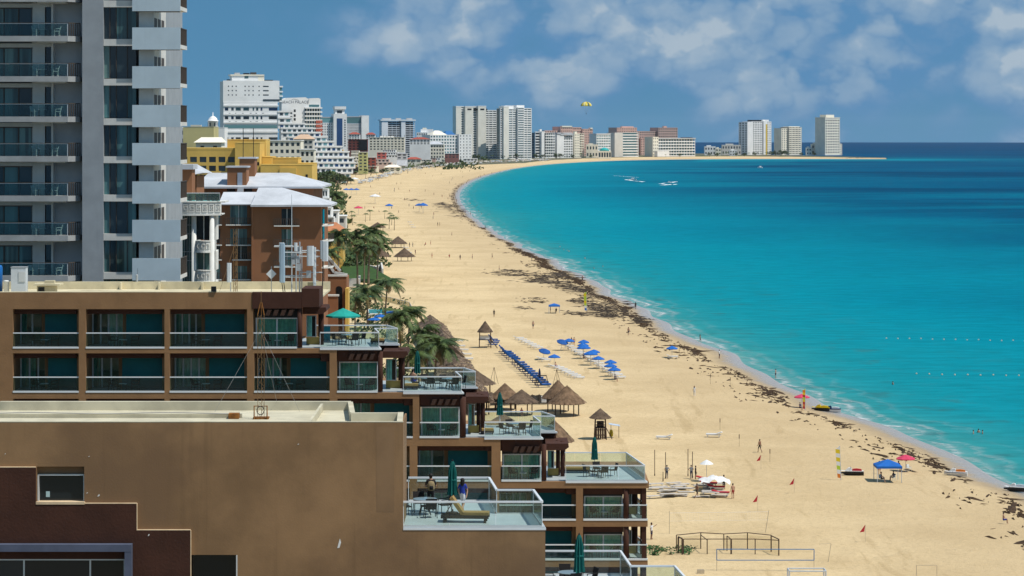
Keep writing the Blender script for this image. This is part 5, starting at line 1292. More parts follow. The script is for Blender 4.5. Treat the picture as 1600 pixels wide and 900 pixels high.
G_MESH = glass_mat('fence_mesh', (.78, .76, .66), .0, .12)
for p, q in zip(fpts, fpts[1:]):
    seg_box(MB(), p, q, .03, 1.7, 3.0).build('mesh_panel', G_MESH, fence); seg_box(MB(), p, q, .08, 3.0, 3.08).build('top_rail', M_FGREY, fence)
    L = math.dist(p, q); k = max(1, int(L / 2.5))
    for i in range(k + 1): MB().tube([(p[0]+(q[0]-p[0])*i/k, p[1]+(q[1]-p[1])*i/k, 1.6), (p[0]+(q[0]-p[0])*i/k, p[1]+(q[1]-p[1])*i/k, 3.1)], .05, 5).build('fence_post', M_FGREY, fence)
# ================================================================== HOTELS ALONG THE BAY
def loc(D, pxa, pxb):
    c = (pxa + pxb) / 2
    return lambda px: (px - c) / FPX * D
ZB = 2.5
def lzf(D): return lambda py: py_z(py, D) - ZB
PAN = [FG, FG, FGT, FGB]
# ochre complex, 600 m
D = 760; r, wd, h = bld('ochre_hotel', 'ochre yellow hotel of stepped blocks behind the white roofs', D, 290, 490, 219); X = loc(D, 290, 490); Z = lzf(D)
block(r, X(280), X(369), 0, 14, 0, Z(234), M_FYEL, FG, front=(6, 14, .72, .62, 0, 1.6), par=2)
block(r, X(348), X(409), 12, 26, 0, Z(219), M_FYEL); block(r, X(369.5), X(408), -4, 11, 0, Z(224), M_FYEL)
piece('service_window', M_BLACK, X(402), X(407), -4.05, -3.98, Z(258), Z(253), r)
block(r, X(408.5), X(424), 2, 14, 0, Z(246), M_FYEL); block(r, X(424), X(464), 4, 16, 0, Z(248), M_FYEL); block(r, X(410), X(490), -6, 1.9, 0, Z(258), M_FYEL, par=1)
block(r, X(464.2), X(490), 2, 14, 0, Z(256), M_FYEL); piece('terrace_wall', M_FYEL, X(440), X(466), -7, -6.1, 0, Z(262), r); piece('service_door', M_BLACK, X(480), X(483.5), -6.06, -5.98, Z(281), Z(272), r)
D = 800; r, wd, h = bld('cream_hip_roof_house', 'small cream house with hipped roof above the ochre hotel', D, 304, 348, 224, cat='house'); X = loc(D, 304, 348); Z = lzf(D)
block(r, X(306), X(346), 0, 9, 0, Z(224), M_FCREAM, FG, front=(2, 12, .3, .55)); hip(r, 800 + (X(303) * FPX / D), 800 + (X(349) * FPX / D), 0, 0, 0, 1, D) if False else None
MB().add([(X(303),-1,Z(224)+.3),(X(349),-1,Z(224)+.3),(X(349),10,Z(224)+.3),(X(303),10,Z(224)+.3),(X(312),4.5,Z(217)+.5),(X(344),4.5,Z(217)+.5)], [(0,1,5,4),(1,2,5),(2,3,4,5),(3,0,4),(3,2,1,0)]).build('hipped_roof', M_FCREAM, r)
D = 850; r, wd, h = bld('pale_yellow_block', 'plain pale yellow block beside the grey tower', D, 286, 334, 199, cat='building'); X = loc(D, 286, 334); Z = lzf(D)
block(r, X(286), X(334), 0, 14, 0, Z(199), mat('pale_yellow', (.52, .46, .22), .85, .1, .1)); piece('roof_kerb', M_FCREAM, X(286), X(334), -.1, .5, Z(199) + .3, Z(197.5), r); piece('roof_shed', M_FGREY, X(296), X(312), 3, 6, Z(198.8), Z(195), r)
D = 900; r, wd, h = bld('grey_apartment_block', 'beige apartment block with paired windows just right of the tower', D, 253, 292, 200, cat='building'); X = loc(D, 253, 292); Z = lzf(D)
block(r, X(240), X(280), 0, 14, 0, Z(200), M_FCREAM, FG, front=(5, 16, .6, .6)); block(r, X(281), X(292), 1, 14, 0, Z(201), M_FGREY, FG, front=(1, 16, .6, .5))
D = 1100; r, wd, h = bld('white_domed_tower', 'little white lantern tower with a dome', D, 322, 344, 186, cat='tower'); X = loc(D, 322, 344); Z = lzf(D)
block(r, X(300), X(350), 2, 14, 0, Z(200), M_FWHITE); MB().lathe([(2.2,0),(2.2,2.6),(2.5,2.7),(2.5,3.0),(2.0,3.1),(1.7,4.0),(.9,4.7),(.2,5.0),(.1,6.6)], 12, (X(331), 4, Z(200)+.2)).build('lantern', M_FWHITE, r, True)
for k in range(6): MB().box(X(331) + 2.0*math.cos(k*1.05) - .25, X(331) + 2.0*math.cos(k*1.05) + .25, 4 + 2.1*math.sin(k*1.05) - .25, 4 + 2.1*math.sin(k*1.05) + .25, Z(200) + .7, Z(200) + 2.3).build('lantern_window', FG, r)
# big white hotel, 1 km
D = 2300; r, wd, h = bld('white_slab_hotel', 'large blocky white hotel with dotted windows, tallest of the near bay', D, 348, 440, 115, 14); X = loc(D, 348, 440); Z = lzf(D)
piece('core', M_FWHITE, X(349.5), X(434), .6, 26, 0, Z(127), r)
lattice(r, 'x', 0, X(348.5), X(437), Z(160), Z(126), [(X(p), X(p+1.9)) for p in (356,362,368,382,388,394.5,404)] + [(X(411), X(420))], [(Z(149.5), Z(147.5)), (Z(142.7), Z(140.7)), (Z(136), Z(134))], M_FWHITE, FG, .5)
us = [(X(a), X(b)) for a, b in ((351,356.5),(361,365),(368,376),(380,389),(394.5,397),(400,403.5),(407,410),(420,434))]
lattice(r, 'x', -.6, X(349), X(434), Z(222), Z(160.2), us, [(Z(219), Z(214.5)), (Z(186.5), Z(181.5)), (Z(173), Z(168))], M_FWHITE, PAN, .9)
piece('glass_ribbon', FGT, X(350), X(433), -.7, -.55, Z(200.5), Z(195.5), r); lattice(r, 'x', -.55, X(349.2), X(433.8), 0, Z(222.2), us, cells(0, Z(222.2), 9, .4), M_FWHITE, FG, .85)
for py in (165, 178.5, 191.5, 206): piece('floor_band', M_FWHITE, X(348.6), X(435), -1.3, -.602, Z(py + 1.2), Z(py - 1.2), r)
for py in (176.8, 164, 190):
    for p in (357, 367, 378, 390, 399, 409): piece('band_slot', FG, X(p), X(p + random.uniform(2, 4)), -.64, -.59, Z(py + .6), Z(py - .3), r)
piece('penthouse', M_FWHITE, X(363), X(407), 4, 18, Z(127), Z(118.5), r); piece('penthouse_cap', M_FCREAM, X(361), X(414), 3.4, 19, Z(118.4), Z(116.2), r); piece('penthouse_core', M_FCREAM, X(404), X(414), 3.9, 10, Z(128), Z(118.5), r)
piece('penthouse_window', FGT, X(383), X(389), 3.9, 3.99, Z(122.5), Z(118.8), r)
for a, b, c, m in ((368,376,113.5,M_FGREY), (382,391,114,M_BLACK), (393,402,112.8,M_BARS), (356,361,124,M_BLACK), (413,428,124.5,M_BLACK), (429,436,125.5,M_FGREY)): piece('roof_plant', m, X(a), X(b), 5, 9, Z(127 if a in (356, 413, 429) else 116), Z(c), r)
for py in (135, 143, 150, 158): piece('corner_balcony', M_FWHITE, X(437), X(442.5), -.3, 6, Z(py + 1.2), Z(py - 1), r)
for py in (138.5, 146.5, 154): piece('corner_window', FGT, X(437.1), X(441), .3, 5.4, Z(py + 3), Z(py - 2), r)
for py in (156.5,): piece('dark_ribbon', FG, X(411), X(440), -.25, -.02, Z(py + 1.5), Z(py - 1.5), r)
# stepped white pyramid on the beach side, 950 m
D = 2250; r, wd, h = bld('stepped_white_hotel', 'white hotel of glassy terraces stepping down right towards the palms', D, 436, 552, 176, 10); X = loc(D, 436, 552); Z = lzf(D)
STP = [(174,455,436),(184,458,436),(193,478,436),(200,490,440),(207,502,440),(214,512,450),(221,522,452),(229,534,454),(237,545,456),(246,552,460),(254,554,462),(262,550,464),(270,546,464),(279,540,464)]
for i, (py, b, a) in enumerate(STP):
    y0 = 14 - i * 2.2; nz_ = STP[i+1][0] if i + 1 < len(STP) else 284
    piece('terrace_storey', M_FWHITE, X(a), X(b), y0, 22, Z(nz_ + 1), Z(py), r); piece('terrace_parapet', M_FWHITE, X(a), X(b) + .5, y0 - .6, y0 - .1, Z(py + 1), Z(py - 1.2), r)
    n = max(2, int((b - a) / 8))
    for (u, v) in cells(X(a) + 1, X(b) - .6, n, .62): piece('terrace_window', random.choice(PAN), u, v, y0 - .08, y0 - .01, Z(py + 6.2), Z(py + 2.2), r)
# palace hotel with lettering, 1150 m
D = 2450; r, wd, h = bld('curved_top_hotel', 'white hotel with a sloping blank wall, lettering and a red scaffold front', D, 441, 503, 152, 12); X = loc(D, 441, 503); Z = lzf(D)
mb = MB().prism_y([(X(440), 0), (X(474), 0), (X(476), Z(200)), (X(482), Z(155)), (X(478), Z(152)), (X(448), Z(153)), (X(440), Z(156))], 0, 20); mb.build('blank_wall', M_FWHITE, r)
M_FGB = mat('far_grey_beige', (.60, .58, .53), .85, .08, .1)
M_FREDS = mat('red_scaffold_screen', (.52, .13, .08), .8, .1, .2)
for i in range(16):
    py = 168.5 + i * 6.4; b = 502 if py < 168 else 503.4
    piece('balcony', M_FWHITE, X(476), X(b), -2, 17, Z(py + 1.2), Z(py - 1.0), r); piece('glazed_floor', random.choice([FG, FGT]), X(476), X(501), -.4, 16, Z(py + 5.3), Z(py + 1.2), r)
    for k in range(6): piece('fin', M_FCREAM, X(479 + k*4), X(479.9 + k*4), -1.2, -.39, Z(py + 5.3), Z(py + 1.2), r)
    if 183 < py < 215:
        for k in range(4): piece("red_screen", M_FREDS, X(493.5 + k*2.6), X(495.6 + k*2.6), -2.3, -2.05, Z(py + 5), Z(py + .4), r)
mb = MB().prism_y([(X(480), Z(168)), (X(501), Z(168)), (X(501), Z(154.5)), (X(498), Z(153)), (X(484), Z(153.6))], .5, 15); mb.build('crown', M_FWHITE, r)
piece('roof_terrace', FGT, X(483), X(499), .3, .49, Z(167), Z(163.5), r)
for py in (172.5, 180, 186): piece('stair_window', M_BLACK, X(459), X(462), -.1, .1, Z(py + 2.4), Z(py - 1.5), r)
block(r, X(436), X(455), -16, -6, 0, Z(174), M_FWHITE, FG, front=(3, 17, .5, .45))
def wall_text(txt, parent, x, y, z, size, m, name='lettering'):
    cu = bpy.data.curves.new(name, 'FONT'); cu.body = txt; cu.size = size; cu.align_x = 'CENTER'; cu.extrude = .05
    o = bpy.data.objects.new(name, cu); C.objects.link(o); dg = bpy.context.evaluated_depsgraph_get(); me = bpy.data.meshes.new_from_object(o.evaluated_get(dg)); bpy.data.objects.remove(o)
    me.materials.clear(); me.materials.append(m); o = bpy.data.objects.new(name, me); C.objects.link(o); o.parent = parent
    o.location = (x, y, z); o.rotation_euler = (R(90), 0, 0); return o
M_LETTER = mat('letter_grey', (.13, .14, .16), .6, 0)
wall_text('BEACH PALACE', r, X(461), -.06, Z(161.5), 3.7, M_LETTER)
MB().tube([(X(455), -.05, Z(156.8)), (X(458), -.05, Z(154.6)), (X(462), -.05, Z(155.4)), (X(467), -.05, Z(156.6))], .14, 4).build('logo_swoosh', M_LETTER, r)
# hotel with a central tower, 1750 m
D = 3500; r, wd, h = bld('central_tower_hotel', 'white and grey hotel with a square tower and dark blue glass strip', D, 503, 579, 166, 14); X = loc(D, 503, 579); Z = lzf(D)
block(r, X(500), X(521), 6, 24, 0, Z(192), M_FWHITE, FG, front=(6, 16, .4, .55)); piece('glass_storey', FGT, X(500), X(521), 6.3, 23, Z(192) + .5, Z(184), r); piece('roof', M_FGREY, X(500), X(521.2), 6, 24, Z(184), Z(182.6), r)
block(r, X(521), X(542), 0, 20, 0, Z(178), M_FWHITE); piece('blue_glass_strip', FGB, X(526), X(535), -.2, -.02, Z(232), Z(185), r)
for k in range(12): piece('tower_window', FG, X(538), X(540), -.15, -.02, Z(187 + k*3.6 + 2), Z(187 + k*3.6), r)
block(r, X(524), X(539), 3, 15, Z(178), Z(171), M_FWHITE); piece('tower_glass', FG, X(527), X(535), 2.85, 2.98, Z(177), Z(172.5), r); piece('tower_cap', M_FWHITE, X(523), X(541), 1.5, 17, Z(170.8), Z(166.3), r)
block(r, X(542), X(566), 7, 25, 0, Z(193), M_FGREY, FG, front=(12, 14, .3, .35), join=True); piece('glass_storey', FGT, X(542), X(566), 7.3, 24, Z(193) + .5, Z(183), r); piece('roof', M_FGREY, X(542), X(566), 7, 25, Z(183), Z(181.8), r)
block(r, X(566.2), X(578), 4, 25, 0, Z(180.5), M_FWHITE)
# grey white balcony hotel, 2000 m
D = 4400; r, wd, h = bld('grey_balcony_hotel', 'grey and white balcony hotel alone against the sky right of the square tower', D, 594, 649, 187, 14); X = loc(D, 594, 649); Z = lzf(D)
ribbons(r, X(606), X(627), 2, 22, 0, Z(190), 17, M_FWHITE, FG, 2.2, 1.1, divs=3); block(r, X(596), X(606), 0, 22, 0, Z(189), M_FWHITE, FG, left=(4, 16, .5, .5)); block(r, X(627.2), X(633.5), 0, 22, 0, Z(189), M_FWHITE)
ribbons(r, X(634), X(649), 1, 22, 0, Z(190), 17, M_FWHITE, FG, 2.6, 1.1, divs=2); piece('roof_slab', M_FWHITE, X(594), X(650), -1, 23, Z(188.8), Z(186.8), r)
for a, b in ((598, 612), (620, 628), (637, 646)): piece('roof_plant', M_FGREY, X(a), X(b), 6, 12, Z(186.7), Z(184.6), r)
# white hotel with blue roof, 2500 m
D = 3900; r, wd, h = bld('blue_roof_hotel', 'low white hotel with square windows and a blue roof piece', D, 669, 738, 209, yaw=26); X = loc(D, 669, 738); Z = lzf(D)
block(r, X(669), X(716), 0, 30, 0, Z(211), M_FWHITE, FGT, front=(10, 7, .62, .55, 6, 0)); block(r, X(716.2), X(738), -5, 30, 0, Z(210), M_FWHITE, FG, front=(4, 8, .3, .4, 4, 0))
MB().add([(X(674), 2, Z(211)+.5), (X(699), 2, Z(211)+.5), (X(699), 24, Z(211)+.5), (X(674), 24, Z(211)+.5), (X(682), 12, Z(204)), (X(690), 12, Z(204))], [(0,1,5,4),(1,2,5),(2,3,4,5),(3,0,4)]).build('pale_roof', M_FCREAM, r)
MB().add([(X(697), 3, Z(211)+.6), (X(714), 3, Z(211)+.6), (X(714), 24, Z(211)+.6), (X(697), 24, Z(211)+.6), (X(701), 12, Z(204.5)), (X(710), 12, Z(204.5))], [(0,1,5,4),(1,2,5),(2,3,4,5),(3,0,4)]).build('blue_roof', M_FBLUE, r)
D = 3750; r, wd, h = bld('white_roof_low_hotel', 'low beige hotel under several white roofs, left of the blue roof hotel', D, 640, 696, 222); X = loc(D, 640, 696); Z = lzf(D)
block(r, X(640), X(668), 4, 30, 0, Z(228), M_FGB, FG, front=(8, 5, .6, .5)); block(r, X(668.2), X(694), 0, 28, 0, Z(226), M_FCREAM, FG, front=(6, 5, .55, .5))
for a, b, z0, z1 in ((643, 664, 228, 223.5), (667, 692, 226, 221)): MB().add([(X(a)-1, -1, Z(z0)+.5), (X(b)+1, -1, Z(z0)+.5), (X(b)+1, 30, Z(z0)+.5), (X(a)-1, 30, Z(z0)+.5), (X(a+8), 12, Z(z1)), (X(b-8), 12, Z(z1))], [(0,1,5,4),(1,2,5),(2,3,4,5),(3,0,4)]).build('white_roof', M_WROOF, r)
D = 3950; r, wd, h = bld('white_rooftop_cluster', 'white cluster of rooftops between the grey balcony hotel and twin towers', D, 651, 690, 200, cat='building'); X = loc(D, 651, 690); Z = lzf(D)
block(r, X(651), X(668), 0, 20, 0, Z(207), M_FWHITE, FG, front=(5, 8, .5, .5)); block(r, X(657), X(676), 8, 24, 0, Z(202), M_FWHITE); block(r, X(666), X(690), 14, 30, 0, Z(204.5), M_FWHITE); piece('roof_plant', M_FCREAM, X(660), X(666), 9, 14, Z(202), Z(199.5), r)
# twin towers, 3500 m
def condo(name, label, D, pxa, pxb, pyt, yaw, groups, nfl=21):
    r, wd, h = bld(name, label, D, pxa, pxb, pyt, yaw); X = loc(D, pxa, pxb); Z = lzf(D); y = 0
    for (a, b, kind, dy, pt) in groups:
        x0, x1 = X(a), X(b)
        if kind == 'w':
            piece('pier', M_FGB if name.endswith('b') else M_FWHITE_W, x0, x1, dy, 17, 0, Z(pt), r); piece('pier_cap', M_FWHITE, x0 - .3, x1 + .3, dy - .3, 17, Z(pt), Z(pt - 1.2), r)
        else:
            n = nfl; s = Z(pt) / n
            piece('glazed_body', FGT if kind == 't' else FG, x0, x1, dy + 2.2, 17, 0, Z(pt), r)
            for i in range(n): piece('balcony', M_FWHITE, x0, x1, dy, 16.5, s*i, s*i + s*.52, r)
            k = max(1, int((b - a) / 6))
            for j in range(k + 1): piece('fin', M_FWHITE, x0 + (x1-x0)*j/k - .35, x0 + (x1-x0)*j/k + .35, dy + .3, dy + 2.3, 0, Z(pt) - .5, r)
            piece('roof', M_FWHITE, x0, x1, dy, 17, Z(pt), Z(pt) + 1.2, r)
    return r, X, Z
M_FWHITE_W = mat('warm_white', (.74, .72, .64), .85, .08, .06, streak=.08)
r, X, Z = condo('twin_condo_tower', 'left one of two tall white condominium towers on the bay', 4200, 710, 780, 166, 24,
      [(711,720,'w',3,167),(720,725.5,'t',5,167),(725.5,739,'w',0,167),(739,746.5,'t',4,168),(746.5,760,'w',-2,166.5),(760,780,'t',2,173)], 22)
for a, b in ((729, 736), (740, 747), (750, 757), (760, 763)): piece('top_louver', M_BLACK, X(a), X(b), -2.2 if a == 750 else -.2, 3, Z(172), Z(169.6), r)
r, X, Z = condo('twin_condo_tower', 'right one of two tall white condominium towers on the bay', 4180, 780, 836, 166, 32,
      [(780.5,784.5,'t',5,170),(784.5,794,'w',2,167),(794,808.5,'t',2,171),(808.5,820,'t',-2,169),(820,835.5,'t',1,170)], 22)
for a, b, c in ((789, 805, 165), (811, 825, 164.3)): piece('roof_plant', M_FWHITE, X(a), X(b), 6, 18, Z(170), Z(c), r)
# row beyond the twin towers, 3600 - 4200 m
D = 4350; r, wd, h = bld('white_balcony_hotel', 'white balcony hotel next to the right twin tower', D, 836, 871, 206, 30); X = loc(D, 836, 871); Z = lzf(D)
ribbons(r, X(836), X(845), 4, 24, 0, Z(207.5), 9, M_FWHITE, FG, 2.5, 1.8, divs=1); block(r, X(845.2), X(851), 0, 24, 0, Z(205.5), M_FWHITE); ribbons(r, X(851), X(870), 1, 26, 0, Z(208), 9, M_FWHITE, FGT, 2.5, 1.8, divs=5)
piece('stair_tower', M_FWHITE, X(844), X(847.5), 4, 8, Z(206), Z(202), r); piece('dark_joint', M_BLACK, X(850.4), X(851.6), -.2, 3, 0, Z(208), r)
D = 4380; r, wd, h = bld('pitched_white_hotel', 'pale hotel with sloping white roof, middle of the white row', D, 868, 901, 207, 30); X = loc(D, 868, 901); Z = lzf(D)
block(r, X(868), X(881), 0, 24, 0, Z(210), M_FWHITE); block(r, X(881.2), X(898), 2, 26, 0, Z(211.5), M_FWHITE, FG, front=(4, 9, .7, .5))
for a, b, z0, z1 in ((868, 881, 210, 207), (874, 898, 211.5, 207)): MB().prism_y([(X(a), Z(z0)+.8), (X(b), Z(z0)+.8), (X(b-4), Z(z1)), (X(a), Z(z1))], -1, 25).build('white_roof', M_WROOF, r)
D = 4400; r, wd, h = bld('cream_slab_hotel', 'cream hotel block with balconies before the pink hotel', D, 896, 916, 206, 30); X = loc(D, 896, 916); Z = lzf(D)
block(r, X(896), X(906), 0, 24, 0, Z(209), M_FCREAM, FG, front=(3, 9, .4, .4)); ribbons(r, X(906), X(915), 2, 24, 0, Z(209), 10, M_FCREAM, FG, 2.5, 1.8, divs=2); piece('roof_plant', M_FCREAM, X(899), X(903), 4, 10, Z(209), Z(205.5), r)
D = 4750; r, wd, h = bld('pink_hotel', 'pink hotel rising behind the white row at the bay bend', D, 868, 932, 197, 30); X = loc(D, 868, 932); Z = lzf(D)
block(r, X(846), X(872), 6, 30, 0, Z(204), M_FPINK, FG, front=(6, 10, .5, .4)); block(r, X(872), X(894), 0, 30, 0, Z(198), M_FPINK, FG, front=(6, 10, .4, .4)); block(r, X(894), X(912), 4, 30, 0, Z(199), M_FPINK, FG, front=(6, 10, .7, .4)); block(r, X(912), X(931), 0, 30, 0, Z(201.5), M_FPINK, FG, front=(6, 11, .45, .45), right=(4, 11, .5, .4))
for a, b, c in ((874, 892, 196.6), (926, 930, 199.5)): piece('parapet', M_FCREAM, X(a), X(b), -1, 6, Z(c + 2.2), Z(c), r)
D = 4500; r, wd, h = bld('teal_window_hotel', 'white hotel with rows of teal windows right of the pink hotel', D, 929, 957, 209, 30); X = loc(D, 929, 957); Z = lzf(D)
block(r, X(930), X(956), 0, 24, 0, Z(209.5), M_FWHITE, FGT, front=(8, 8, .72, .55, 3, 1)); piece('roof_rim', M_FWHITE, X(929.5), X(956.5), -.6, 24.5, Z(209.3), Z(208.6), r)
D = 4250; r, wd, h = bld('teal_dome_pavilion', 'low pavilion with a teal canopy roof by the water', D, 934, 957, 228, cat='pavilion'); X = loc(D, 934, 957); Z = lzf(D)
block(r, X(935), X(955), 0, 14, 0, Z(236), M_FCREAM, FG, front=(5, 1, .7, .6)); MB().lathe([(8.2,0),(7.5,2.2),(5,4.2),(2,5.2),(.1,5.6)], 14, (X(944.5), 7, Z(236) + .3), sy=.8).build('teal_canopy', mat('teal_canopy_far', (.01, .36, .36), .6), r, True)
D = 4550; r, wd, h = bld('white_slab_office', 'grey and white slab with a blank left wall, before the long pink hotel', D, 957, 1002, 206, 30); X = loc(D, 957, 1002); Z = lzf(D)
block(r, X(957), X(972), 0, 26, 0, Z(207.5), M_FGB); ribbons(r, X(972), X(1001), 0, 26, 0, Z(207.5), 9, M_FWHITE, FGT, 2.2, 2.0, divs=1)
D = 4900; r, wd, h = bld('long_pink_hotel', 'long brownish pink hotel behind the low glassy building', D, 955, 1070, 198, 30); X = loc(D, 955, 1070); Z = lzf(D)
block(r, X(955), X(992), 0, 30, 0, Z(199.5), M_FPINK, FG, front=(9, 11, .4, .4)); M_FBRN = mat('far_brown_pink', (.46, .33, .29), .85, .1, .06)
block(r, X(992), X(1032), 6, 30, 0, Z(205), M_FBRN, FG, front=(10, 10, .6, .45)); block(r, X(1032), X(1068), 0, 30, 0, Z(199.5), M_FBRN, FG, front=(10, 11, .6, .45)); block(r, X(999), X(1014), 0, 6, 0, Z(216), M_FPINK, FG, front=(4, 7, .5, .4))
piece('parapet', M_FPINK, X(1044), X(1050), 4, 9, Z(199.5), Z(197), r); piece('parapet', M_FPINK, X(966), X(988), 4, 9, Z(199.5), Z(197.5), r)
D = 4650; r, wd, h = bld('long_glassy_hotel', 'long low hotel of teal glass bands at the right end of the row', D, 1012, 1093, 215, 30); X = loc(D, 1012, 1093); Z = lzf(D)
ribbons(r, X(1023), X(1093), 0, 26, 0, Z(217.5), 6, M_FWHITE, FGT, 2.2, 1.9, divs=14); block(r, X(1012), X(1022.8), -3, 24, 0, Z(214), M_FCREAM, FG, front=(3, 6, .4, .4)); piece('roof_slab', M_FGREY, X(1020), X(1094), -1, 27, Z(217), Z(215.5), r); piece('dark_roof_edge', M_BLACK, X(1070), X(1089), 2, 8, Z(215.5), Z(214.6), r)
block(r, X(1010), X(1032), -22, -12, 0, Z(236), M_FWHITE)
# the point, 4600 m
D = 5000; r, wd, h = bld('yellow_stripe_tower_hotel', 'white hotel tower with a yellow vertical stripe on the point', D, 1157, 1216, 188, 40); X = loc(D, 1157, 1216); Z = lzf(D)
block(r, X(1157), X(1168), -4, 20, 0, Z(191), M_FWHITE, FG, left=(3, 14, .5, .5)); block(r, X(1168.2), X(1194), 0, 24, 0, Z(190), M_FWHITE, FG, front=(7, 15, .55, .55)); block(r, X(1194.2), X(1202), -2, 24, 0, Z(189), M_FWHITE)
piece('yellow_stripe', mat('yellow_stripe', (.62, .44, .06), .8), X(1199), X(1202.5), -2.3, -1.9, 0, Z(194), r); block(r, X(1202.2), X(1215), 2, 24, 0, Z(190), M_FWHITE, FG, front=(4, 15, .4, .5), right=(3, 15, .5, .5))
piece('dark_roof', M_BLACK, X(1173), X(1194), 4, 16, Z(190), Z(187.4), r); piece('roof_block', M_FWHITE, X(1196), X(1210), 3, 12, Z(189.5), Z(187), r)
D = 4950; r, wd, h = bld('cream_bay_hotel', 'cream hotel of medium height between the two point towers', D, 1216, 1260, 198, 40); X = loc(D, 1216, 1260); Z = lzf(D)
block(r, X(1217), X(1231), 4, 24, 0, Z(200.5), M_FCREAM, FG, front=(3, 12, .4, .5)); ribbons(r, X(1231.2), X(1259), 0, 24, 0, Z(199), 14, M_FCREAM, FG, 2.0, 2.5, divs=4); piece('roof_block', M_FCREAM, X(1233), X(1258), 4, 18, Z(199), Z(197.6), r)
D = 4900; r, wd, h = bld('cream_point_tower', 'slender cream tower at the tip of the point, rightmost of all', D, 1282, 1324, 179, 40); X = loc(D, 1282, 1324); Z = lzf(D)
block(r, X(1283), X(1316.5), 0, 26, 0, Z(184), M_FCREAM, FG, front=(6, 13, .66, .46, 3, 3), right=(4, 13, .4, .4)); block(r, X(1288.5), X(1307), 4, 20, Z(184), Z(179.5), M_FCREAM); block(r, X(1316.7), X(1323.5), 2, 20, 0, Z(225), M_FCREAM, FG, front=(2, 5, .6, .5))
piece('roof_lip', M_FCREAM, X(1282.5), X(1317), -.6, 26.5, Z(184.4), Z(183.4), r)
for i, (a, b, pt, D, m, lab) in enumerate(((1101,1118,229,4900,M_FWHITE,'small white beach building with flat roof, leftmost before the point'), (1128,1158,226.5,4950,M_FGB,'low grey shed like hall left of the yellow stripe tower'), (1260,1268,231,4900,M_FCREAM,'little cream wing right of the medium cream hotel'), (1268,1282,225,4920,M_FCREAM,'stepped cream house left of the slender point tower'),
      (1118,1127,232,4880,M_FCREAM,'tiny cream beach house between the small white building and hall'), (916,934,226,4400,M_FCREAM,'cream low house below the pink hotel'), (1140,1152,235,4800,M_FWHITE,'white beach club roof in front of the grey hall'))):
    r, wd, h = bld('low_beach_building', lab, D, a, b, pt, cat='building'); X = loc(D, a, b); Z = lzf(D)
    block(r, X(a), X(b), 0, 16, 0, Z(pt), m, FG, front=(max(2, int((b-a)/4)), 2, .5, .45)); block(r, X(a + (b-a)*.2), X(a + (b-a)*.6), 3, 10, Z(pt), Z(pt - 1.8), m)
# jumble of low houses between the stepped hotel and the twin towers
LOW = [('peach_hip_house', 'peach house with hipped roof above the stepped white hotel', 1500, 459, 489, 211, M_FGB, 'p', (4, 8)),
       ('cream_flat_house', 'long cream flat roofed house with grey front right of the ochre hotel', 1200, 411, 470, 220, M_FCREAM, 'f', (7, 9)),
       ('cream_window_block', 'cream block with square windows beside the ochre hotel', 1000, 469, 491, 234, M_FCREAM, 'f', (3, 8)),
       ('yellow_stepped_house', 'yellow stepped house above the thatched garden roofs', 2700, 526, 556, 229, M_FYEL, 's', (4, 7)),
       ('cream_apartment_row', 'cream apartment row right of the yellow stepped house', 2750, 548, 590, 236, M_FCREAM, 's', (6, 6)),
       ('lime_house', 'pale green house among the low cream houses', 2680, 560, 574, 238, mat('lime_wall', (.44, .45, .20), .85, .1, .1), 'f', (2, 6)),
       ('dark_glass_house', 'dark glazed house with a red brown front below the square tower', 3200, 544, 574, 218, mat('maroon_wall', (.17, .045, .035), .85, .2, .1), 'g', (5, 4)),
       ('posts_cream_hotel', 'cream hotel with roof posts below the grey balcony hotel', 3300, 577, 632, 215, M_FCREAM, 'p2', (10, 5)),
       ('pink_house', 'small pink house above the palms', 2900, 589, 603, 238, mat('pink_wall', (.50, .14, .12), .85, .1, .1), 'f', (2, 3)),
       ('maroon_house', 'maroon house with brick red front left of the pink house', 2750, 572, 587, 246, mat('brick_red', (.28, .075, .055), .85, .1, .1), 'f', (2, 3)),
       ('white_long_house', 'white long house with dark windows in two rows', 3150, 598, 626, 234, M_FWHITE, 's', (6, 3)),
       ('white_slope_house', 'white house with a big sloping roof panel', 3000, 620, 636, 240, M_WROOF, 'sl', (2, 2)),
       ('red_roof_house', 'house with a wide red hipped roof left of the palms', 3300, 634, 658, 246, M_FCREAM, 'r', (3, 2)),
       ('pale_beach_house', 'pale two storey beach house with pink tinge below the pink house', 2800, 584, 612, 249, mat('pale_pink', (.58, .44, .38), .85, .1, .1), 's', (4, 2)),
       ('cream_villa', 'cream villa with a small gable at the edge of the sand', 2700, 600, 626, 258, M_FCREAM, 'r', (3, 2)),
       ('dark_red_house', 'dusty red low house right of the beige white roof hotel', 3600, 695, 717, 240, mat('dusty_red', (.30, .13, .11), .85, .1, .1), 'f', (4, 2)),
       ('beach_club_white', 'white beach club pavilion below the blue roof hotel', 3500, 724, 746, 248, M_FWHITE, 'f', (4, 1)),
       ('white_terrace_house', 'white terrace house at the palm edge, right of the terracotta block', 900, 498, 520, 296, M_FWHITE, 's', (3, 4)),
       ('orange_roof_house', 'yellow garden house with a clay orange roof edge', 820, 495, 536, 350, M_FYEL, 'o', (3, 1)),
       ('white_cube_house', 'small white cube house behind the garden palms', 950, 505, 528, 330, M_FWHITE, 'f', (2, 2)),
       ('grey_wall_house', 'pale grey walled house right of the white cube house', 980, 515, 540, 338, M_FGB, 'f', (2, 1)),
       ('red_band_house', 'low house with a bright red roof line below the central tower', 3400, 545, 562, 207, M_FWHITE, 'r', (4, 3)),
       ('red_band_villa', 'second low house with a red roof line, further right', 3450, 572, 586, 207.5, M_FWHITE, 'r', (4, 3)),
       ('white_shop_row', 'white shop row between grey balcony hotel and its red roofs', 3600, 640, 672, 215, M_FWHITE, 'r', (6, 3))]
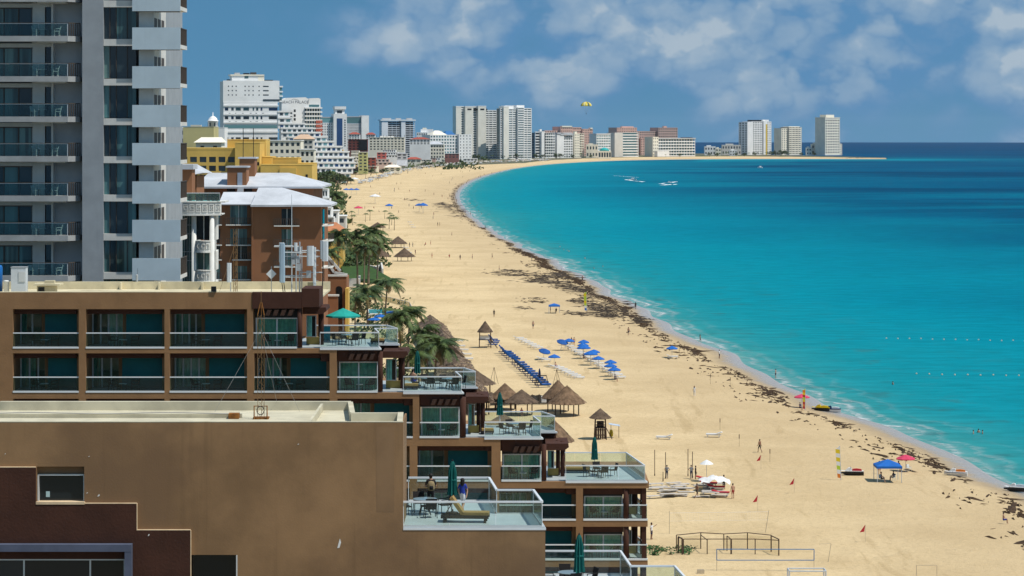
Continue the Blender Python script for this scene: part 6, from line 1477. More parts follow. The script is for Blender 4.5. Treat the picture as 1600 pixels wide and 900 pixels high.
_rv = random.Random(11); _vc = [M_FWHITE, M_FWHITE, M_FCREAM, M_FGB, M_FWHITE, M_FCREAM, M_FPINK]
for i in range(18):
    px_ = 528 + i * 10.5 + _rv.uniform(-3, 3); wd_ = _rv.uniform(9, 19); bs = np.interp(px_, [528, 600, 700, 730], [272, 264, 253, 250]); D_ = (EYE - 2.5) * FPX / (bs - HZ) * _rv.uniform(1.0, 1.06)
    LOW.append(('village_house', 'small low %s house, %s from the left in the village before the towers' % (('white', 'white', 'cream', 'beige', 'white', 'cream', 'pinkish')[i % 7], ORD[i]), int(D_), px_, px_ + wd_, bs - _rv.uniform(7, 14), _vc[i % 7], ['f', 's', 'f', 'r', 's', 'f'][i % 6] if i % 7 else 's', (max(2, int(wd_/3.5)), 3)))
for (nm, lab, D, a, b, pt, m, kind, (nc, nr)) in LOW:
    r, wd, h = bld(nm, lab, D, a, b, pt, cat='house'); X = loc(D, a, b); Z = lzf(D); x0, x1 = X(a), X(b); dp = min(16, wd * .8 + 4)
    fh = 3.3; top = Z(pt); nfl = max(1, min(int(top / fh), nr)); z0 = max(0, top - nfl * fh)
    if kind in ('f', 'p', 'p2', 'r', 'o', 'g', 'sl'):
        wt = top - (2.6 if kind in ('p', 'r', 'o') else 0)
        if z0 > .5: piece('lower_wall', m, x0, x1, 0, dp, 0, z0, r)
        wm = m
        lattice(r, 'x', 0, x0, x1, z0, wt, cells(x0, x1, nc, .55), cells(z0, wt, nfl, .5), wm, FG if kind != 'g' else M_BLACK, .4); piece('core', wm, x0, x1, .41, dp, z0, wt - .02, r); piece('roof_slab', wm if kind != 'f' else M_FWHITE, x0 - .3, x1 + .3, -.4, dp + .3, wt, wt + .3, r)
        if kind in ('p', 'r', 'o'):
            rm = {'p': mat('peach_roof', (.58, .40, .27), .85, .1, .2), 'r': M_FRED if 'cream villa' not in lab else M_FCREAM, 'o': M_FORANGE}[kind]
            MB().add([(x0-.6,-.8,wt+.31),(x1+.6,-.8,wt+.31),(x1+.6,dp+.5,wt+.31),(x0-.6,dp+.5,wt+.31),(x0+wd*.3,dp/2,top+.4),(x1-wd*.3,dp/2,top+.4)], [(0,1,5,4),(1,2,5),(2,3,4,5),(3,0,4),(3,2,1,0)]).build('hipped_roof', rm, r)
        if kind == 'p2':
            for k in range(11): piece('roof_post', M_BARS, x0 + wd*k/10 - .2, x0 + wd*k/10 + .2, 1, 1.4, top + .3, top + 3.4, r)
            piece('roof_shed', M_FWHITE, x0 + wd*.3, x0 + wd*.7, 4, 10, top + .3, top + 2.2, r)
        if kind == 'sl': MB().add([(x0, -3, top * .25), (x1 + 1, -3, top * .25), (x1 - 1.5, 4, top + 1), (x0, 4, top + 1)], [(0, 1, 2, 3)]).build('sloping_roof', M_WROOF, r)
        if kind == 'g': piece('glass_front', M_BLACK, x0 + wd*.55, x1, -.5, -.05, z0, top - .5, r)
    else:
        for k in range(nfl):
            u = x1 - wd * (.14 * (nfl - 1 - (nfl - 1 - k)) if nfl > 1 else 0); lo = z0 + k * fh
            lattice(r, 'x', k * 1.2, x0, u, lo if k else 0, lo + fh - .02, cells(x0, u, nc, .55), [(lo + .9, lo + 2.6)], m, FG, .4); piece('core', m, x0, u, k*1.2 + .41, dp + 4, 0 if not k else lo, lo + fh - .03, r); piece('terrace_edge', M_FWHITE, x0, u + .3, k*1.2 - .3, k*1.2 + .3, lo + fh, lo + fh + .35, r)
# ================================================================== PALMS, TREES AND THATCH
M_FROND = [mat('palm_green', (0.075, 0.115, 0.028), 0.7, 0.35, 0.8, spec=.4), mat('palm_dark', (0.042, 0.078, 0.022), 0.7, 0.35, 0.8, spec=.4), mat('palm_dry', (0.15, 0.115, 0.04), 0.8, 0.3, 0.8)]
M_TRUNK = mat('palm_trunk', (0.17, 0.135, 0.095), 0.9, 0.3, 2.0)
M_LEAF = [mat('leaf_dark', (0.034, 0.064, 0.020), 0.8, 0.4, 0.4), mat('leaf_olive', (0.070, 0.100, 0.028), 0.8, 0.4, 0.4)]
M_THATCH = mat('thatch', (0.185, 0.118, 0.070), 0.98, 0.40, 1.2)
M_THATCH_D = mat('old_thatch', (0.125, 0.086, 0.058), 0.98, 0.40, 1.2)
M_POST = mat('timber_post', (0.070, 0.042, 0.028), 0.85, 0.3, 2.0)
def frond_mesh(L, seed, m, dense=26):
    """arching rib with leaflets hanging either side, rooted at the origin, reaching out along +x"""
    rs = random.Random(seed); mb = MB(); P = []
    rise = rs.uniform(.15, .55); drop = rs.uniform(.75, 1.25)
    for i in range(13):
        u = i / 12; P.append(Vector((L * (u - .12*u*u), 0, L * (rise * u * 1.6 - drop * u * u * .85))))
    mb.tube(P, [.05 * (1 - .85 * i / 12) for i in range(13)], 4)
    for k in range(dense):
        u = .10 + .90 * k / dense; f = u * 12; i = min(int(f), 11); p = P[i].lerp(P[i+1], f - i); d = (P[i+1] - P[i]).normalized()
        ll = L * .30 * math.sin(math.pi * (.12 + .80 * u)) * rs.uniform(.8, 1.15); wv = .055 * L / 4 + .03
        for s in (-1, 1):
            tipv = p + d * ll * .55 + Vector((0, s * ll * .72, -ll * rs.uniform(.25, .75))); mid = p.lerp(tipv, .5) + Vector((0, 0, ll * .06))
            mb.add([p - d * wv * .6, p + d * wv * .6, mid + d * wv, tipv, mid - d * wv], [(0, 1, 2, 4), (4, 2, 3)])
    return mb.mesh('frond', m)
FR = [frond_mesh(3.6, s, M_FROND[s % 2]) for s in range(7)] + [frond_mesh(3.3, 30 + s, M_FROND[2]) for s in range(2)]
def palm(label, base, h, s=1.0, lean=(0, 0), n=20, group='garden coconut palms', detail=True, seed=0, cat='palm tree'):
    rs = random.Random(seed * 7 + 3); r = thing('palm_tree', label, cat, base, 0, group, local=True)
    P = [Vector((lean[0] * u * u, lean[1] * u * u, h * u)) for u in (0, .25, .5, .75, 1)]
    MB().tube(P, [.24 * s, .18 * s, .15 * s, .14 * s, .13 * s], 8).build('trunk', M_TRUNK, r)
    top = P[-1]
    if detail:
        for k in range(n):
            o = bpy.data.objects.new('frond', FR[rs.randrange(7)] if k < n - 2 else FR[7 + rs.randrange(2)]); C.objects.link(o); o.parent = r; o.location = top
            tier = k / n; el = R(58 - 95 * tier + rs.uniform(-12, 12)); sc_ = s * rs.uniform(.82, 1.12)
            o.rotation_euler = Euler((rs.uniform(-.3, .3), -el * .8, k * 2.39996 + rs.uniform(-.25, .25)), 'XYZ'); o.scale = (sc_,) * 3
        mb = MB()
        for k in range(6): a = rs.uniform(0, 6.28); mb.lathe([(.01,-.13),(.12,-.06),(.13,.04),(.01,.13)], 6, (top.x + .2*math.cos(a)*s, top.y + .2*math.sin(a)*s, top.z - .22*s))
        mb.build('coconut_bunch', M_FROND[2], r)
    else:
        mb = MB()
        for k in range(11):
            a = k * 2.4; L = 3.3 * s * rs.uniform(.8, 1.1); up = rs.uniform(-.1, .75)
            dx, dy = math.cos(a), math.sin(a); nn = Vector((-dy, dx, 0)) * .38 * s; q = [Vector((top.x + dx*L*u, top.y + dy*L*u, top.z + L*(up*u - (.45 + up) * u * u))) for u in (0, .35, .7, 1)]
            for i in range(3):
                w0 = (.3, 1, .8, .05)[i]; w1 = (.3, 1, .8, .05)[i+1]; dn = Vector((0, 0, -.22 * s))
                mb.add([q[i], q[i] + nn*w0 + dn*w0, q[i+1] + nn*w1 + dn*w1, q[i+1]], [(0,1,2,3)], k % 2); mb.add([q[i], q[i+1], q[i+1] - nn*w1 + dn*w1, q[i] - nn*w0 + dn*w0], [(0,1,2,3)], k % 2)
        mb.build('crown', M_FROND[:2], r)
    return r
def palm_at(label, px, py_crown, D, zb, s=1.0, n=20, seed=0, lean=(0, 0), **k):
    x = px_x(px, D) - lean[0]; return palm(label, (x, D, zb), py_z(py_crown, D) - zb, s, lean, n, seed=seed, **k)
# garden palms: photo place of the crown's centre and distance
for i, (px, py, D, s, lean, lab) in enumerate((
    (606, 443, 590, 1.15, (.6, 0), 'lone palm with star shaped crown at the edge of the sand'),
    (572, 458, 575, 1.2, (-.4, .2), 'bushy palm left of the lone palm by the pool'),
    (556, 470, 560, .9, (.2, 0), 'small palm in front of the arched garden house'),
    (530, 470, 470, .8, (0, .2), 'young palm against the terracotta arches'),
    (580, 368, 740, 1.55, (.8, .3), 'tallest palm of the clump above the lawn'),
    (556, 372, 730, 1.4, (-.5, 0), 'palm left of the tallest palm above the lawn'),
    (527, 372, 720, 1.45, (-.4, .3), 'leftmost big palm above the lawn, by the orange roof'),
    (592, 384, 755, 1.2, (.5, 0), 'rightmost palm of the lawn clump near the sand'),
    (570, 388, 725, 1.1, (.2, .2), 'shorter palm low in the middle of the lawn clump'),
    (516, 398, 700, 1.0, (0, 0), 'thin palm behind the antennas'),
    (640, 494, 470, 1.0, (.3, .2), 'palm beside the far end of the long thatched roof'),
    (624, 500, 440, 1.05, (-.3, 0), 'palm between the top terrace and the thatched roof'),
    (684, 543, 430, 1.1, (.6, 0), 'palm leaning over the long thatched roof, nearest the beach'),
    (658, 520, 455, .95, (-.2, .2), 'palm crown behind the second open terrace'),
    (648, 556, 400, .95, (-.3, 0), 'low palm just behind the furled umbrella on the second terrace'),
    (520, 320, 1000, 1.5, (0, 0), 'palm right of the white hipped roofs, upper one'),
    (524, 308, 1050, 1.4, (.4, 0), 'palm right of the white hipped roofs, behind the upper one'),
    (668, 538, 445, .8, (0, 0), 'half hidden palm left of the leaning palm'))):
    palm_at(lab, px, py, D, 2.0, s * 1.12, 24 if s > 1 else 20, seed=i, lean=lean)
# small straw palms planted in the sand further on
for i, (px, py, s) in enumerate(((549, 345, .7), (551, 352, .7), (571, 347, .6), (578, 345, .8), (601, 342, .6), (609, 346, .6), (608, 358, .8), (616, 360, .9), (612, 352, .7))):
    p = ground_at(px, py); palm('small tufted palm in the sand, %s of the sand row from the left' % ORD[i], tuple(p), 5.5 * s + 1, s * .9, (.2, 0), group='palms planted in the sand', detail=False, seed=40 + i)
# far palms and shade trees along the hotel gardens
def leaf_tree(label, base, w, h, group, seed, k=260, cat='tree', m=None):
    rs = random.Random(seed); r = thing('garden_tree', label, cat, base, 0, group, local=True)
    mb = MB().tube([(0,0,0),(.1*w,0,h*.35),(0,.05*w,h*.6)], [w*.05, w*.035, w*.02], 6)
    for a in range(3): q = a*2.1 + rs.random(); mb.tube([(.1*w,0,h*.35),(w*.22*math.cos(q), w*.22*math.sin(q), h*.68)], [w*.025, w*.012], 5)
    mb.build('trunk', M_TRUNK, r); cb = MB()
    cl = [(rs.gauss(0, w*.2), rs.gauss(0, w*.2), h*rs.uniform(.45, .85), w*rs.uniform(.14, .26)) for _ in range(9)]
    for i in range(k):
        c = cl[i % 9]; d = Vector((rs.gauss(0,1), rs.gauss(0,1), rs.gauss(0,1))).normalized() * c[3] * rs.uniform(.6, 1.1)
        p = Vector((c[0]+d.x, c[1]+d.y, c[2]+d.z*.8)); n = Vector((rs.gauss(0,1), rs.gauss(0,1), rs.gauss(.6,.6))).normalized(); a = n.orthogonal().normalized(); b = n.cross(a); s = w * rs.uniform(.045, .085)
        cb.add([p + a*s, p + b*s*.7, p - a*s, p - b*s*.7], [(0,1,2,3)], i % 9 % 2)
    cb.build('crown', m or M_LEAF, r); return r
seedc = 100
def far_green(lst, group, where):
    global seedc
    for i, (px, pyb, hpx, kind) in enumerate(lst):
        z = 2.2; pyb = max(pyb, 287.5 + (i % 4)) if 'stepped' in where else pyb; hpx = hpx * 1.5 if 'stepped' in where else hpx; p = at_z(px, pyb, z); h = hpx / FPX * p.y; seedc += 1
        lab = '%s, %s %s' % ('dark palm' if kind == 'p' else 'round tree', ORD[i], where)
        if kind == 'p': palm(lab, tuple(p), h * .72, h / 8.5, (0, 0), group=group, detail=False, seed=seedc)
        else: leaf_tree(lab, tuple(p), h * 1.25, h, group, seedc, 200)
far_green([(497,292,16,'t'),(503,284,18,'p'),(509,276,14,'t'),(514,290,16,'t'),(519,280,18,'p'),(525,293,15,'t'),(530,284,15,'p'),(505,300,14,'t'),(516,302,16,'p'),(521,270,12,'t'),(541,280,12,'t'),(513,312,18,'p'),(509,330,18,'t'),(536,272,11,'p'),(498,310,14,'t')], 'trees between the stepped hotel and the sand', 'from left below the stepped hotel')
far_green([(556,276,12,'p'),(563,272,10,'t'),(571,278,12,'p'),(579,274,12,'t'),(588,278,13,'p'),(597,274,11,'t'),(606,275,12,'p'),(614,270,11,'t'),(622,273,13,'p'),(630,269,12,'p'),(637,271,14,'p'),(645,266,11,'p'),(653,264,10,'p'),(661,262,10,'t'),(668,261,9,'p'),(676,260,9,'p'),(684,259,9,'p')], 'palms before the low houses', 'from left before the low houses')
far_green([(728,251,9,'t'),(741,250,8,'t'),(748,250,9,'t'),(759,249,8,'p'),(769,249,9,'p'),(785,249,7,'t'),(797,249,8,'p'),(806,249,9,'t'),(815,249,8,'p'),(837,249,9,'t'),(848,248.5,7,'t'),(857,248.5,8,'p'),(869,248.5,9,'t'),(874,248,8,'t'),(886,248,7,'p'),(894,248,6,'t'),(908,247.5,10,'p'),(923,247.5,6,'t')], 'trees at the foot of the bay towers', 'from left at the twin tower feet')
far_green([(1040,245.5,6,'p'),(1062,245.5,6,'t'),(1108,245,6,'t'),(1120,245,7,'t'),(1130,244.5,8,'p'),(1136,244.5,9,'p'),(1150,244.5,6,'t'),(1163,244.5,6,'t'),(1170,244.5,8,'p'),(1180,244,7,'t'),(1190,244,7,'p'),(1198,244,9,'p'),(1204,244,8,'t'),(1211,244,9,'t'),(1220,244,10,'t'),(1227,244,9,'t'),(1234,244,7,'p'),(1252,244,6,'t'),(1272,244,6,'t')], 'trees on the point', 'from left along the point')
# scrub filling the garden ground
def scrub(name, label, spots, s0, m, n=14):
    rs = random.Random(len(name) * 13 + len(spots)); mb = MB()
    for (x, y, z, w) in spots:
        for i in range(n):
            p = Vector((x + rs.gauss(0, w*.5), y + rs.gauss(0, w*.5), z + abs(rs.gauss(0, w*.35)))); nn = Vector((rs.gauss(0,1), rs.gauss(0,1), rs.gauss(.7,.6))).normalized(); a = nn.orthogonal().normalized(); b = nn.cross(a); s = s0 * rs.uniform(.6, 1.3) * (w / 2)
            mb.add([p + a*s, p + b*s*.6, p - a*s, p - b*s*.6], [(0,1,2,3)], i % 2)
    o = mb.build(name, m); tag(o, label, 'shrubs', kind='stuff'); return o
sp = []
for k in range(300):
    D = random.uniform(860, 2100); edge = np.interp(D, [760, 1000, 1200, 1557, 1700, 2100], [-44, -62, -76, -99, -112, -140]); x = edge - random.uniform(3, 40); sp.append((x, D, 2.2, random.uniform(2.5, 6)))
scrub('garden_scrub', 'dark green scrub filling hotel gardens behind the far sand', sp, .55, M_LEAF, 16)
sp = [(px_x(random.uniform(540, 760), D_), D_, 2.3, random.uniform(4, 9)) for D_ in [random.uniform(3000, 4200) for _ in range(120)]]
scrub('bay_scrub', 'scattered green scrub between the low houses of the bay', sp, .6, M_LEAF, 12)
sp = [(*gp(random.uniform(548, 660), random.uniform(470, 600), 2.0), 2.0, random.uniform(1.0, 2.2)) for _ in range(150)]
sp = [q for q in sp if q[0] < np.interp(q[1], [380, 450, 560, 640], [-6, -14, -24, -28])]
sp2 = [(*gp(random.uniform(512, 600), random.uniform(392, 417), 3.0), 3.0, random.uniform(1.5, 3.4)) for _ in range(110)]
scrub('lawn_scrub', 'dense shrubs under the palms above the lawn', sp2, .5, M_LEAF, 20)
scrub('pool_garden_scrub', 'leafy undergrowth around the palms behind the open terraces', sp, .5, M_LEAF, 18)
# parasols, huts and canopies crowding the far beach gardens
M_CLUT = [mat('far_canopy_a', (.45, .40, .33), .9, .1), mat('far_canopy_b', (.20, .16, .12), .9, .1), mat('far_canopy_c', (.30, .34, .38), .9, .1), mat('far_canopy_d', (.55, .52, .46), .9, .1)]
mb = MB()
for k in range(420):
    u = random.random(); px = 560 + 300 * u; py = np.interp(px, [560, 640, 700, 760, 860], [286, 264, 257.5, 253.5, 250]) + abs(random.gauss(0, 2.2 * (1 - u*.6))); p = at_z(px, py, 2.0)
    s = random.uniform(1.2, 2.6); hh = random.uniform(1.4, 2.6); mb.lathe([(s, hh), (s*.5, hh + .5), (.05, hh + .9)], 6, (p.x, p.y, 1.8), random.randrange(4)); mb.tube([(p.x, p.y, 1.6), (p.x, p.y, 1.8 + hh + .5)], .12, 4, 1)
tag(mb.build('far_beach_parasols', M_CLUT), 'crowd of tiny parasols and huts along the far garden edge', 'parasols', kind='stuff')

# ------------------------------------------------------------------ thatch
def thatch_cone(root, c, r, h, ze, n=22, m=None, layers=6, sq=False, name='thatch_roof'):
    """shaggy layered thatch: overlapping rings of straw bundles"""
    mb = MB(); rs = random.Random(int(c[0]*100) + int(c[1]))
    for L in range(layers):
        u0, u1 = L / layers, (L + 1.35) / layers; u1 = min(u1, 1.04)
        for j in range(n):
            a0 = 2*math.pi*(j + .5*(L % 2)) / n; a1 = 2*math.pi*(j + 1 + .5*(L % 2)) / n; am = (a0+a1)/2
            def P(u, a, dz):
                k = 1.0
                if sq: k = min(1/abs(math.cos(a)) if abs(math.cos(a)) > .01 else 9, 1/abs(math.sin(a)) if abs(math.sin(a)) > .01 else 9); k = min(k, 1.3)
                return (c[0] + r*u*k*math.cos(a), c[1] + r*u*k*math.sin(a), ze + h*(1-u) + dz)
            j1 = rs.uniform(-.03, .03); d = rs.uniform(0, .05) * h
            mb.add([P(u0, a0, .02*h), P(u0, a1, .02*h), P(u1, a1 - .02, d), P(u1 + j1 + .02, am, d*.6), P(u1, a0 + .02, d)], [(0, 4, 3, 2, 1)])
    mb.lathe([(r*.97, ze - c[2] - .12*h/2), (0.02, ze - c[2] + h*.96)], n, c) if not sq else None
    return mb.build(name, m or M_THATCH, root)
def palapa(label, px, py, r, h, hp, D=None, m=None, posts=1, group='thatched palapas', sq=False):
    p = ground_at(px, py); t_ = thing('palapa', label, 'palapa', tuple(p), 0, group)
    r *= 1.08; h *= 1.2; hp -= .25
    thatch_cone(t_, tuple(p), r, h, p.z + hp, 22, m, 7, sq)
    if posts == 1: MB().tube([tuple(p), (p.x, p.y, p.z + hp + h*.7)], .13, 7).build('post', M_POST, t_)
    else:
        for k in range(posts): a = 2*math.pi*k/posts + .5; MB().tube([(p.x + r*.72*math.cos(a), p.y + r*.72*math.sin(a), p.z), (p.x + r*.72*math.cos(a), p.y + r*.72*math.sin(a), p.z + hp + .3)], .10, 6).build('post', M_POST, t_)
    return t_, p
palapa('thatched palapa left of the beach fence', 789, 640, 2.3, 1.9, 2.2, posts=4)
palapa('palapa in front of the left one, over red chairs', 815, 648, 2.4, 1.6, 2.3, m=M_THATCH_D, posts=4)
palapa('tall palapa right of the beach fence', 872, 643, 2.4, 2.3, 2.5, posts=4)
palapa('wide palapa on four posts right of the tall one', 886, 649, 2.7, 2.2, 2.3, m=M_THATCH, posts=4)
palapa('small thatch shade at the left garden end of the beach fence', 768, 640, 2.0, 1.2, 1.6, m=M_THATCH_D, posts=4)
palapa('round palapa further up the beach, left of a pair', 622, 387, 3.3, 2.3, 1.9, m=M_THATCH_D, posts=4)
palapa('round palapa further up the beach, right of a pair', 632, 408, 3.4, 2.4, 1.9, m=M_THATCH_D, posts=4)
palapa('palapa half behind the lawn palms', 593, 410, 3.4, 2.6, 2.4, m=M_THATCH_D, posts=4)
palapa('palapa left of the far red parasols under the palms', 590, 362, 3.4, 1.9, 2.2, m=M_THATCH_D, posts=4)
# big thatched restaurant roofs beyond the ochre hotel
for i, (px, py, r_, h_, lab) in enumerate(((545, 272, 22, 15, 'big dark thatched restaurant roof right of the stepped hotel'), (530, 287, 20, 12, 'second dark thatched roof below the big one'), (556, 268, 14, 8, 'smaller thatched roof right of the big one'))):
    z = 2.0; p = at_z(px, py, z); t_ = thing('thatched_hall', lab, 'thatched hall', tuple(p)); thatch_cone(t_, tuple(p), r_ * p.y / 2700 * .8, h_ * p.y / 2700 * .7, z + 2.5, 18, mat('black_thatch_%d' % i, (.055, .045, .038), .95, .3, .1), 5)
    for k in range(6): a = k * 1.047; MB().tube([(p.x + r_*.5*math.cos(a), p.y + r_*.5*math.sin(a), z - 1), (p.x + r_*.5*math.cos(a), p.y + r_*.5*math.sin(a), z + 3)], .25, 5).build('post', M_POST, t_)
# a chain of long thatched roofs along the garden edge, no two alike
A0 = Vector((px_x(741, 400) , 400)); A1 = Vector((px_x(672, 560), 560)); ax = (A1 - A0).normalized(); nr = Vector((ax.y, -ax.x))
M_TH = [mat('thatch_%d' % i, c, .98, .5, 1.6) for i, c in enumerate(((.180, .120, .075), (.14, .095, .062), (.22, .155, .10), (.105, .075, .052)))]
rs = random.Random(5)
for si, (sa, sb, wE, zE, zR_) in enumerate(((0, .22, 3.0, 4.0, 6.5), (.235, .45, 3.5, 3.7, 5.7), (.47, .71, 2.9, 4.2, 6.8), (.725, 1.0, 3.3, 3.8, 6.1))):
    lt = thing('thatched_shelter', 'long shaggy thatched roof by the garden edge, %s from the near end' % ORD[si], 'thatched roof', (*(A0 + (A1 - A0)*(sa + sb)/2), 1.6), group='garden edge thatched roofs')
    mb = MB(); nL = 16
    for sgn in (-1, 1):
        for L in range(7):
            u0, u1 = L/7, min((L + 1.3)/7, 1.06)
            for j in range(nL):
                s0, s1 = sa + (sb-sa)*j/nL, sa + (sb-sa)*(j+1)/nL; off = .4*(sb-sa)/nL if L % 2 else 0
                def P(s, u, dz): q = A0 + (A1 - A0)*min(max(s + off, sa), sb) + nr*sgn*wE*u; return (q.x, q.y, zR_ + (zE - zR_)*u**.85 + dz + .12*math.sin(s*60))
                d = rs.uniform(0, .30); e = rs.uniform(-.03, .09)
                v = [P(s0, u0, .03), P(s1, u0, .03), P(s1, u1, d), P((s0+s1)/2, u1 + e, d*.4), P(s0, u1, d)]
                mb.add(v, [(0, 1, 2, 3, 4) if sgn < 0 else (0, 4, 3, 2, 1)], rs.choice([0, 0, 1, 1, 2, 3]))
    mb.build('thatch', M_TH, lt)
    for s_ in (sa, sb): q = A0 + (A1 - A0)*s_; MB().add([(q.x + nr.x*wE, q.y + nr.y*wE, zE), (q.x - nr.x*wE, q.y - nr.y*wE, zE), (q.x, q.y, zR_ + .1)], [(0, 1, 2)]).build('gable', M_THATCH_D, lt)
    for j in range(6):
        for sgn in (-1, 1): q = A0 + (A1 - A0)*(sa + (sb-sa)*(j + .3)/6) + nr*sgn*wE*.8; MB().tube([(q.x, q.y, 1.4), (q.x, q.y, zE + .4)], .11, 6).build('post', M_POST, lt)
# pointed hut at its near end, leaning thatch behind the third terrace
p = at_z(742, 610, 3.0); t_ = thing('thatched_hut', 'thatched hut with pointed roof behind the second open terrace', 'hut', (p.x, p.y, 1.6)); thatch_cone(t_, (p.x, p.y, 1.6), 3.4, 2.3, 4.2, 20, M_THATCH_D)
for k in range(5): a = k*1.257; MB().tube([(p.x + 2.5*math.cos(a), p.y + 2.5*math.sin(a), 1.4), (p.x + 2.5*math.cos(a), p.y + 2.5*math.sin(a), 4.6)], .12, 6).build('post', M_POST, t_)
D_ = 300; t_ = thing('terrace_thatch_hut', 'brown thatched hut right behind the third open terrace', 'hut', (px_x(868, D_), D_, 1.6)); thatch_cone(t_, (px_x(866, D_), D_, 1.6), 2.3, 2.4, py_z(688, D_), 20, M_THATCH)
for k in range(4): a = k*1.571 + .78; MB().tube([(px_x(866, D_) + 1.7*math.cos(a), D_ + 1.7*math.sin(a), 1.5), (px_x(866, D_) + 1.7*math.cos(a), D_ + 1.7*math.sin(a), py_z(684, D_))], .09, 6).build('post', M_POST, t_)
D_ = 330; t_ = thing('low_thatch_shade', 'low thatched shade seen between the third terrace chairs', 'palapa', (px_x(786, D_), D_, 1.6)); thatch_cone(t_, (px_x(786, D_), D_, 1.6), 1.5, .9, py_z(657, D_), 18, M_THATCH)
MB().tube([(px_x(786, D_), D_, 1.5), (px_x(786, D_), D_, py_z(652, D_))], .1, 6).build('post', M_POST, t_)
# ================================================================== THINGS ON THE BEACH
M_BLUE = mat('blue_canvas', (0.012, 0.085, 0.31), 0.85, 0.15, 1.5); M_NAVY = mat('navy_canvas', (0.008, 0.030, 0.115), 0.85, 0.15, 1.5); M_BLUEB = mat('bright_blue_canvas', (0.010, 0.115, 0.42), 0.8, 0.1, 1.0)
M_LWHITE = mat('lounger_white', (0.70, 0.70, 0.69), 0.6, 0.06); M_REDC = mat('red_canvas', (0.42, 0.02, 0.03), 0.8, 0.1); M_PINKC = mat('pink_canvas', (0.56, 0.05, 0.11), 0.8, 0.1)
M_YELP = mat('yellow_plastic', (0.68, 0.50, 0.02), 0.4, 0.05); M_ORANGE = mat('orange_plastic', (0.62, 0.17, 0.02), 0.5, 0.05); M_LIME = mat('lime_canvas', (0.42, 0.55, 0.05), 0.8, 0.1); M_STEEL = mat('black_steel', (.012, .012, .013), .5, 0); M_BLUEP = mat('blue_pipe', (.03, .16, .36), .5, .1); M_GREYP = mat('grey_pipe', (.48, .52, .56), .5, .1)
M_CAMO = mat('dark_net', (.040, .038, .034), .9, .3, 2.0); M_GREEN = mat('creeper_leaf', (.045, .12, .03), .8, .3)
def make_lounger(name, m, frame, back=.55):
    r = thing(name, None, 'lounger', local=True)     # head at -x, foot (towards the sea) at +x
    for y in (-.3, .3): MB().bar((-.95, y, .30), (.95, y, .30), .03).build('side_rail', frame, r)
    for x in (-.7, .75):
        for y in (-.28, .28): MB().bar((x, y, 0), (x, y, .29), .028).build('leg', frame, r)
    MB().box(-.25, .95, -.33, .33, .33, .46).build('seat_pad', m, r)
    c, s = math.cos(back), math.sin(back); L = .85 if back < .8 else 1.05
    MB().prism_y([(-.26, .34), (-.20, .42), (-.20 - L*c, .42 + L*s), (-.32 - L*c, .36 + L*s)], -.36, .36).build('backrest', m, r)
    MB().bar((-.25 - L*.7*c, 0, .36 + L*.7*s), (-.75, 0, .30), .025).build('prop', frame, r)
    return r
P_LB, P_LW = make_lounger('blue_lounger', M_BLUE, M_NAVY, 1.0), make_lounger('white_lounger', M_LWHITE, M_LWHITE, .35)
P_LR = make_lounger('red_lounger', M_REDC, M_LWHITE, .25)
def make_parasol(name, m, r_=1.15, h=2.25, n=8):
    r = thing(name, None, 'umbrella', local=True); MB().tube([(0,0,0),(0,0,h)], .035, 6).build('pole', M_LWHITE, r)
    vs = [(0,0,h+.03)]; k = 3
    for i in range(1, k+1):
        u = i/k
        for j in range(n):
            for q in (0, .5):
                a = 2*math.pi*(j+q)/n; rr = r_*u*(1 if q == 0 else .93); vs.append((rr*math.cos(a), rr*math.sin(a), h - .48*(u**1.35) + (0 if q == 0 else -.03*u)))
    nn = 2*n; fs = [(0, 1+j, 1+(j+1)%nn) for j in range(nn)]
    for i in range(k-1): fs += [(1+i*nn+j, 1+(i+1)*nn+j, 1+(i+1)*nn+(j+1)%nn, 1+i*nn+(j+1)%nn) for j in range(nn)]
    b0 = len(vs)
    for j in range(nn): v = vs[1+(k-1)*nn+j]; vs.append((v[0], v[1], v[2]-.12))
    fs += [(1+(k-1)*nn+j, b0+j, b0+(j+1)%nn, 1+(k-1)*nn+(j+1)%nn) for j in range(nn)]
    cn = MB().add(vs, fs).build('canopy', m, r)
    for j in range(n): a = 2*math.pi*j/n; MB().tube([(0,0,h-.05),(r_*.96*math.cos(a), r_*.96*math.sin(a), h-.5)], .012, 3).build('rib', M_LWHITE, cn)
    MB().tube([(0,0,h),(0,0,h+.12)], .02, 4).build('finial', M_LWHITE, r)
    return r
P_PB, P_PP, P_PN = make_parasol('blue_parasol', M_BLUEB), make_parasol('pink_parasol', M_PINKC, 1.3), make_parasol('navy_parasol', M_NAVY)
P_PW = make_parasol('white_parasol', M_LWHITE, 1.4)
# blue loungers in a line behind the guard hut
for i in range(16):
    u = i / 15; u = i / 4 * .22 if i < 5 else .33 + (i - 5) / 10 * .67
    p = ground_at(789 + 60*u + random.uniform(-.6, .6), 553 + 52*u)
    place(P_LB, tuple(p), R(random.uniform(-14, 14)) + R(8), 1.42, 'blue cushioned lounger, %s from the far end of the long blue row' % ORD[i], 'long row of blue loungers')
for i, (px, py) in enumerate(((769, 541), (771, 538), (773, 535.5), (770, 533))):
    p = ground_at(px, py); place(P_LB, tuple(p), R(15), 1.1, 'blue lounger beside the far guard hut, %s of four' % ORD[i], 'blue loungers by the guard hut')
for i in range(7): p = ground_at(811 + 4.9*i, 530.5 + 2.5*i); place(P_LW, tuple(p), R(10 + random.uniform(-6, 6)), 1.1, 'white lounger, %s from far in the row behind the blue loungers' % ORD[i], 'white loungers, near row')
for i in range(7): p = ground_at(873 + 5.2*i, 577 + 2.6*i); place(P_LW, tuple(p), R(10 + random.uniform(-6, 6)), 1.1, 'white lounger, %s from far in the row without umbrellas' % ORD[i], 'white loungers, bare row')
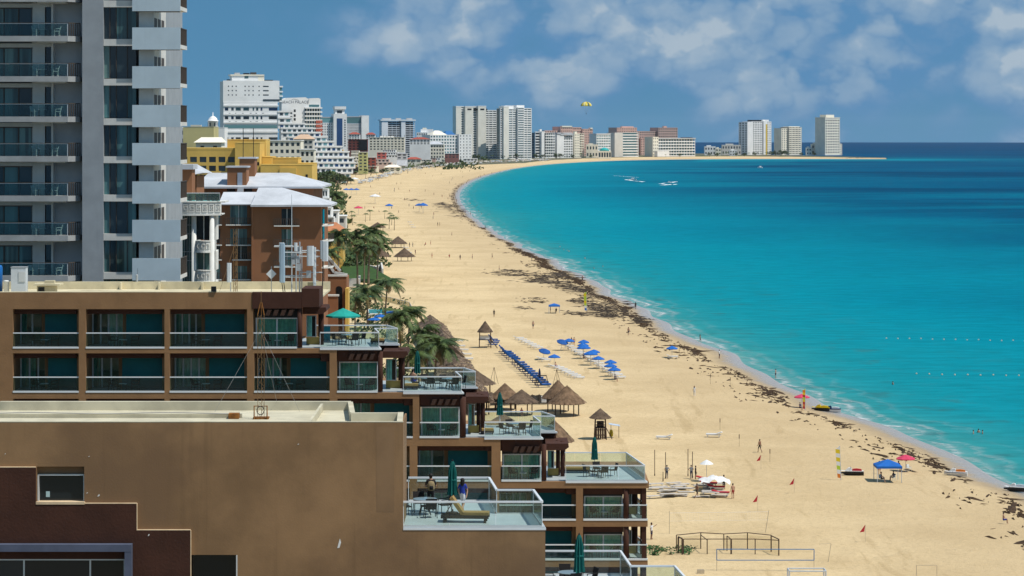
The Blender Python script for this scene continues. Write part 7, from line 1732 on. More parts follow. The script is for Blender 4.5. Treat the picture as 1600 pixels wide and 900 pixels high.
for i in range(18): p = ground_at(884 + 5.0*i + random.uniform(-1, 1), 540 + 3.05*i + random.uniform(-.6, .6)); place(P_LW, tuple(p), R(10 + random.uniform(-8, 8)), 1.1, 'white lounger, %s from far under the blue umbrellas' % ORD[i], 'white loungers under umbrellas')
for i in range(6): p = ground_at(634 + 2.4*i, 388 + 4.0*i) if i < 3 else ground_at(640 + 3*(i-3), 348 + 4*(i-3)); place(P_LW, tuple(p), R(12), 1.1, 'white lounger near the far palapas, %s of six' % ORD[i], 'loungers at the far palapas')
for i, (px, py) in enumerate(((716, 535), (719, 543), (724, 549), (729, 556), (731, 563))): p = ground_at(px, py); place(P_LW, tuple(p), R(5 + random.uniform(-8, 8)), 1.1, 'pale lounger beside the long thatched roofs, %s of five from far' % ORD[i], 'loungers beside the thatch')
P_TILT = make_parasol('blue_parasol', M_BLUE)
for ch in list(P_TILT.children):
    ch.rotation_euler = (0, R(22), 0)
for i, (px, py, src, lab) in enumerate(((889, 547, 'b', 'left end of the umbrella group'), (876, 547, 't', 'tilted, far left of the umbrella group'), (912, 549, 'b', 'farthest of the stack of three'), (911, 554, 'b', 'middle of the stack of three'), (912, 561, 'B', 'largest, over the table'),
      (928, 565, 'b', 'right behind the largest one'), (923, 571, 'B', 'in front of the largest one'), (935, 576, 'b', 'between the largest and the near three'), (954, 582, 'b', 'farthest of the near three'), (954, 588, 'b', 'middle of the near three'), (960, 594, 'b', 'nearest of the near three'),
      (848, 562, 't', 'tilted, alone over one white lounger'), (866, 573, 'b', 'alone, right of the tilted one'), (1050, 559, 'b', 'alone near the tideline'), (661, 333, 'B', 'far up the beach by the seaweed'), (655, 331, 'b', 'second, far up the beach by the seaweed'))):
    p = ground_at(px, py); s = (1.25 if src == 'B' else 1.05) * (1 if py > 400 else 2.0)
    place(P_TILT if src == 't' else P_PB, tuple(p), -1.0 if src == 't' else random.uniform(0, 6), s, 'blue beach umbrella, ' + lab, 'blue beach umbrellas')
for i, (px, py) in enumerate(((1051, 560), (848, 563), (866, 575), (853, 565))): p = ground_at(px, py); place(P_LW, tuple(p), R(5), 1.1, 'white lounger below a lone blue umbrella, %s from the left' % ORD[[3, 0, 2, 1][i]], 'loungers below lone umbrellas')
P_FURL = make_umbrella(2.4, M_NAVY); p = ground_at(843, 597); place(P_FURL, tuple(p), 0, 1, 'furled navy umbrella at the near end of the blue row')
for i, (px, py, src, lab) in enumerate(((1253, 637, P_PP, 'pink umbrella by the striped sail at the waterline'), (1415, 737, P_PP, 'pink umbrella with small table behind the blue tent'), (541, 304, P_PB, 'blue umbrella in the far cluster, left'), (549, 304, P_PB, 'blue umbrella in the far cluster, middle'), (557, 304, P_PB, 'blue umbrella in the far cluster, right'), (608, 331, P_PB, 'blue grey umbrella near the far sand palms'),
      (586, 318, P_PW, 'white pointed canopy on the far sand'), (554, 288, P_PW, 'white pointed canopy by the far gardens'), (560, 335, P_PP, 'red umbrella behind the lawn palms'))):
    p = ground_at(px, py); place(src, tuple(p), random.random(), 1 if py > 600 else 2.6 if src in (P_PW,) else 2.0, lab, 'other beach umbrellas')
for i, (px, py, m_, lab) in enumerate(((585, 470, M_TEALB, 'turquoise umbrella between the palms and the fence'), (595, 503, M_BLUEB, 'blue umbrella left of the pool garden palms'), (612, 497, M_BLUEB, 'blue umbrella right of the pool garden palms'), (585, 508, M_BLUEB, 'second blue umbrella by the pool garden'))):
    p = at_z(px, py + 6, 2.0); o = make_parasol('garden_parasol', m_, 1.6, 2.6); o.location = p; tag(o, lab, 'umbrella', 'garden umbrellas')
# blue row of steel chair at the end: an empty lifeguard chair frame
p = ground_at(847, 602); o = thing('steel_guard_chair', 'black steel chair frame at the near end of the blue row', 'chair frame', tuple(p))
for sx in (-1, 1):
    for sy in (-1, 1): MB().tube([(p.x + sx*1.15, p.y + sy*.7, p.z), (p.x + sx*.75, p.y + sy*.4, p.z + 1.75)], .055, 5).build('leg', M_STEEL, o)
    MB().tube([(p.x + sx*1.15, p.y - .7, p.z + .05), (p.x + sx*1.15, p.y + .7, p.z + .05)], .05, 5).build('skid', M_STEEL, o)
for sy, z in ((-1, .05), (1, .05), (-1, .95), (-1, 1.7), (1, 1.7)): k = 1.15 - .4*(z/1.75); MB().tube([(p.x - k, p.y + sy*(.7 - .3*z/1.75), p.z + z), (p.x + k, p.y + sy*(.7 - .3*z/1.75), p.z + z)], .05, 5).build('cross_bar', M_STEEL, o)
MB().box(p.x - .7, p.x + .7, p.y - .35, p.y + .35, p.z + 1.0, p.z + 1.06).build('seat', M_NAVY, o)
# guard hut far: thatch hat on four legs with platform and ladder
p = ground_at(758, 544); o = thing('lifeguard_hut', 'tall open lifeguard hut with pointed thatch on stilts, far', 'lifeguard hut', tuple(p))
for sx in (-1, 1):
    for sy in (-1, 1): MB().tube([(p.x + sx*1.2, p.y + sy*1.2, p.z), (p.x + sx*1.1, p.y + sy*1.1, p.z + 3.7)], .10, 6).build('leg', M_POST, o)
MB().box(p.x - 1.3, p.x + 1.3, p.y - 1.3, p.y + 1.3, p.z + 1.75, p.z + 1.9).build('platform', M_POST, o)
for z in (2.6, .35): MB().box(p.x - 1.2, p.x + 1.2, p.y - 1.25, p.y - 1.15, p.z + z, p.z + z + .1).build('rail', M_POST, o)
MB().box(p.x - 1.15, p.x + .9, p.y - 1.14, p.y - 1.08, p.z + 1.9, p.z + 2.55).build('white_board', M_LWHITE, o)
MB().bar((p.x + 1.2, p.y - .6, p.z + 1.8), (p.x + 2.6, p.y - .6, p.z), .06).build('ladder', M_POST, o); MB().bar((p.x + 1.2, p.y - 1.2, p.z + 1.8), (p.x + 2.6, p.y - 1.2, p.z), .06).build('ladder', M_POST, o)
thatch_cone(o, tuple(p), 1.6, 2.2, p.z + 3.4, 16, M_THATCH_D, 6)
# guard hut near
p = ground_at(938, 686); o = thing('lifeguard_tower', 'dark timber lifeguard tower with rounded thatch cap, near', 'lifeguard tower', tuple(p))
for sx in (-1, 1):
    for sy in (-1, 1): MB().tube([(p.x + sx*.85, p.y + sy*.85, p.z), (p.x + sx*.68, p.y + sy*.68, p.z + 3.6)], .09, 6).build('leg', M_POST, o)
for z in (.6, 1.35, 2.05): MB().box(p.x - .82, p.x + .82, p.y - .86, p.y - .76, p.z + z, p.z + z + .14).build('cross_plank', M_POST, o)
MB().box(p.x - .85, p.x + .85, p.y - .85, p.y + .85, p.z + 1.62, p.z + 1.75).build('platform', M_POST, o)
for k in range(5): MB().box(p.x - .76 + k*.32, p.x - .50 + k*.32, p.y - .80, p.y - .74, p.z + .1, p.z + 1.6).build('board', M_POST, o)
for z in (2.5, 2.9): MB().box(p.x - .8, p.x + .8, p.y - .8, p.y - .72, p.z + z, p.z + z + .09).build('rail', M_POST, o)
MB().box(p.x - .5, p.x + .5, p.y - .4, p.y + .4, p.z + 1.75, p.z + 2.6).build('seat_box', M_STEEL, o)
MB().bar((p.x + .8, p.y - .3, p.z + 1.7), (p.x + 1.7, p.y - .3, p.z), .05).build('ladder', M_POST, o); MB().bar((p.x + .8, p.y + .2, p.z + 1.7), (p.x + 1.7, p.y + .2, p.z), .05).build('ladder', M_POST, o)
thatch_cone(o, tuple(p), 1.6, 1.35, p.z + 3.1, 16, M_THATCH_D, 5)
q = ground_at(955, 683); o = thing('yellow_rescue_board', 'yellow rescue float leaning beside the near lifeguard tower', 'float', tuple(q)); MB().lathe([(.01,0),(.26,.15),(.30,.6),(.20,1.0),(.01,1.15)], 10, tuple(q), sy=.4).build('float_body', M_YELP, o, True); MB().tube([(q.x - .2, q.y - .1, q.z + .3), (q.x + .2, q.y - .14, q.z + .8)], .03, 4).build('strap', M_STEEL, o)
q = ground_at(960, 684); o = thing('notice_table', 'pale blue table board on one leg by the near lifeguard tower', 'table', tuple(q)); MB().add([(q.x-.75,q.y-.5,q.z+2.0),(q.x+.85,q.y-.5,q.z+1.75),(q.x+.75,q.y+.6,q.z+1.85),(q.x-.85,q.y+.6,q.z+2.1),(q.x-.75,q.y-.5,q.z+1.95),(q.x+.85,q.y-.5,q.z+1.7),(q.x+.75,q.y+.6,q.z+1.8),(q.x-.85,q.y+.6,q.z+2.05)], [(0,1,2,3),(7,6,5,4),(0,4,5,1),(1,5,6,2),(2,6,7,3),(3,7,4,0)]).build('board', mat('pale_blue_board', (.42, .50, .60), .7), o)
for dx in (-.5, .65): MB().tube([(q.x + dx, q.y, q.z), (q.x + dx, q.y, q.z + 1.85)], .04, 5).build('leg', M_POST, o)
# netting fence by the palapas
p0, p1 = ground_at(766, 634), ground_at(864, 631); o = thing('shade_net_fence', 'dark shade net fence between the thatched palapas', 'fence', tuple(p0))
n = 9
for k in range(n): 
    a, b = p0.lerp(p1, k/n), p0.lerp(p1, (k+1)/n); sag = .12 if k % 2 else .05
    MB().add([(a.x, a.y, a.z + .05), (b.x, b.y, b.z + .05), (b.x, b.y, b.z + 1.55 + sag*.2), ((a.x+b.x)/2, (a.y+b.y)/2 + .1, a.z + 1.5 - sag), (a.x, a.y, a.z + 1.6)], [(0,1,2,3,4)]).build('net_panel', M_CAMO, o)
    MB().tube([tuple(a), (a.x, a.y, a.z + 1.7)], .05, 5).build('fence_post', M_POST, o)
q = p0.lerp(p1, .85); MB().box(q.x - .45, q.x + .45, q.y - .12, q.y - .06, q.z + .3, q.z + 1.35).build('white_sign', M_LWHITE, o)
for k in range(3): MB().box(q.x - .35, q.x + .35, q.y - .135, q.y - .121, q.z + .5 + k*.26, q.z + .60 + k*.26).build('sign_panel', mat('sign_grey_%d' % k, (.30, .36, .44), .6, 0), o)
# tripods (swing frames)
for i, (px, py, h, lab) in enumerate(((772, 600, 3.0, 'thin tripod of poles left of the blue row'), (870, 604, 3.0, 'thin tripod of poles right of the blue row'))):
    p = ground_at(px, py); o = thing('pole_tripod', lab, 'tripod', tuple(p), group='pole tripods')
    for dx, dy in ((-.75, -.2), (.75, -.3), (.05, .9)): MB().tube([(p.x + dx, p.y + dy, p.z), (p.x, p.y, p.z + h)], .035, 5).build('pole', M_POST, o)
# canopy tents
def tent(label, px, py, w, h, m, rise=.6, group=None):
    p = ground_at(px, py); o = thing('canopy_tent', label, 'tent', tuple(p), group=group)
    for sx in (-1, 1):
        for sy in (-1, 1): MB().tube([(p.x + sx*w/2, p.y + sy*w/2, p.z), (p.x + sx*w/2, p.y + sy*w/2, p.z + h)], .045, 5).build('leg', M_GREYP, o)
    e = w/2 + .08; z = p.z + h
    MB().add([(p.x-e,p.y-e,z),(p.x+e,p.y-e,z),(p.x+e,p.y+e,z),(p.x-e,p.y+e,z),(p.x,p.y,z+rise),(p.x-e,p.y-e,z-.28),(p.x+e,p.y-e,z-.28),(p.x+e,p.y+e,z-.28),(p.x-e,p.y+e,z-.28)], [(0,1,4),(1,2,4),(2,3,4),(3,0,4),(0,5,6,1),(1,6,7,2),(2,7,8,3),(3,8,5,0)]).build('roof', m, o)
    return p
pt1 = tent('bright blue canopy tent with people seated beneath, near the tideline', 1387, 752, 3.1, 2.1, M_BLUEB, .75)
pt2 = tent('blue canopy tent between the dark seaweed drifts', 866, 489, 2.6, 1.9, M_BLUEB, .5)
for i, (px, py, lab) in enumerate(((1377, 752, 'left chair under the bright blue tent'), (1395, 751, 'right chair under the bright blue tent'), (1420, 736, 'chair under the rear pink umbrella'))): p = ground_at(px, py); place(P_PCHAIR, tuple(p), R(random.uniform(-90, 90)), 1, 'white plastic ' + lab, 'beach plastic chairs')
# feather flags and sails
def sail(label, px, py, h, w, cols, lean=.0, tall=False):
    p = ground_at(px, py); o = thing('feather_flag', label, 'flag', tuple(p), group='tall banner flags'); MB().tube([tuple(p), (p.x + lean, p.y, p.z + h)], [.05, .025], 6).build('mast', M_GREYP, o)
    n = len(cols)
    for i, m in enumerate(cols):
        u0, u1 = .05 + .95*i/n, .05 + .95*(i+1)/n; f = lambda u: w*(.75 + .35*u) * (1 if u < .93 else .55)
        MB().prism_y([(p.x + lean*u0, p.z + h*u0), (p.x + lean*u0 - f(u0), p.z + h*u0 + .1), (p.x + lean*u1 - f(u1), p.z + h*u1 + (.1 if i < n-1 else -.3)), (p.x + lean*u1, p.z + h*u1)], p.y - .02, p.y + .02).build('banner_panel', m, o)
sail('tall white and yellow banner flag beside the red jet ski', 1314, 750, 4.4, .55, [M_ORANGE, M_LWHITE, M_LIME, M_LWHITE, M_YELP, M_LWHITE, M_YELP, M_LWHITE], -.15)
sail('red, yellow and green striped banner flag at the waterline', 1258, 641, 3.6, .45, [M_REDC, M_ORANGE, M_REDC, M_YELP, M_LIME, M_REDC, M_YELP, M_ORANGE, M_LIME], .05)
sail('lime and blue banner flag among the seaweed', 917, 487, 5.0, .7, [M_BLUEB, M_LWHITE, M_LIME, M_YELP, M_LIME, M_LIME, M_YELP, M_LIME], -.1)
# personal watercraft
def jetski(label, px, py, rz, hull, top, seat):
    p = ground_at(px, py); o = thing('jet_ski', label, 'jet ski', tuple(p), R(rz), 'jet skis at the tideline', local=True)
    def hullmesh(z0, z1, k, m, nm):
        secs = [(-1.45, .42), (-1.0, .55), (0, .58), (.7, .50), (1.25, .26), (1.6, .03)]; vs = []; fs = []
        for x, y in secs: vs += [(x, -y*k, z1), (x, y*k, z1), (x, y*.55*k, z0 + (.22 if x > 1 else 0)), (x, -y*.55*k, z0 + (.22 if x > 1 else 0))]
        for i in range(len(secs)-1):
            for j in range(4): fs.append((4*i+j, 4*i+(j+1)%4, 4*i+4+(j+1)%4, 4*i+4+j))
        fs += [(3,2,1,0), tuple(range(4*len(secs)-4, 4*len(secs)))]
        return MB().add(vs, fs).build(nm, m, o)
    hullmesh(.02, .45, 1.0, hull, 'hull'); hullmesh(.46, .62, .86, top, 'deck')
    MB().prism_y([(-1.2, .62), (.05, .62), (.0, .86), (-.55, .92), (-1.15, .84)], -.2, .2).build('seat', seat, o)
    cs = MB().prism_y([(.05, .62), (.95, .62), (.55, .98), (.25, 1.05), (.1, .95)], -.26, .26).build('console', top, o)
    MB().tube([(.2, -.36, 1.08), (.28, 0, 1.0), (.2, .36, 1.08)], .03, 5).build('handlebar', M_STEEL, cs)
jetski('yellow jet ski on the sand by the striped flag', 1283, 642, 160, M_STEEL, M_YELP, M_YELP); jetski('blue and white jet ski right of the yellow one', 1300, 644, 170, M_LWHITE, M_NAVY, M_LWHITE)
jetski('white and red jet ski beside the tall banner flag', 1332, 743, 175, M_STEEL, M_LWHITE, M_REDC); jetski('white and orange jet ski on the seaweed line', 1494, 744, 165, M_LWHITE, M_LWHITE, M_ORANGE); jetski('white jet ski at the right edge in the wash', 1588, 768, 160, M_STEEL, M_LWHITE, M_GREYP)
# red warning flags on thin canes
M_CANE = mat('cane', (.50, .42, .30), .8, .1)
for i, (px, py, s, lab) in enumerate(((1189, 733, 1, 'upper left'), (1203, 722, 0, 'bare, right of the upper left flag'), (1241, 771, 1, 'right of the court'), (1184, 799, 1, 'nearest the piled loungers'), (1352, 847, 1, 'lowest right'), (1155, 698, 0, 'bare, behind the walking man'), (1125, 672, 0, 'bare, farthest up the sand'), (1141, 605, 0, 'bare, near the tideline people'), (1110, 600, 0, 'bare, left of the tideline people'), (1069, 556, 0, 'bare, right of the lone blue umbrella'))):
    p = ground_at(px, py); o = thing('red_flag' if s else 'cane_marker', ('small red flag on a cane, ' if s else 'thin cane marker, ') + lab, 'flag' if s else 'pole', tuple(p), group='sand flags and markers')
    h = 1.9 if s else 1.7; MB().tube([tuple(p), (p.x, p.y, p.z + h)], .022, 4).build('cane', M_CANE if s else M_POST, o)
    if s: MB().add([(p.x, p.y, p.z + h), (p.x - .12, p.y - .1, p.z + h - .75), (p.x - .62, p.y - .05, p.z + h - .85), (p.x, p.y + .02, p.z + h), (p.x - .12, p.y - .08, p.z + h - .75), (p.x - .60, p.y - .03, p.z + h - .85)], [(0,1,2),(5,4,3)]).build('pennant', M_REDC, o)
    else: MB().box(p.x - .05, p.x + .05, p.y - .03, p.y + .03, p.z + h - .55, p.z + h + .05).build('marker_cap', M_POST, o)
# bare poles and a low bench frame behind the piled loungers
for i, (px, py, h, lab) in enumerate(((1023, 744, 3.4, 'left of all'), (1040, 748, 3.4, 'beside the standing man'), (1075, 744, 3.5, 'left of a close pair'), (1082, 747, 3.4, 'right of a close pair'), (1036, 752, 1.2, 'short stump'))):
    p = ground_at(px, py); o = thing('timber_pole', 'slim upright timber pole, ' + lab, 'pole', tuple(p), group='court poles'); MB().tube([tuple(p), (p.x, p.y, p.z + h)], .05, 6).build('shaft', M_POST, o); MB().tube([(p.x, p.y, p.z), (p.x, p.y, p.z + .3)], .075, 6).build('collar', M_POST, o)
# piled loungers
P_FL = thing('stacked_lounger', None, 'lounger', local=True)
MB().box(-.95, .95, -.32, .32, .10, .16).build('bed', mat('weathered_lounger', (.52, .47, .41), .8, .15), P_FL)
for x in (-.7, .7): MB().box(x - .04, x + .04, -.3, .3, 0, .10).build('leg', M_GREYP, P_FL)
for i in range(22):
    px = 1022 + random.uniform(0, 52); py = 757 + random.uniform(0, 22); p = ground_at(px, py); lv = i % 3
    place(P_FL, (p.x, p.y, p.z + lv*.17), R(random.uniform(-25, 25) + 10), 1.1, 'grey flat lounger, %s layer of the loose pile left of the white sheet' % ('bottom', 'middle', 'top')[lv], 'loose pile of loungers')
for i in range(14):
    px = 1090 + random.uniform(0, 36); py = 760 + random.uniform(0, 18); p = ground_at(px, py); lv = i % 4
    place(P_FL, (p.x, p.y, p.z + lv*.18), R(random.uniform(-20, 20)), 1.1, 'grey flat lounger, %s layer of the stack under the white sheet' % ('bottom', 'second', 'third', 'top')[lv], 'covered stack of loungers')
for i, (px, py, z) in enumerate(((1108, 765, .75), (1120, 769, .6), (1127, 776, .45), (1102, 758, .8))): p = ground_at(px, py); place(P_LR, (p.x, p.y, p.z + z - .3), R(-10), 1.05, 'red cushioned lounger on the covered stack, %s of four' % ORD[i], 'red loungers on the stack')
p = ground_at(1116, 768); o = thing('white_sheet', 'crumpled white sheet thrown over the lounger stack', 'sheet', tuple(p)); vs = []; fs = []; n = 10
for i in range(n+1):
    for j in range(n+1): u, v = i/n - .5, j/n - .5; vs.append((p.x + u*3.6 + .15*math.sin(j), p.y + v*2.6, p.z + 1.9 - 1.0*abs(u)**1.4 - 1.6*abs(v)**2 + .22*math.sin(i*1.7 + j*1.1)*(1 - abs(u))))
for i in range(n):
    for j in range(n): fs.append((i*(n+1)+j, (i+1)*(n+1)+j, (i+1)*(n+1)+j+1, i*(n+1)+j+1))
MB().add(vs, fs).build('cloth', M_LWHITE, o, True)
p = ground_at(1104, 752); o = thing('white_beach_canopy', 'small white parasol behind the sheeted stack', 'umbrella', tuple(p)); MB().lathe([(.9,2.2),(.5,2.5),(.02,2.75)], 10, tuple(p)).build('canopy', M_LWHITE, o); MB().tube([tuple(p), (p.x, p.y, p.z + 2.5)], .03, 5).build('pole', M_GREYP, o)
for i, (px, py) in enumerate(((1037, 687), (1115, 683))):
    p = ground_at(px, py); place(P_LW, tuple(p), R(170), 1.15, ['lone pale lounger on the open sand, left one', 'lone pale lounger on the open sand, right one'][i], 'lone loungers')
# volley courts and frames at the bottom
def pole_(o, p, q, r, m, nm='post'): MB().tube([tuple(p), tuple(q)], r, 5).build(nm, m, o)
pa, pb = ground_at(1046, 834), ground_at(1196, 832); o = thing('volley_net', 'thin volleyball net between two leaning poles', 'net', tuple(pa))
pole_(o, pa, pa + Vector((0, 0, 2.5)), .035, M_CANE); pole_(o, pb, pb + Vector((.4, 0, 2.5)), .035, M_CANE); a, b = pa + Vector((0, 0, 2.3)), pb + Vector((.37, 0, 2.3))
pole_(o, a, b, .012, M_LWHITE, 'net_rope'); pole_(o, a - Vector((0, 0, .9)), b - Vector((0, 0, .9)), .008, M_LWHITE, 'net_rope')
mb = MB()
for k in range(1, 60): q = a.lerp(b, k/60); mb.bar(q, q - Vector((0, 0, .9)), .003)
tag(mb.build('net_mesh', M_LWHITE, o), kind='stuff')
G_NET = glass_mat('thin_net', (.96, .95, .92), 0, .03)
o = thing('timber_enclosure', 'dark timber frame enclosure of posts and beams on the sand', 'timber frame', tuple(ground_at(1060, 858)))
def frame(pts, h, r=.055):
    P = [ground_at(*p) for p in pts]
    for p in P: pole_(o, p, p + Vector((0, 0, h)), r, M_POST)
    for a, b in zip(P, P[1:]): pole_(o, a + Vector((0, 0, h)), b + Vector((0, 0, h)), r*.85, M_POST, 'beam')
frame([(1057, 862), (1095, 858), (1131, 860), (1168, 858), (1205, 862)], 1.75)
for a, b in (((1057, 862), (1095, 858)), ((1131, 860), (1168, 858)), ((1168, 858), (1205, 862)), ((1205, 862), (1217, 868))):
    p, q = ground_at(*a), ground_at(*b); seg_box(MB(), (p.x, p.y + .05), (q.x, q.y + .05), .02, 1.5, 3.2).build('net_panel', G_NET, o)
frame([(1068, 866), (1105, 866), (1143, 866), (1180, 866), (1217, 868)], 1.6); frame([(1060, 864), (1066, 867)], 1.7, .09); frame([(1205, 862), (1217, 868)], 1.7, .07); frame([(1136, 861), (1142, 866)], 1.6); frame([(1095, 858), (1105, 866)], 1.5)
pa, pb = ground_at(1120, 893), ground_at(1272, 893); o = thing('blue_net_frame', 'blue bordered net stretched between posts in front of the timber frame', 'net', tuple(pa)); z0, z1 = Vector((0, 0, 1.15)), Vector((0, 0, 2.25))
for a, b in ((pa + z1, pb + z1), (pa + z0, pb + z0), (pa + z0, pa + z1), (pb + z0, pb + z1)): pole_(o, a, b, .045, M_BLUEP, 'border')
for p in (pa, pb): pole_(o, p, p + z1, .03, M_CANE)
p = ground_at(1262, 930); o = thing('white_goal', 'white tubular goal frame at the bottom edge', 'goal', tuple(p)); wg = 1.75; D2 = Vector((0, 1.6, 0)); hg = Vector((0, 0, 2.3)); wv = Vector((wg, 0, 0))
for a, b in ((p - wv, p - wv + hg), (p + wv, p + wv + hg), (p - wv + hg, p + wv + hg), (p - wv + D2, p - wv + D2 + hg), (p + wv + D2, p + wv + D2 + hg), (p - wv + D2 + hg, p + wv + D2 + hg), (p - wv + hg, p - wv + D2 + hg), (p + wv + hg, p + wv + D2 + hg)): pole_(o, a, b, .07, M_GREYP, 'tube')
p = ground_at(1448, 915); o = thing('small_goal', 'thin wire goal at the bottom edge right', 'goal', tuple(p))
for a, b in (((-1, 0), (-1, 2)), ((1, 0), (1, 2)), ((-1, 2), (1, 2))): pole_(o, p + Vector((a[0], 0, a[1])), p + Vector((b[0], 0, b[1])), .03, M_CANE, 'tube')
p = ground_at(1294, 878); o = thing('leaning_net_post', 'thin crooked net post right of the blue net', 'pole', tuple(p)); pole_(o, p, p + Vector((.3, 0, 1.9)), .03, M_CANE); pole_(o, p + Vector((.3, 0, 1.9)), p + Vector((-.9, 0, 1.85)), .02, M_CANE, 'arm')
p = ground_at(1095, 897); o = thing('sand_crate', 'small open crate on the sand near the bottom terrace', 'crate', tuple(p))
for k in range(4): MB().box(p.x - .35, p.x + .35, p.y - .25 + .15*k, p.y - .2 + .15*k, p.z, p.z + .45).build('slat', M_CANE, o)
# creeper plants at the foot of the hotel
for i in range(34):
    cpx = 1014 + random.random()*76; p = ground_at(cpx, 856 + random.random()*12); o = thing('beach_creeper', 'small green creeper plant in the %s of the bed beside the timber frame' % ('left third' if cpx < 1040 else 'middle' if cpx < 1065 else 'right third'), 'plant', tuple(p), group='creeper plants by the frame', local=True); mb = MB()
    for k in range(16):
        a = random.uniform(0, 6.28); d = random.uniform(.05, .45); z = random.uniform(.03, .35); c = Vector((d*math.cos(a), d*math.sin(a), z)); nn = Vector((random.gauss(0,.5), random.gauss(0,.5), 1)).normalized(); e = nn.orthogonal().normalized(); f = nn.cross(e); s = random.uniform(.09, .17)
        mb.add([c + e*s, c + f*s*.8, c - e*s, c - f*s*.8], [(0,1,2,3)])
    mb.build('leaves', M_GREEN, o); MB().tube([(0,0,0),(.08,.05,.18),(.2,.0,.26)], .012, 4).build('stem', M_POST, o)
# boats, wakes, parasail, swim line
def boat(label, px, py, L, rz):
    p = at_z(px, py, 0); o = thing('speedboat', label, 'boat', tuple(p), R(rz), 'white boats', local=True); secs = [(-.5, .13), (-.1, .16), (.2, .13), (.42, .05), (.5, .005)]; vs = []; fs = []
    for x, y in secs: vs += [(x*L, -y*L, .13*L), (x*L, y*L, .13*L), (x*L, y*.5*L, -.02*L), (x*L, -y*.5*L, -.02*L)]
    for i in range(4):
        for j in range(4): fs.append((4*i+j, 4*i+(j+1)%4, 4*i+4+(j+1)%4, 4*i+4+j))
    fs += [(3,2,1,0)]; MB().add(vs, fs).build('hull', M_LWHITE, o); MB().box(-.2*L, .12*L, -.09*L, .09*L, .135*L, .24*L).build('cabin', M_LWHITE, o); MB().box(-.22*L, .10*L, -.1*L, .1*L, .30*L, .315*L).build('canopy', M_LWHITE, o)
    for x in (-.2, .08): MB().tube([(x*L, 0, .24*L), (x*L, 0, .3*L)], .02*L, 4).build('post', M_GREYP, o)
boat('small white boat left of two offshore', 988, 281.5, 8, 170); boat('small white boat right of two offshore, half hidden in spray', 1045, 286.5, 6.5, 175); boat('tiny white sail boat off the point', 1188, 262.5, 9, 40)
M_WAKE = mat('wake_foam', (.78, .80, .80), .8, .1)
for i, (pts_, lab) in enumerate((([(978, 280.6), (990, 282.5), (1006, 284.2)], 'white wake streak behind the left boat'), ([(1033, 287), (1046, 285.2), (1058, 284)], 'white wake streak behind the right boat'), ([(1035, 289.2), (1046, 288.4), (1058, 288)], 'second white wake streak, nearer, by the right boat'), ([(960, 274.5), (980, 276), (1000, 277.6)], 'faint old wake left of the boats'))):
    mb = MB(); P = [at_z(x, y, .1) for x, y in pts_]; w_ = 1.7 if i != 3 else .7
    n = 14
    for k in range(n):
        u = k/n; a = P[0].lerp(P[1], u*2) if u < .5 else P[1].lerp(P[2], u*2 - 1); s = w_*random.uniform(.4, 1.2); mb.lathe([(s*1.4, 0), (s*.7, .12), (.05, .18)], 7, (a.x, a.y + random.uniform(-w_, w_), .05), jit=.25)
    tag(mb.build('boat_wake', M_WAKE), lab, 'wake', kind='stuff')
D_ = 2600; c = Vector((px_x(916, D_), D_, py_z(166, D_))); o = thing('parasail', 'yellow parasail canopy in the sky above the bay', 'parasail', tuple(c), local=True); M_PAR2 = mat('parasail_dark', (.10, .14, .09), .8)
nn = 14; Rp = 5.6; mat('parasail_cream', (.70, .62, .30), .8)
for k in range(nn):
    a0, a1 = 2*math.pi*k/nn, 2*math.pi*(k+1)/nn; vs = []; fs = []
    for i in range(6):
        e = math.pi/2 * (1 - i/5) * .93; rr = Rp * math.cos(e); zz = Rp * .82 * math.sin(e)
        for a in (a0, (a0+a1)/2, a1): q = 1.0 if a != (a0+a1)/2 else 1.04; vs.append((rr*q*math.cos(a), rr*q*math.sin(a), zz + (.35 if i == 5 and q > 1 else 0)))
    for i in range(5):
        for j in (0, 1): fs.append((3*i+j, 3*i+j+1, 3*i+j+4, 3*i+j+3))
    MB().add(vs, fs).build('gore', [M_YELP, MATS['parasail_cream'], M_YELP, M_PAR2][k % 4], o)
for k in range(0, nn, 2): a = 2*math.pi*k/nn; MB().tube([(Rp*math.cos(a), Rp*math.sin(a), .4), (0, 0, -7)], .03, 3).build('line', M_WIRE, o)
MB().lathe([(.01,-8.2),(.25,-7.9),(.25,-7.2),(.01,-6.8)], 6).build('harness_seat', M_STEEL, o)
M_FLOAT = mat('float_orange', (.65, .45, .28), .5, .05)
for i in range(13):
    p = at_z(1385 + 18*i, 529 + .35*i + random.uniform(-.5, .5), 0); o = tag(MB().lathe([(.01,-.1),(.15,.03),(.16,.13),(.08,.24),(.01,.25)], 8, (0, 0, 0)).build('buoy', M_FLOAT), 'small float in the upper swim line, %s from left' % ORD[i], 'buoy', 'upper swim line floats'); o.location = p
for i in range(9):
    p = at_z(1432 + 20*i, 585 + .3*i + random.uniform(-.5, .5), 0); o = tag(MB().lathe([(.01,-.1),(.15,.03),(.16,.13),(.08,.24),(.01,.25)], 8, (0, 0, 0)).build('buoy', M_FLOAT), 'small float in the lower swim line, %s from left' % ORD[i], 'buoy', 'lower swim line floats'); o.location = p
def put(key, px, py, rz, label, s=1.0, group=None, z=None):
    p = ground_at(px, py); return place(PP[key], (p.x, p.y, p.z if z is None else z), R(rz), s, label, group)
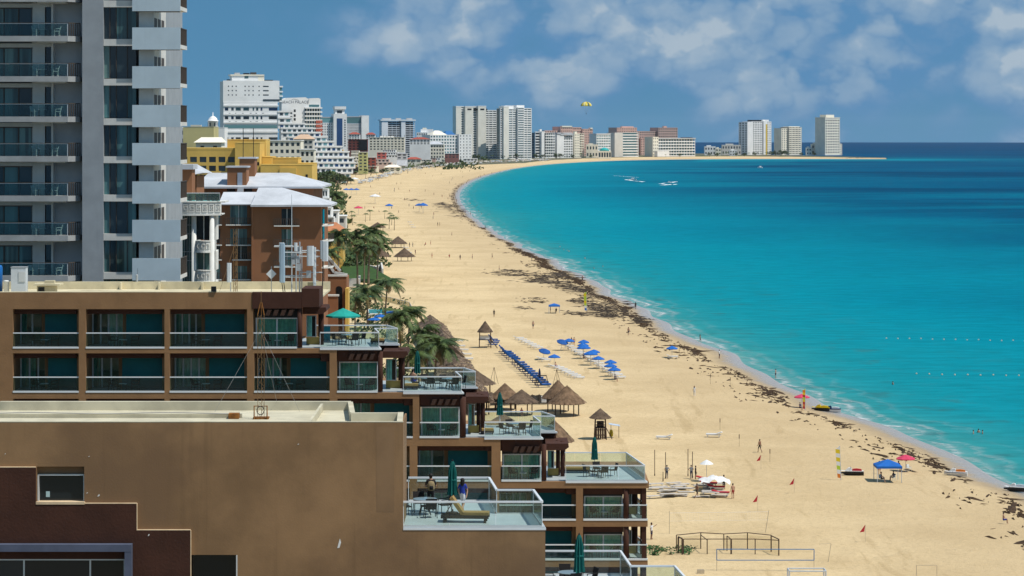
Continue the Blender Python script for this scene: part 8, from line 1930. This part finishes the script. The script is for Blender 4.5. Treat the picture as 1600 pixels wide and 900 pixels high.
# on the near terrace: man with backpack, woman in blue top, both seen from behind
r = bpy.data.objects.new('person', PM_MAN); C.objects.link(r); tag(r, 'person in black with a khaki backpack standing on the near terrace', 'person'); hair_mesh('short').build('hair', M_HAIR, r, True)
bp = MB(); bp.lathe([(.04,.98),(.14,1.0),(.17,1.1),(.17,1.28),(.13,1.40),(.04,1.44)], 12, (0, .20, 0), sy=.62); bk = bp.build('backpack', CL['khaki'], r, True)
MB().lathe([(.05,1.04),(.09,1.05),(.10,1.14),(.09,1.22),(.05,1.23)], 10, (0, .27, 0), sy=.6).build('backpack_pocket', CL['black'], bk, True)
for s in (-1, 1): MB().tube([(s*.10,.13,1.38),(s*.12,.02,1.50),(s*.12,-.10,1.40),(s*.13,-.08,1.15),(s*.12,.12,1.03)], .022, 5).build('strap', CL['black'], bk)
r.location = (px_x(673, 118.6), 118.6, tz_); r.rotation_euler = (0, 0, R(180 + 8))
r = bpy.data.objects.new('person', PM_WOMAN); C.objects.link(r); tag(r, 'person in blue top and white shorts walking beside the furled umbrella', 'person'); hair_mesh('long').build('hair', M_HAIR, r, True)
r.location = (px_x(723, 117.9), 117.9, tz_); r.rotation_euler = (0, 0, R(180 - 25)); r.scale = (.94,) * 3
# seated guest on the second open terrace
x, y, z = tp(645, 1, 3.4); place(PP['sit_skin'], (x, y, z - .02), R(160), 1, 'person sitting on the second open terrace by the furled umbrella')
put('man_black', 772, 495, 170, 'person walking alone left of the blue tent'); put('woman_suit', 893, 540, 20, 'left person of a pair at the blue umbrellas'); put('man_red', 897, 540, 200, 'right person of a pair at the blue umbrellas')
put('woman_suit', 1094, 535, 100, 'person wading at the waterline, farthest of three'); put('man_arm', 1124, 560, 60, 'person with raised arm at the waterline, middle of three'); put('man_shorts', 1212, 591, 250, 'person in dark shorts at the waterline, nearest of three')
put('woman_white', 1085, 619, 0, 'person dressed all in white crossing the open sand'); put('man_walk', 1187, 707, 215, 'person in dark shorts striding towards the red flag', 1.05)
put('man_dressed', 1042, 748, 190, 'person in grey shirt standing by the timber poles'); put('man_dressed', 1080, 748, 20, 'left person of two handling the sheeted stack'); put('man_black', 1087, 749, 100, 'right person of two behind the sheeted stack')
put('man_walk', 1089, 778, 120, 'person bending at the left of the sheeted stack'); put('man_black', 1131, 765, 160, 'person standing right behind the sheeted stack', 1.05); put('man_red', 1145, 779, 200, 'person in dark red shorts right of the sheeted stack', 1.05)
put('man_arm', 1018, 843, 60, 'person beside the lowest hotel balcony reaching out', 1.05); put('sit_dark', 1377, 753, 80, 'person seated left under the bright blue tent'); put('sit_dark', 1396, 751, -80, 'person seated right under the bright blue tent'); put('man_red', 1374, 741, 180, 'person standing behind the bright blue tent'); put('sit_red', 1404, 735, 30, 'person in red sitting under the rear pink umbrella')
put('sit_skin', 1568, 818, 90, 'person sitting on the sand at the lower right'); put('sit_dark', 1250, 641, 40, 'person sitting under the pink umbrella at the waterline'); put('man_black', 860, 489, 90, 'person standing at the left leg of the far blue tent'); put('sit_dark', 869, 489, 200, 'person sitting under the far blue tent'); put('sit_dark', 912, 562, 60, 'person sitting under the largest blue umbrella'); put('sit_skin', 868, 576, 60, 'person sitting under the lone blue umbrella')
put('sit_dark', 961, 596, 60, 'person sitting under the nearest blue umbrella'); put('sit_red', 815, 650, 10, 'person in red sitting under the left palapas')
MID = [(877, 429, 'man_shorts'), (839, 408, 'woman_suit'), (831, 408, 'man_dressed'), (910, 440, 'man_shorts'), (993, 483, 'man_black'), (640, 386, 'man_black'), (645, 386, 'man_dressed'), (649, 398, 'woman_suit'), (684, 353, 'man_black'), (687, 353, 'man_black'), (706, 369, 'man_shorts'), (675, 403, 'man_red'), (719, 406, 'man_black'), (738, 405, 'man_shorts'), (769, 404, 'woman_suit'), (780, 424, 'man_shorts'), (702, 403, 'sit_red'), (665, 384, 'sit_red'), (673, 383, 'man_red'), (833, 514, 'man_shorts'), (982, 524, 'man_shorts'), (727, 334, 'woman_suit'), (735, 336, 'man_shorts'), (758, 358, 'man_black'), (646, 327, 'man_black'), (592, 332, 'sit_dark'), (612, 327, 'man_dressed'), (584, 326, 'sit_red'), (570, 327, 'man_shorts'), (640, 300, 'man_red'), (623, 297, 'man_red'), (700, 312, 'man_shorts'), (678, 305, 'woman_suit'), (616, 300, 'man_dressed')]
WEAR = dict(man_shorts='in navy shorts', man_black='in black', woman_suit='in a black swimsuit', man_dressed='in a grey shirt', man_red='in red shorts', man_walk='in black shorts', sit_red='sitting in red', sit_dark='sitting in dark clothes')
for i, (px, py, k) in enumerate(MID):
    wh_ = 'past the far seaweed' if py < 345 else 'by the dark seaweed drifts' if px > 760 else 'near the far palapas' if px < 662 else 'on the open sand beyond the palapas'
    put(k, px, py, random.uniform(0, 360), 'small distant person %s %s' % (WEAR[k], wh_), 1.05, 'distant people on the sand')
def swim(px, py, label, group):
    p = at_z(px, py, 0); place(PP['man_shorts'], (p.x, p.y, -1.15), R(random.uniform(0, 360)), 1, label, group)
for i, (px, py) in enumerate(((1521, 678), (1529, 676), (1535, 678))): swim(px, py, 'bather standing in the shallows at the right, %s of three' % ORD[i], 'three bathers at the right')
for i, (px, py) in enumerate(((881, 391), (886, 392), (889, 393), (914, 404), (928, 420), (942, 417), (875, 386), (1395, 601), (735, 318), (742, 324), (748, 330), (752, 334), (728, 310), (745, 322))): swim(px, py, 'bather in the shallows %s' % ('off the seaweed drifts' if 860 < px < 960 else 'below the swim lines' if px > 1300 else 'at the beach bend'), 'bathers in the far shallows')
for i in range(50):
    u = random.random()
    if i < 24: py = 268 + 55*random.random()**1.3; sx_ = np.interp(py, [263, 271, 281, 292, 307, 326], [806, 772, 742, 722, 712, 719]); px = sx_ - random.uniform(1, 10)
    else: py = random.uniform(268, 345); lo = np.interp(py, [262, 275, 290, 345], [690, 640, 560, 600]); hi = np.interp(py, [262, 292, 307, 345], [780, 700, 690, 720]); px = random.uniform(lo, hi)
    k = random.choice(['man_shorts', 'man_black', 'woman_suit', 'man_dressed', 'man_red', 'man_walk'])
    put(k, px, py, random.uniform(0, 360), 'tiny person %s %s at the beach bend' % (WEAR[k], 'along the waterline' if i < 24 else 'among the far parasols' if px < 620 else 'on the open sand'), 1.05, 'tiny bathers at the bend')
# prototypes have been copied; the originals go
for o in [P_CHAIR, P_TABLE, P_SIDE, P_UMB, P_CHAISE, P_OPEN, P_PCHAIR, P_LB, P_LW, P_LR, P_PB, P_PP, P_PN, P_PW, P_TILT, P_FURL, P_FL] + list(PP.values()): discard(o)
# ---- thin sea air over the bay
hz_ = bx(-9000, 13000, -350, 13200, -4, 120).build('haze', None)
hm = bpy.data.materials.new('haze_air'); hm.use_nodes = True; t = hm.node_tree; t.nodes.clear()
N(t, 'ShaderNodeOutputMaterial', {'Volume': N(t, 'ShaderNodeVolumePrincipled', {'Color': (0.86, 0.92, 1.0, 1), 'Density': HAZE_D, 'Anisotropy': 0.2}).outputs[0]})
hz_.data.materials.clear(); hz_.data.materials.append(hm); hz_['kind'] = 'stuff'; tag(hz_, 'thin pale sea haze filling the air over the bay', 'haze')
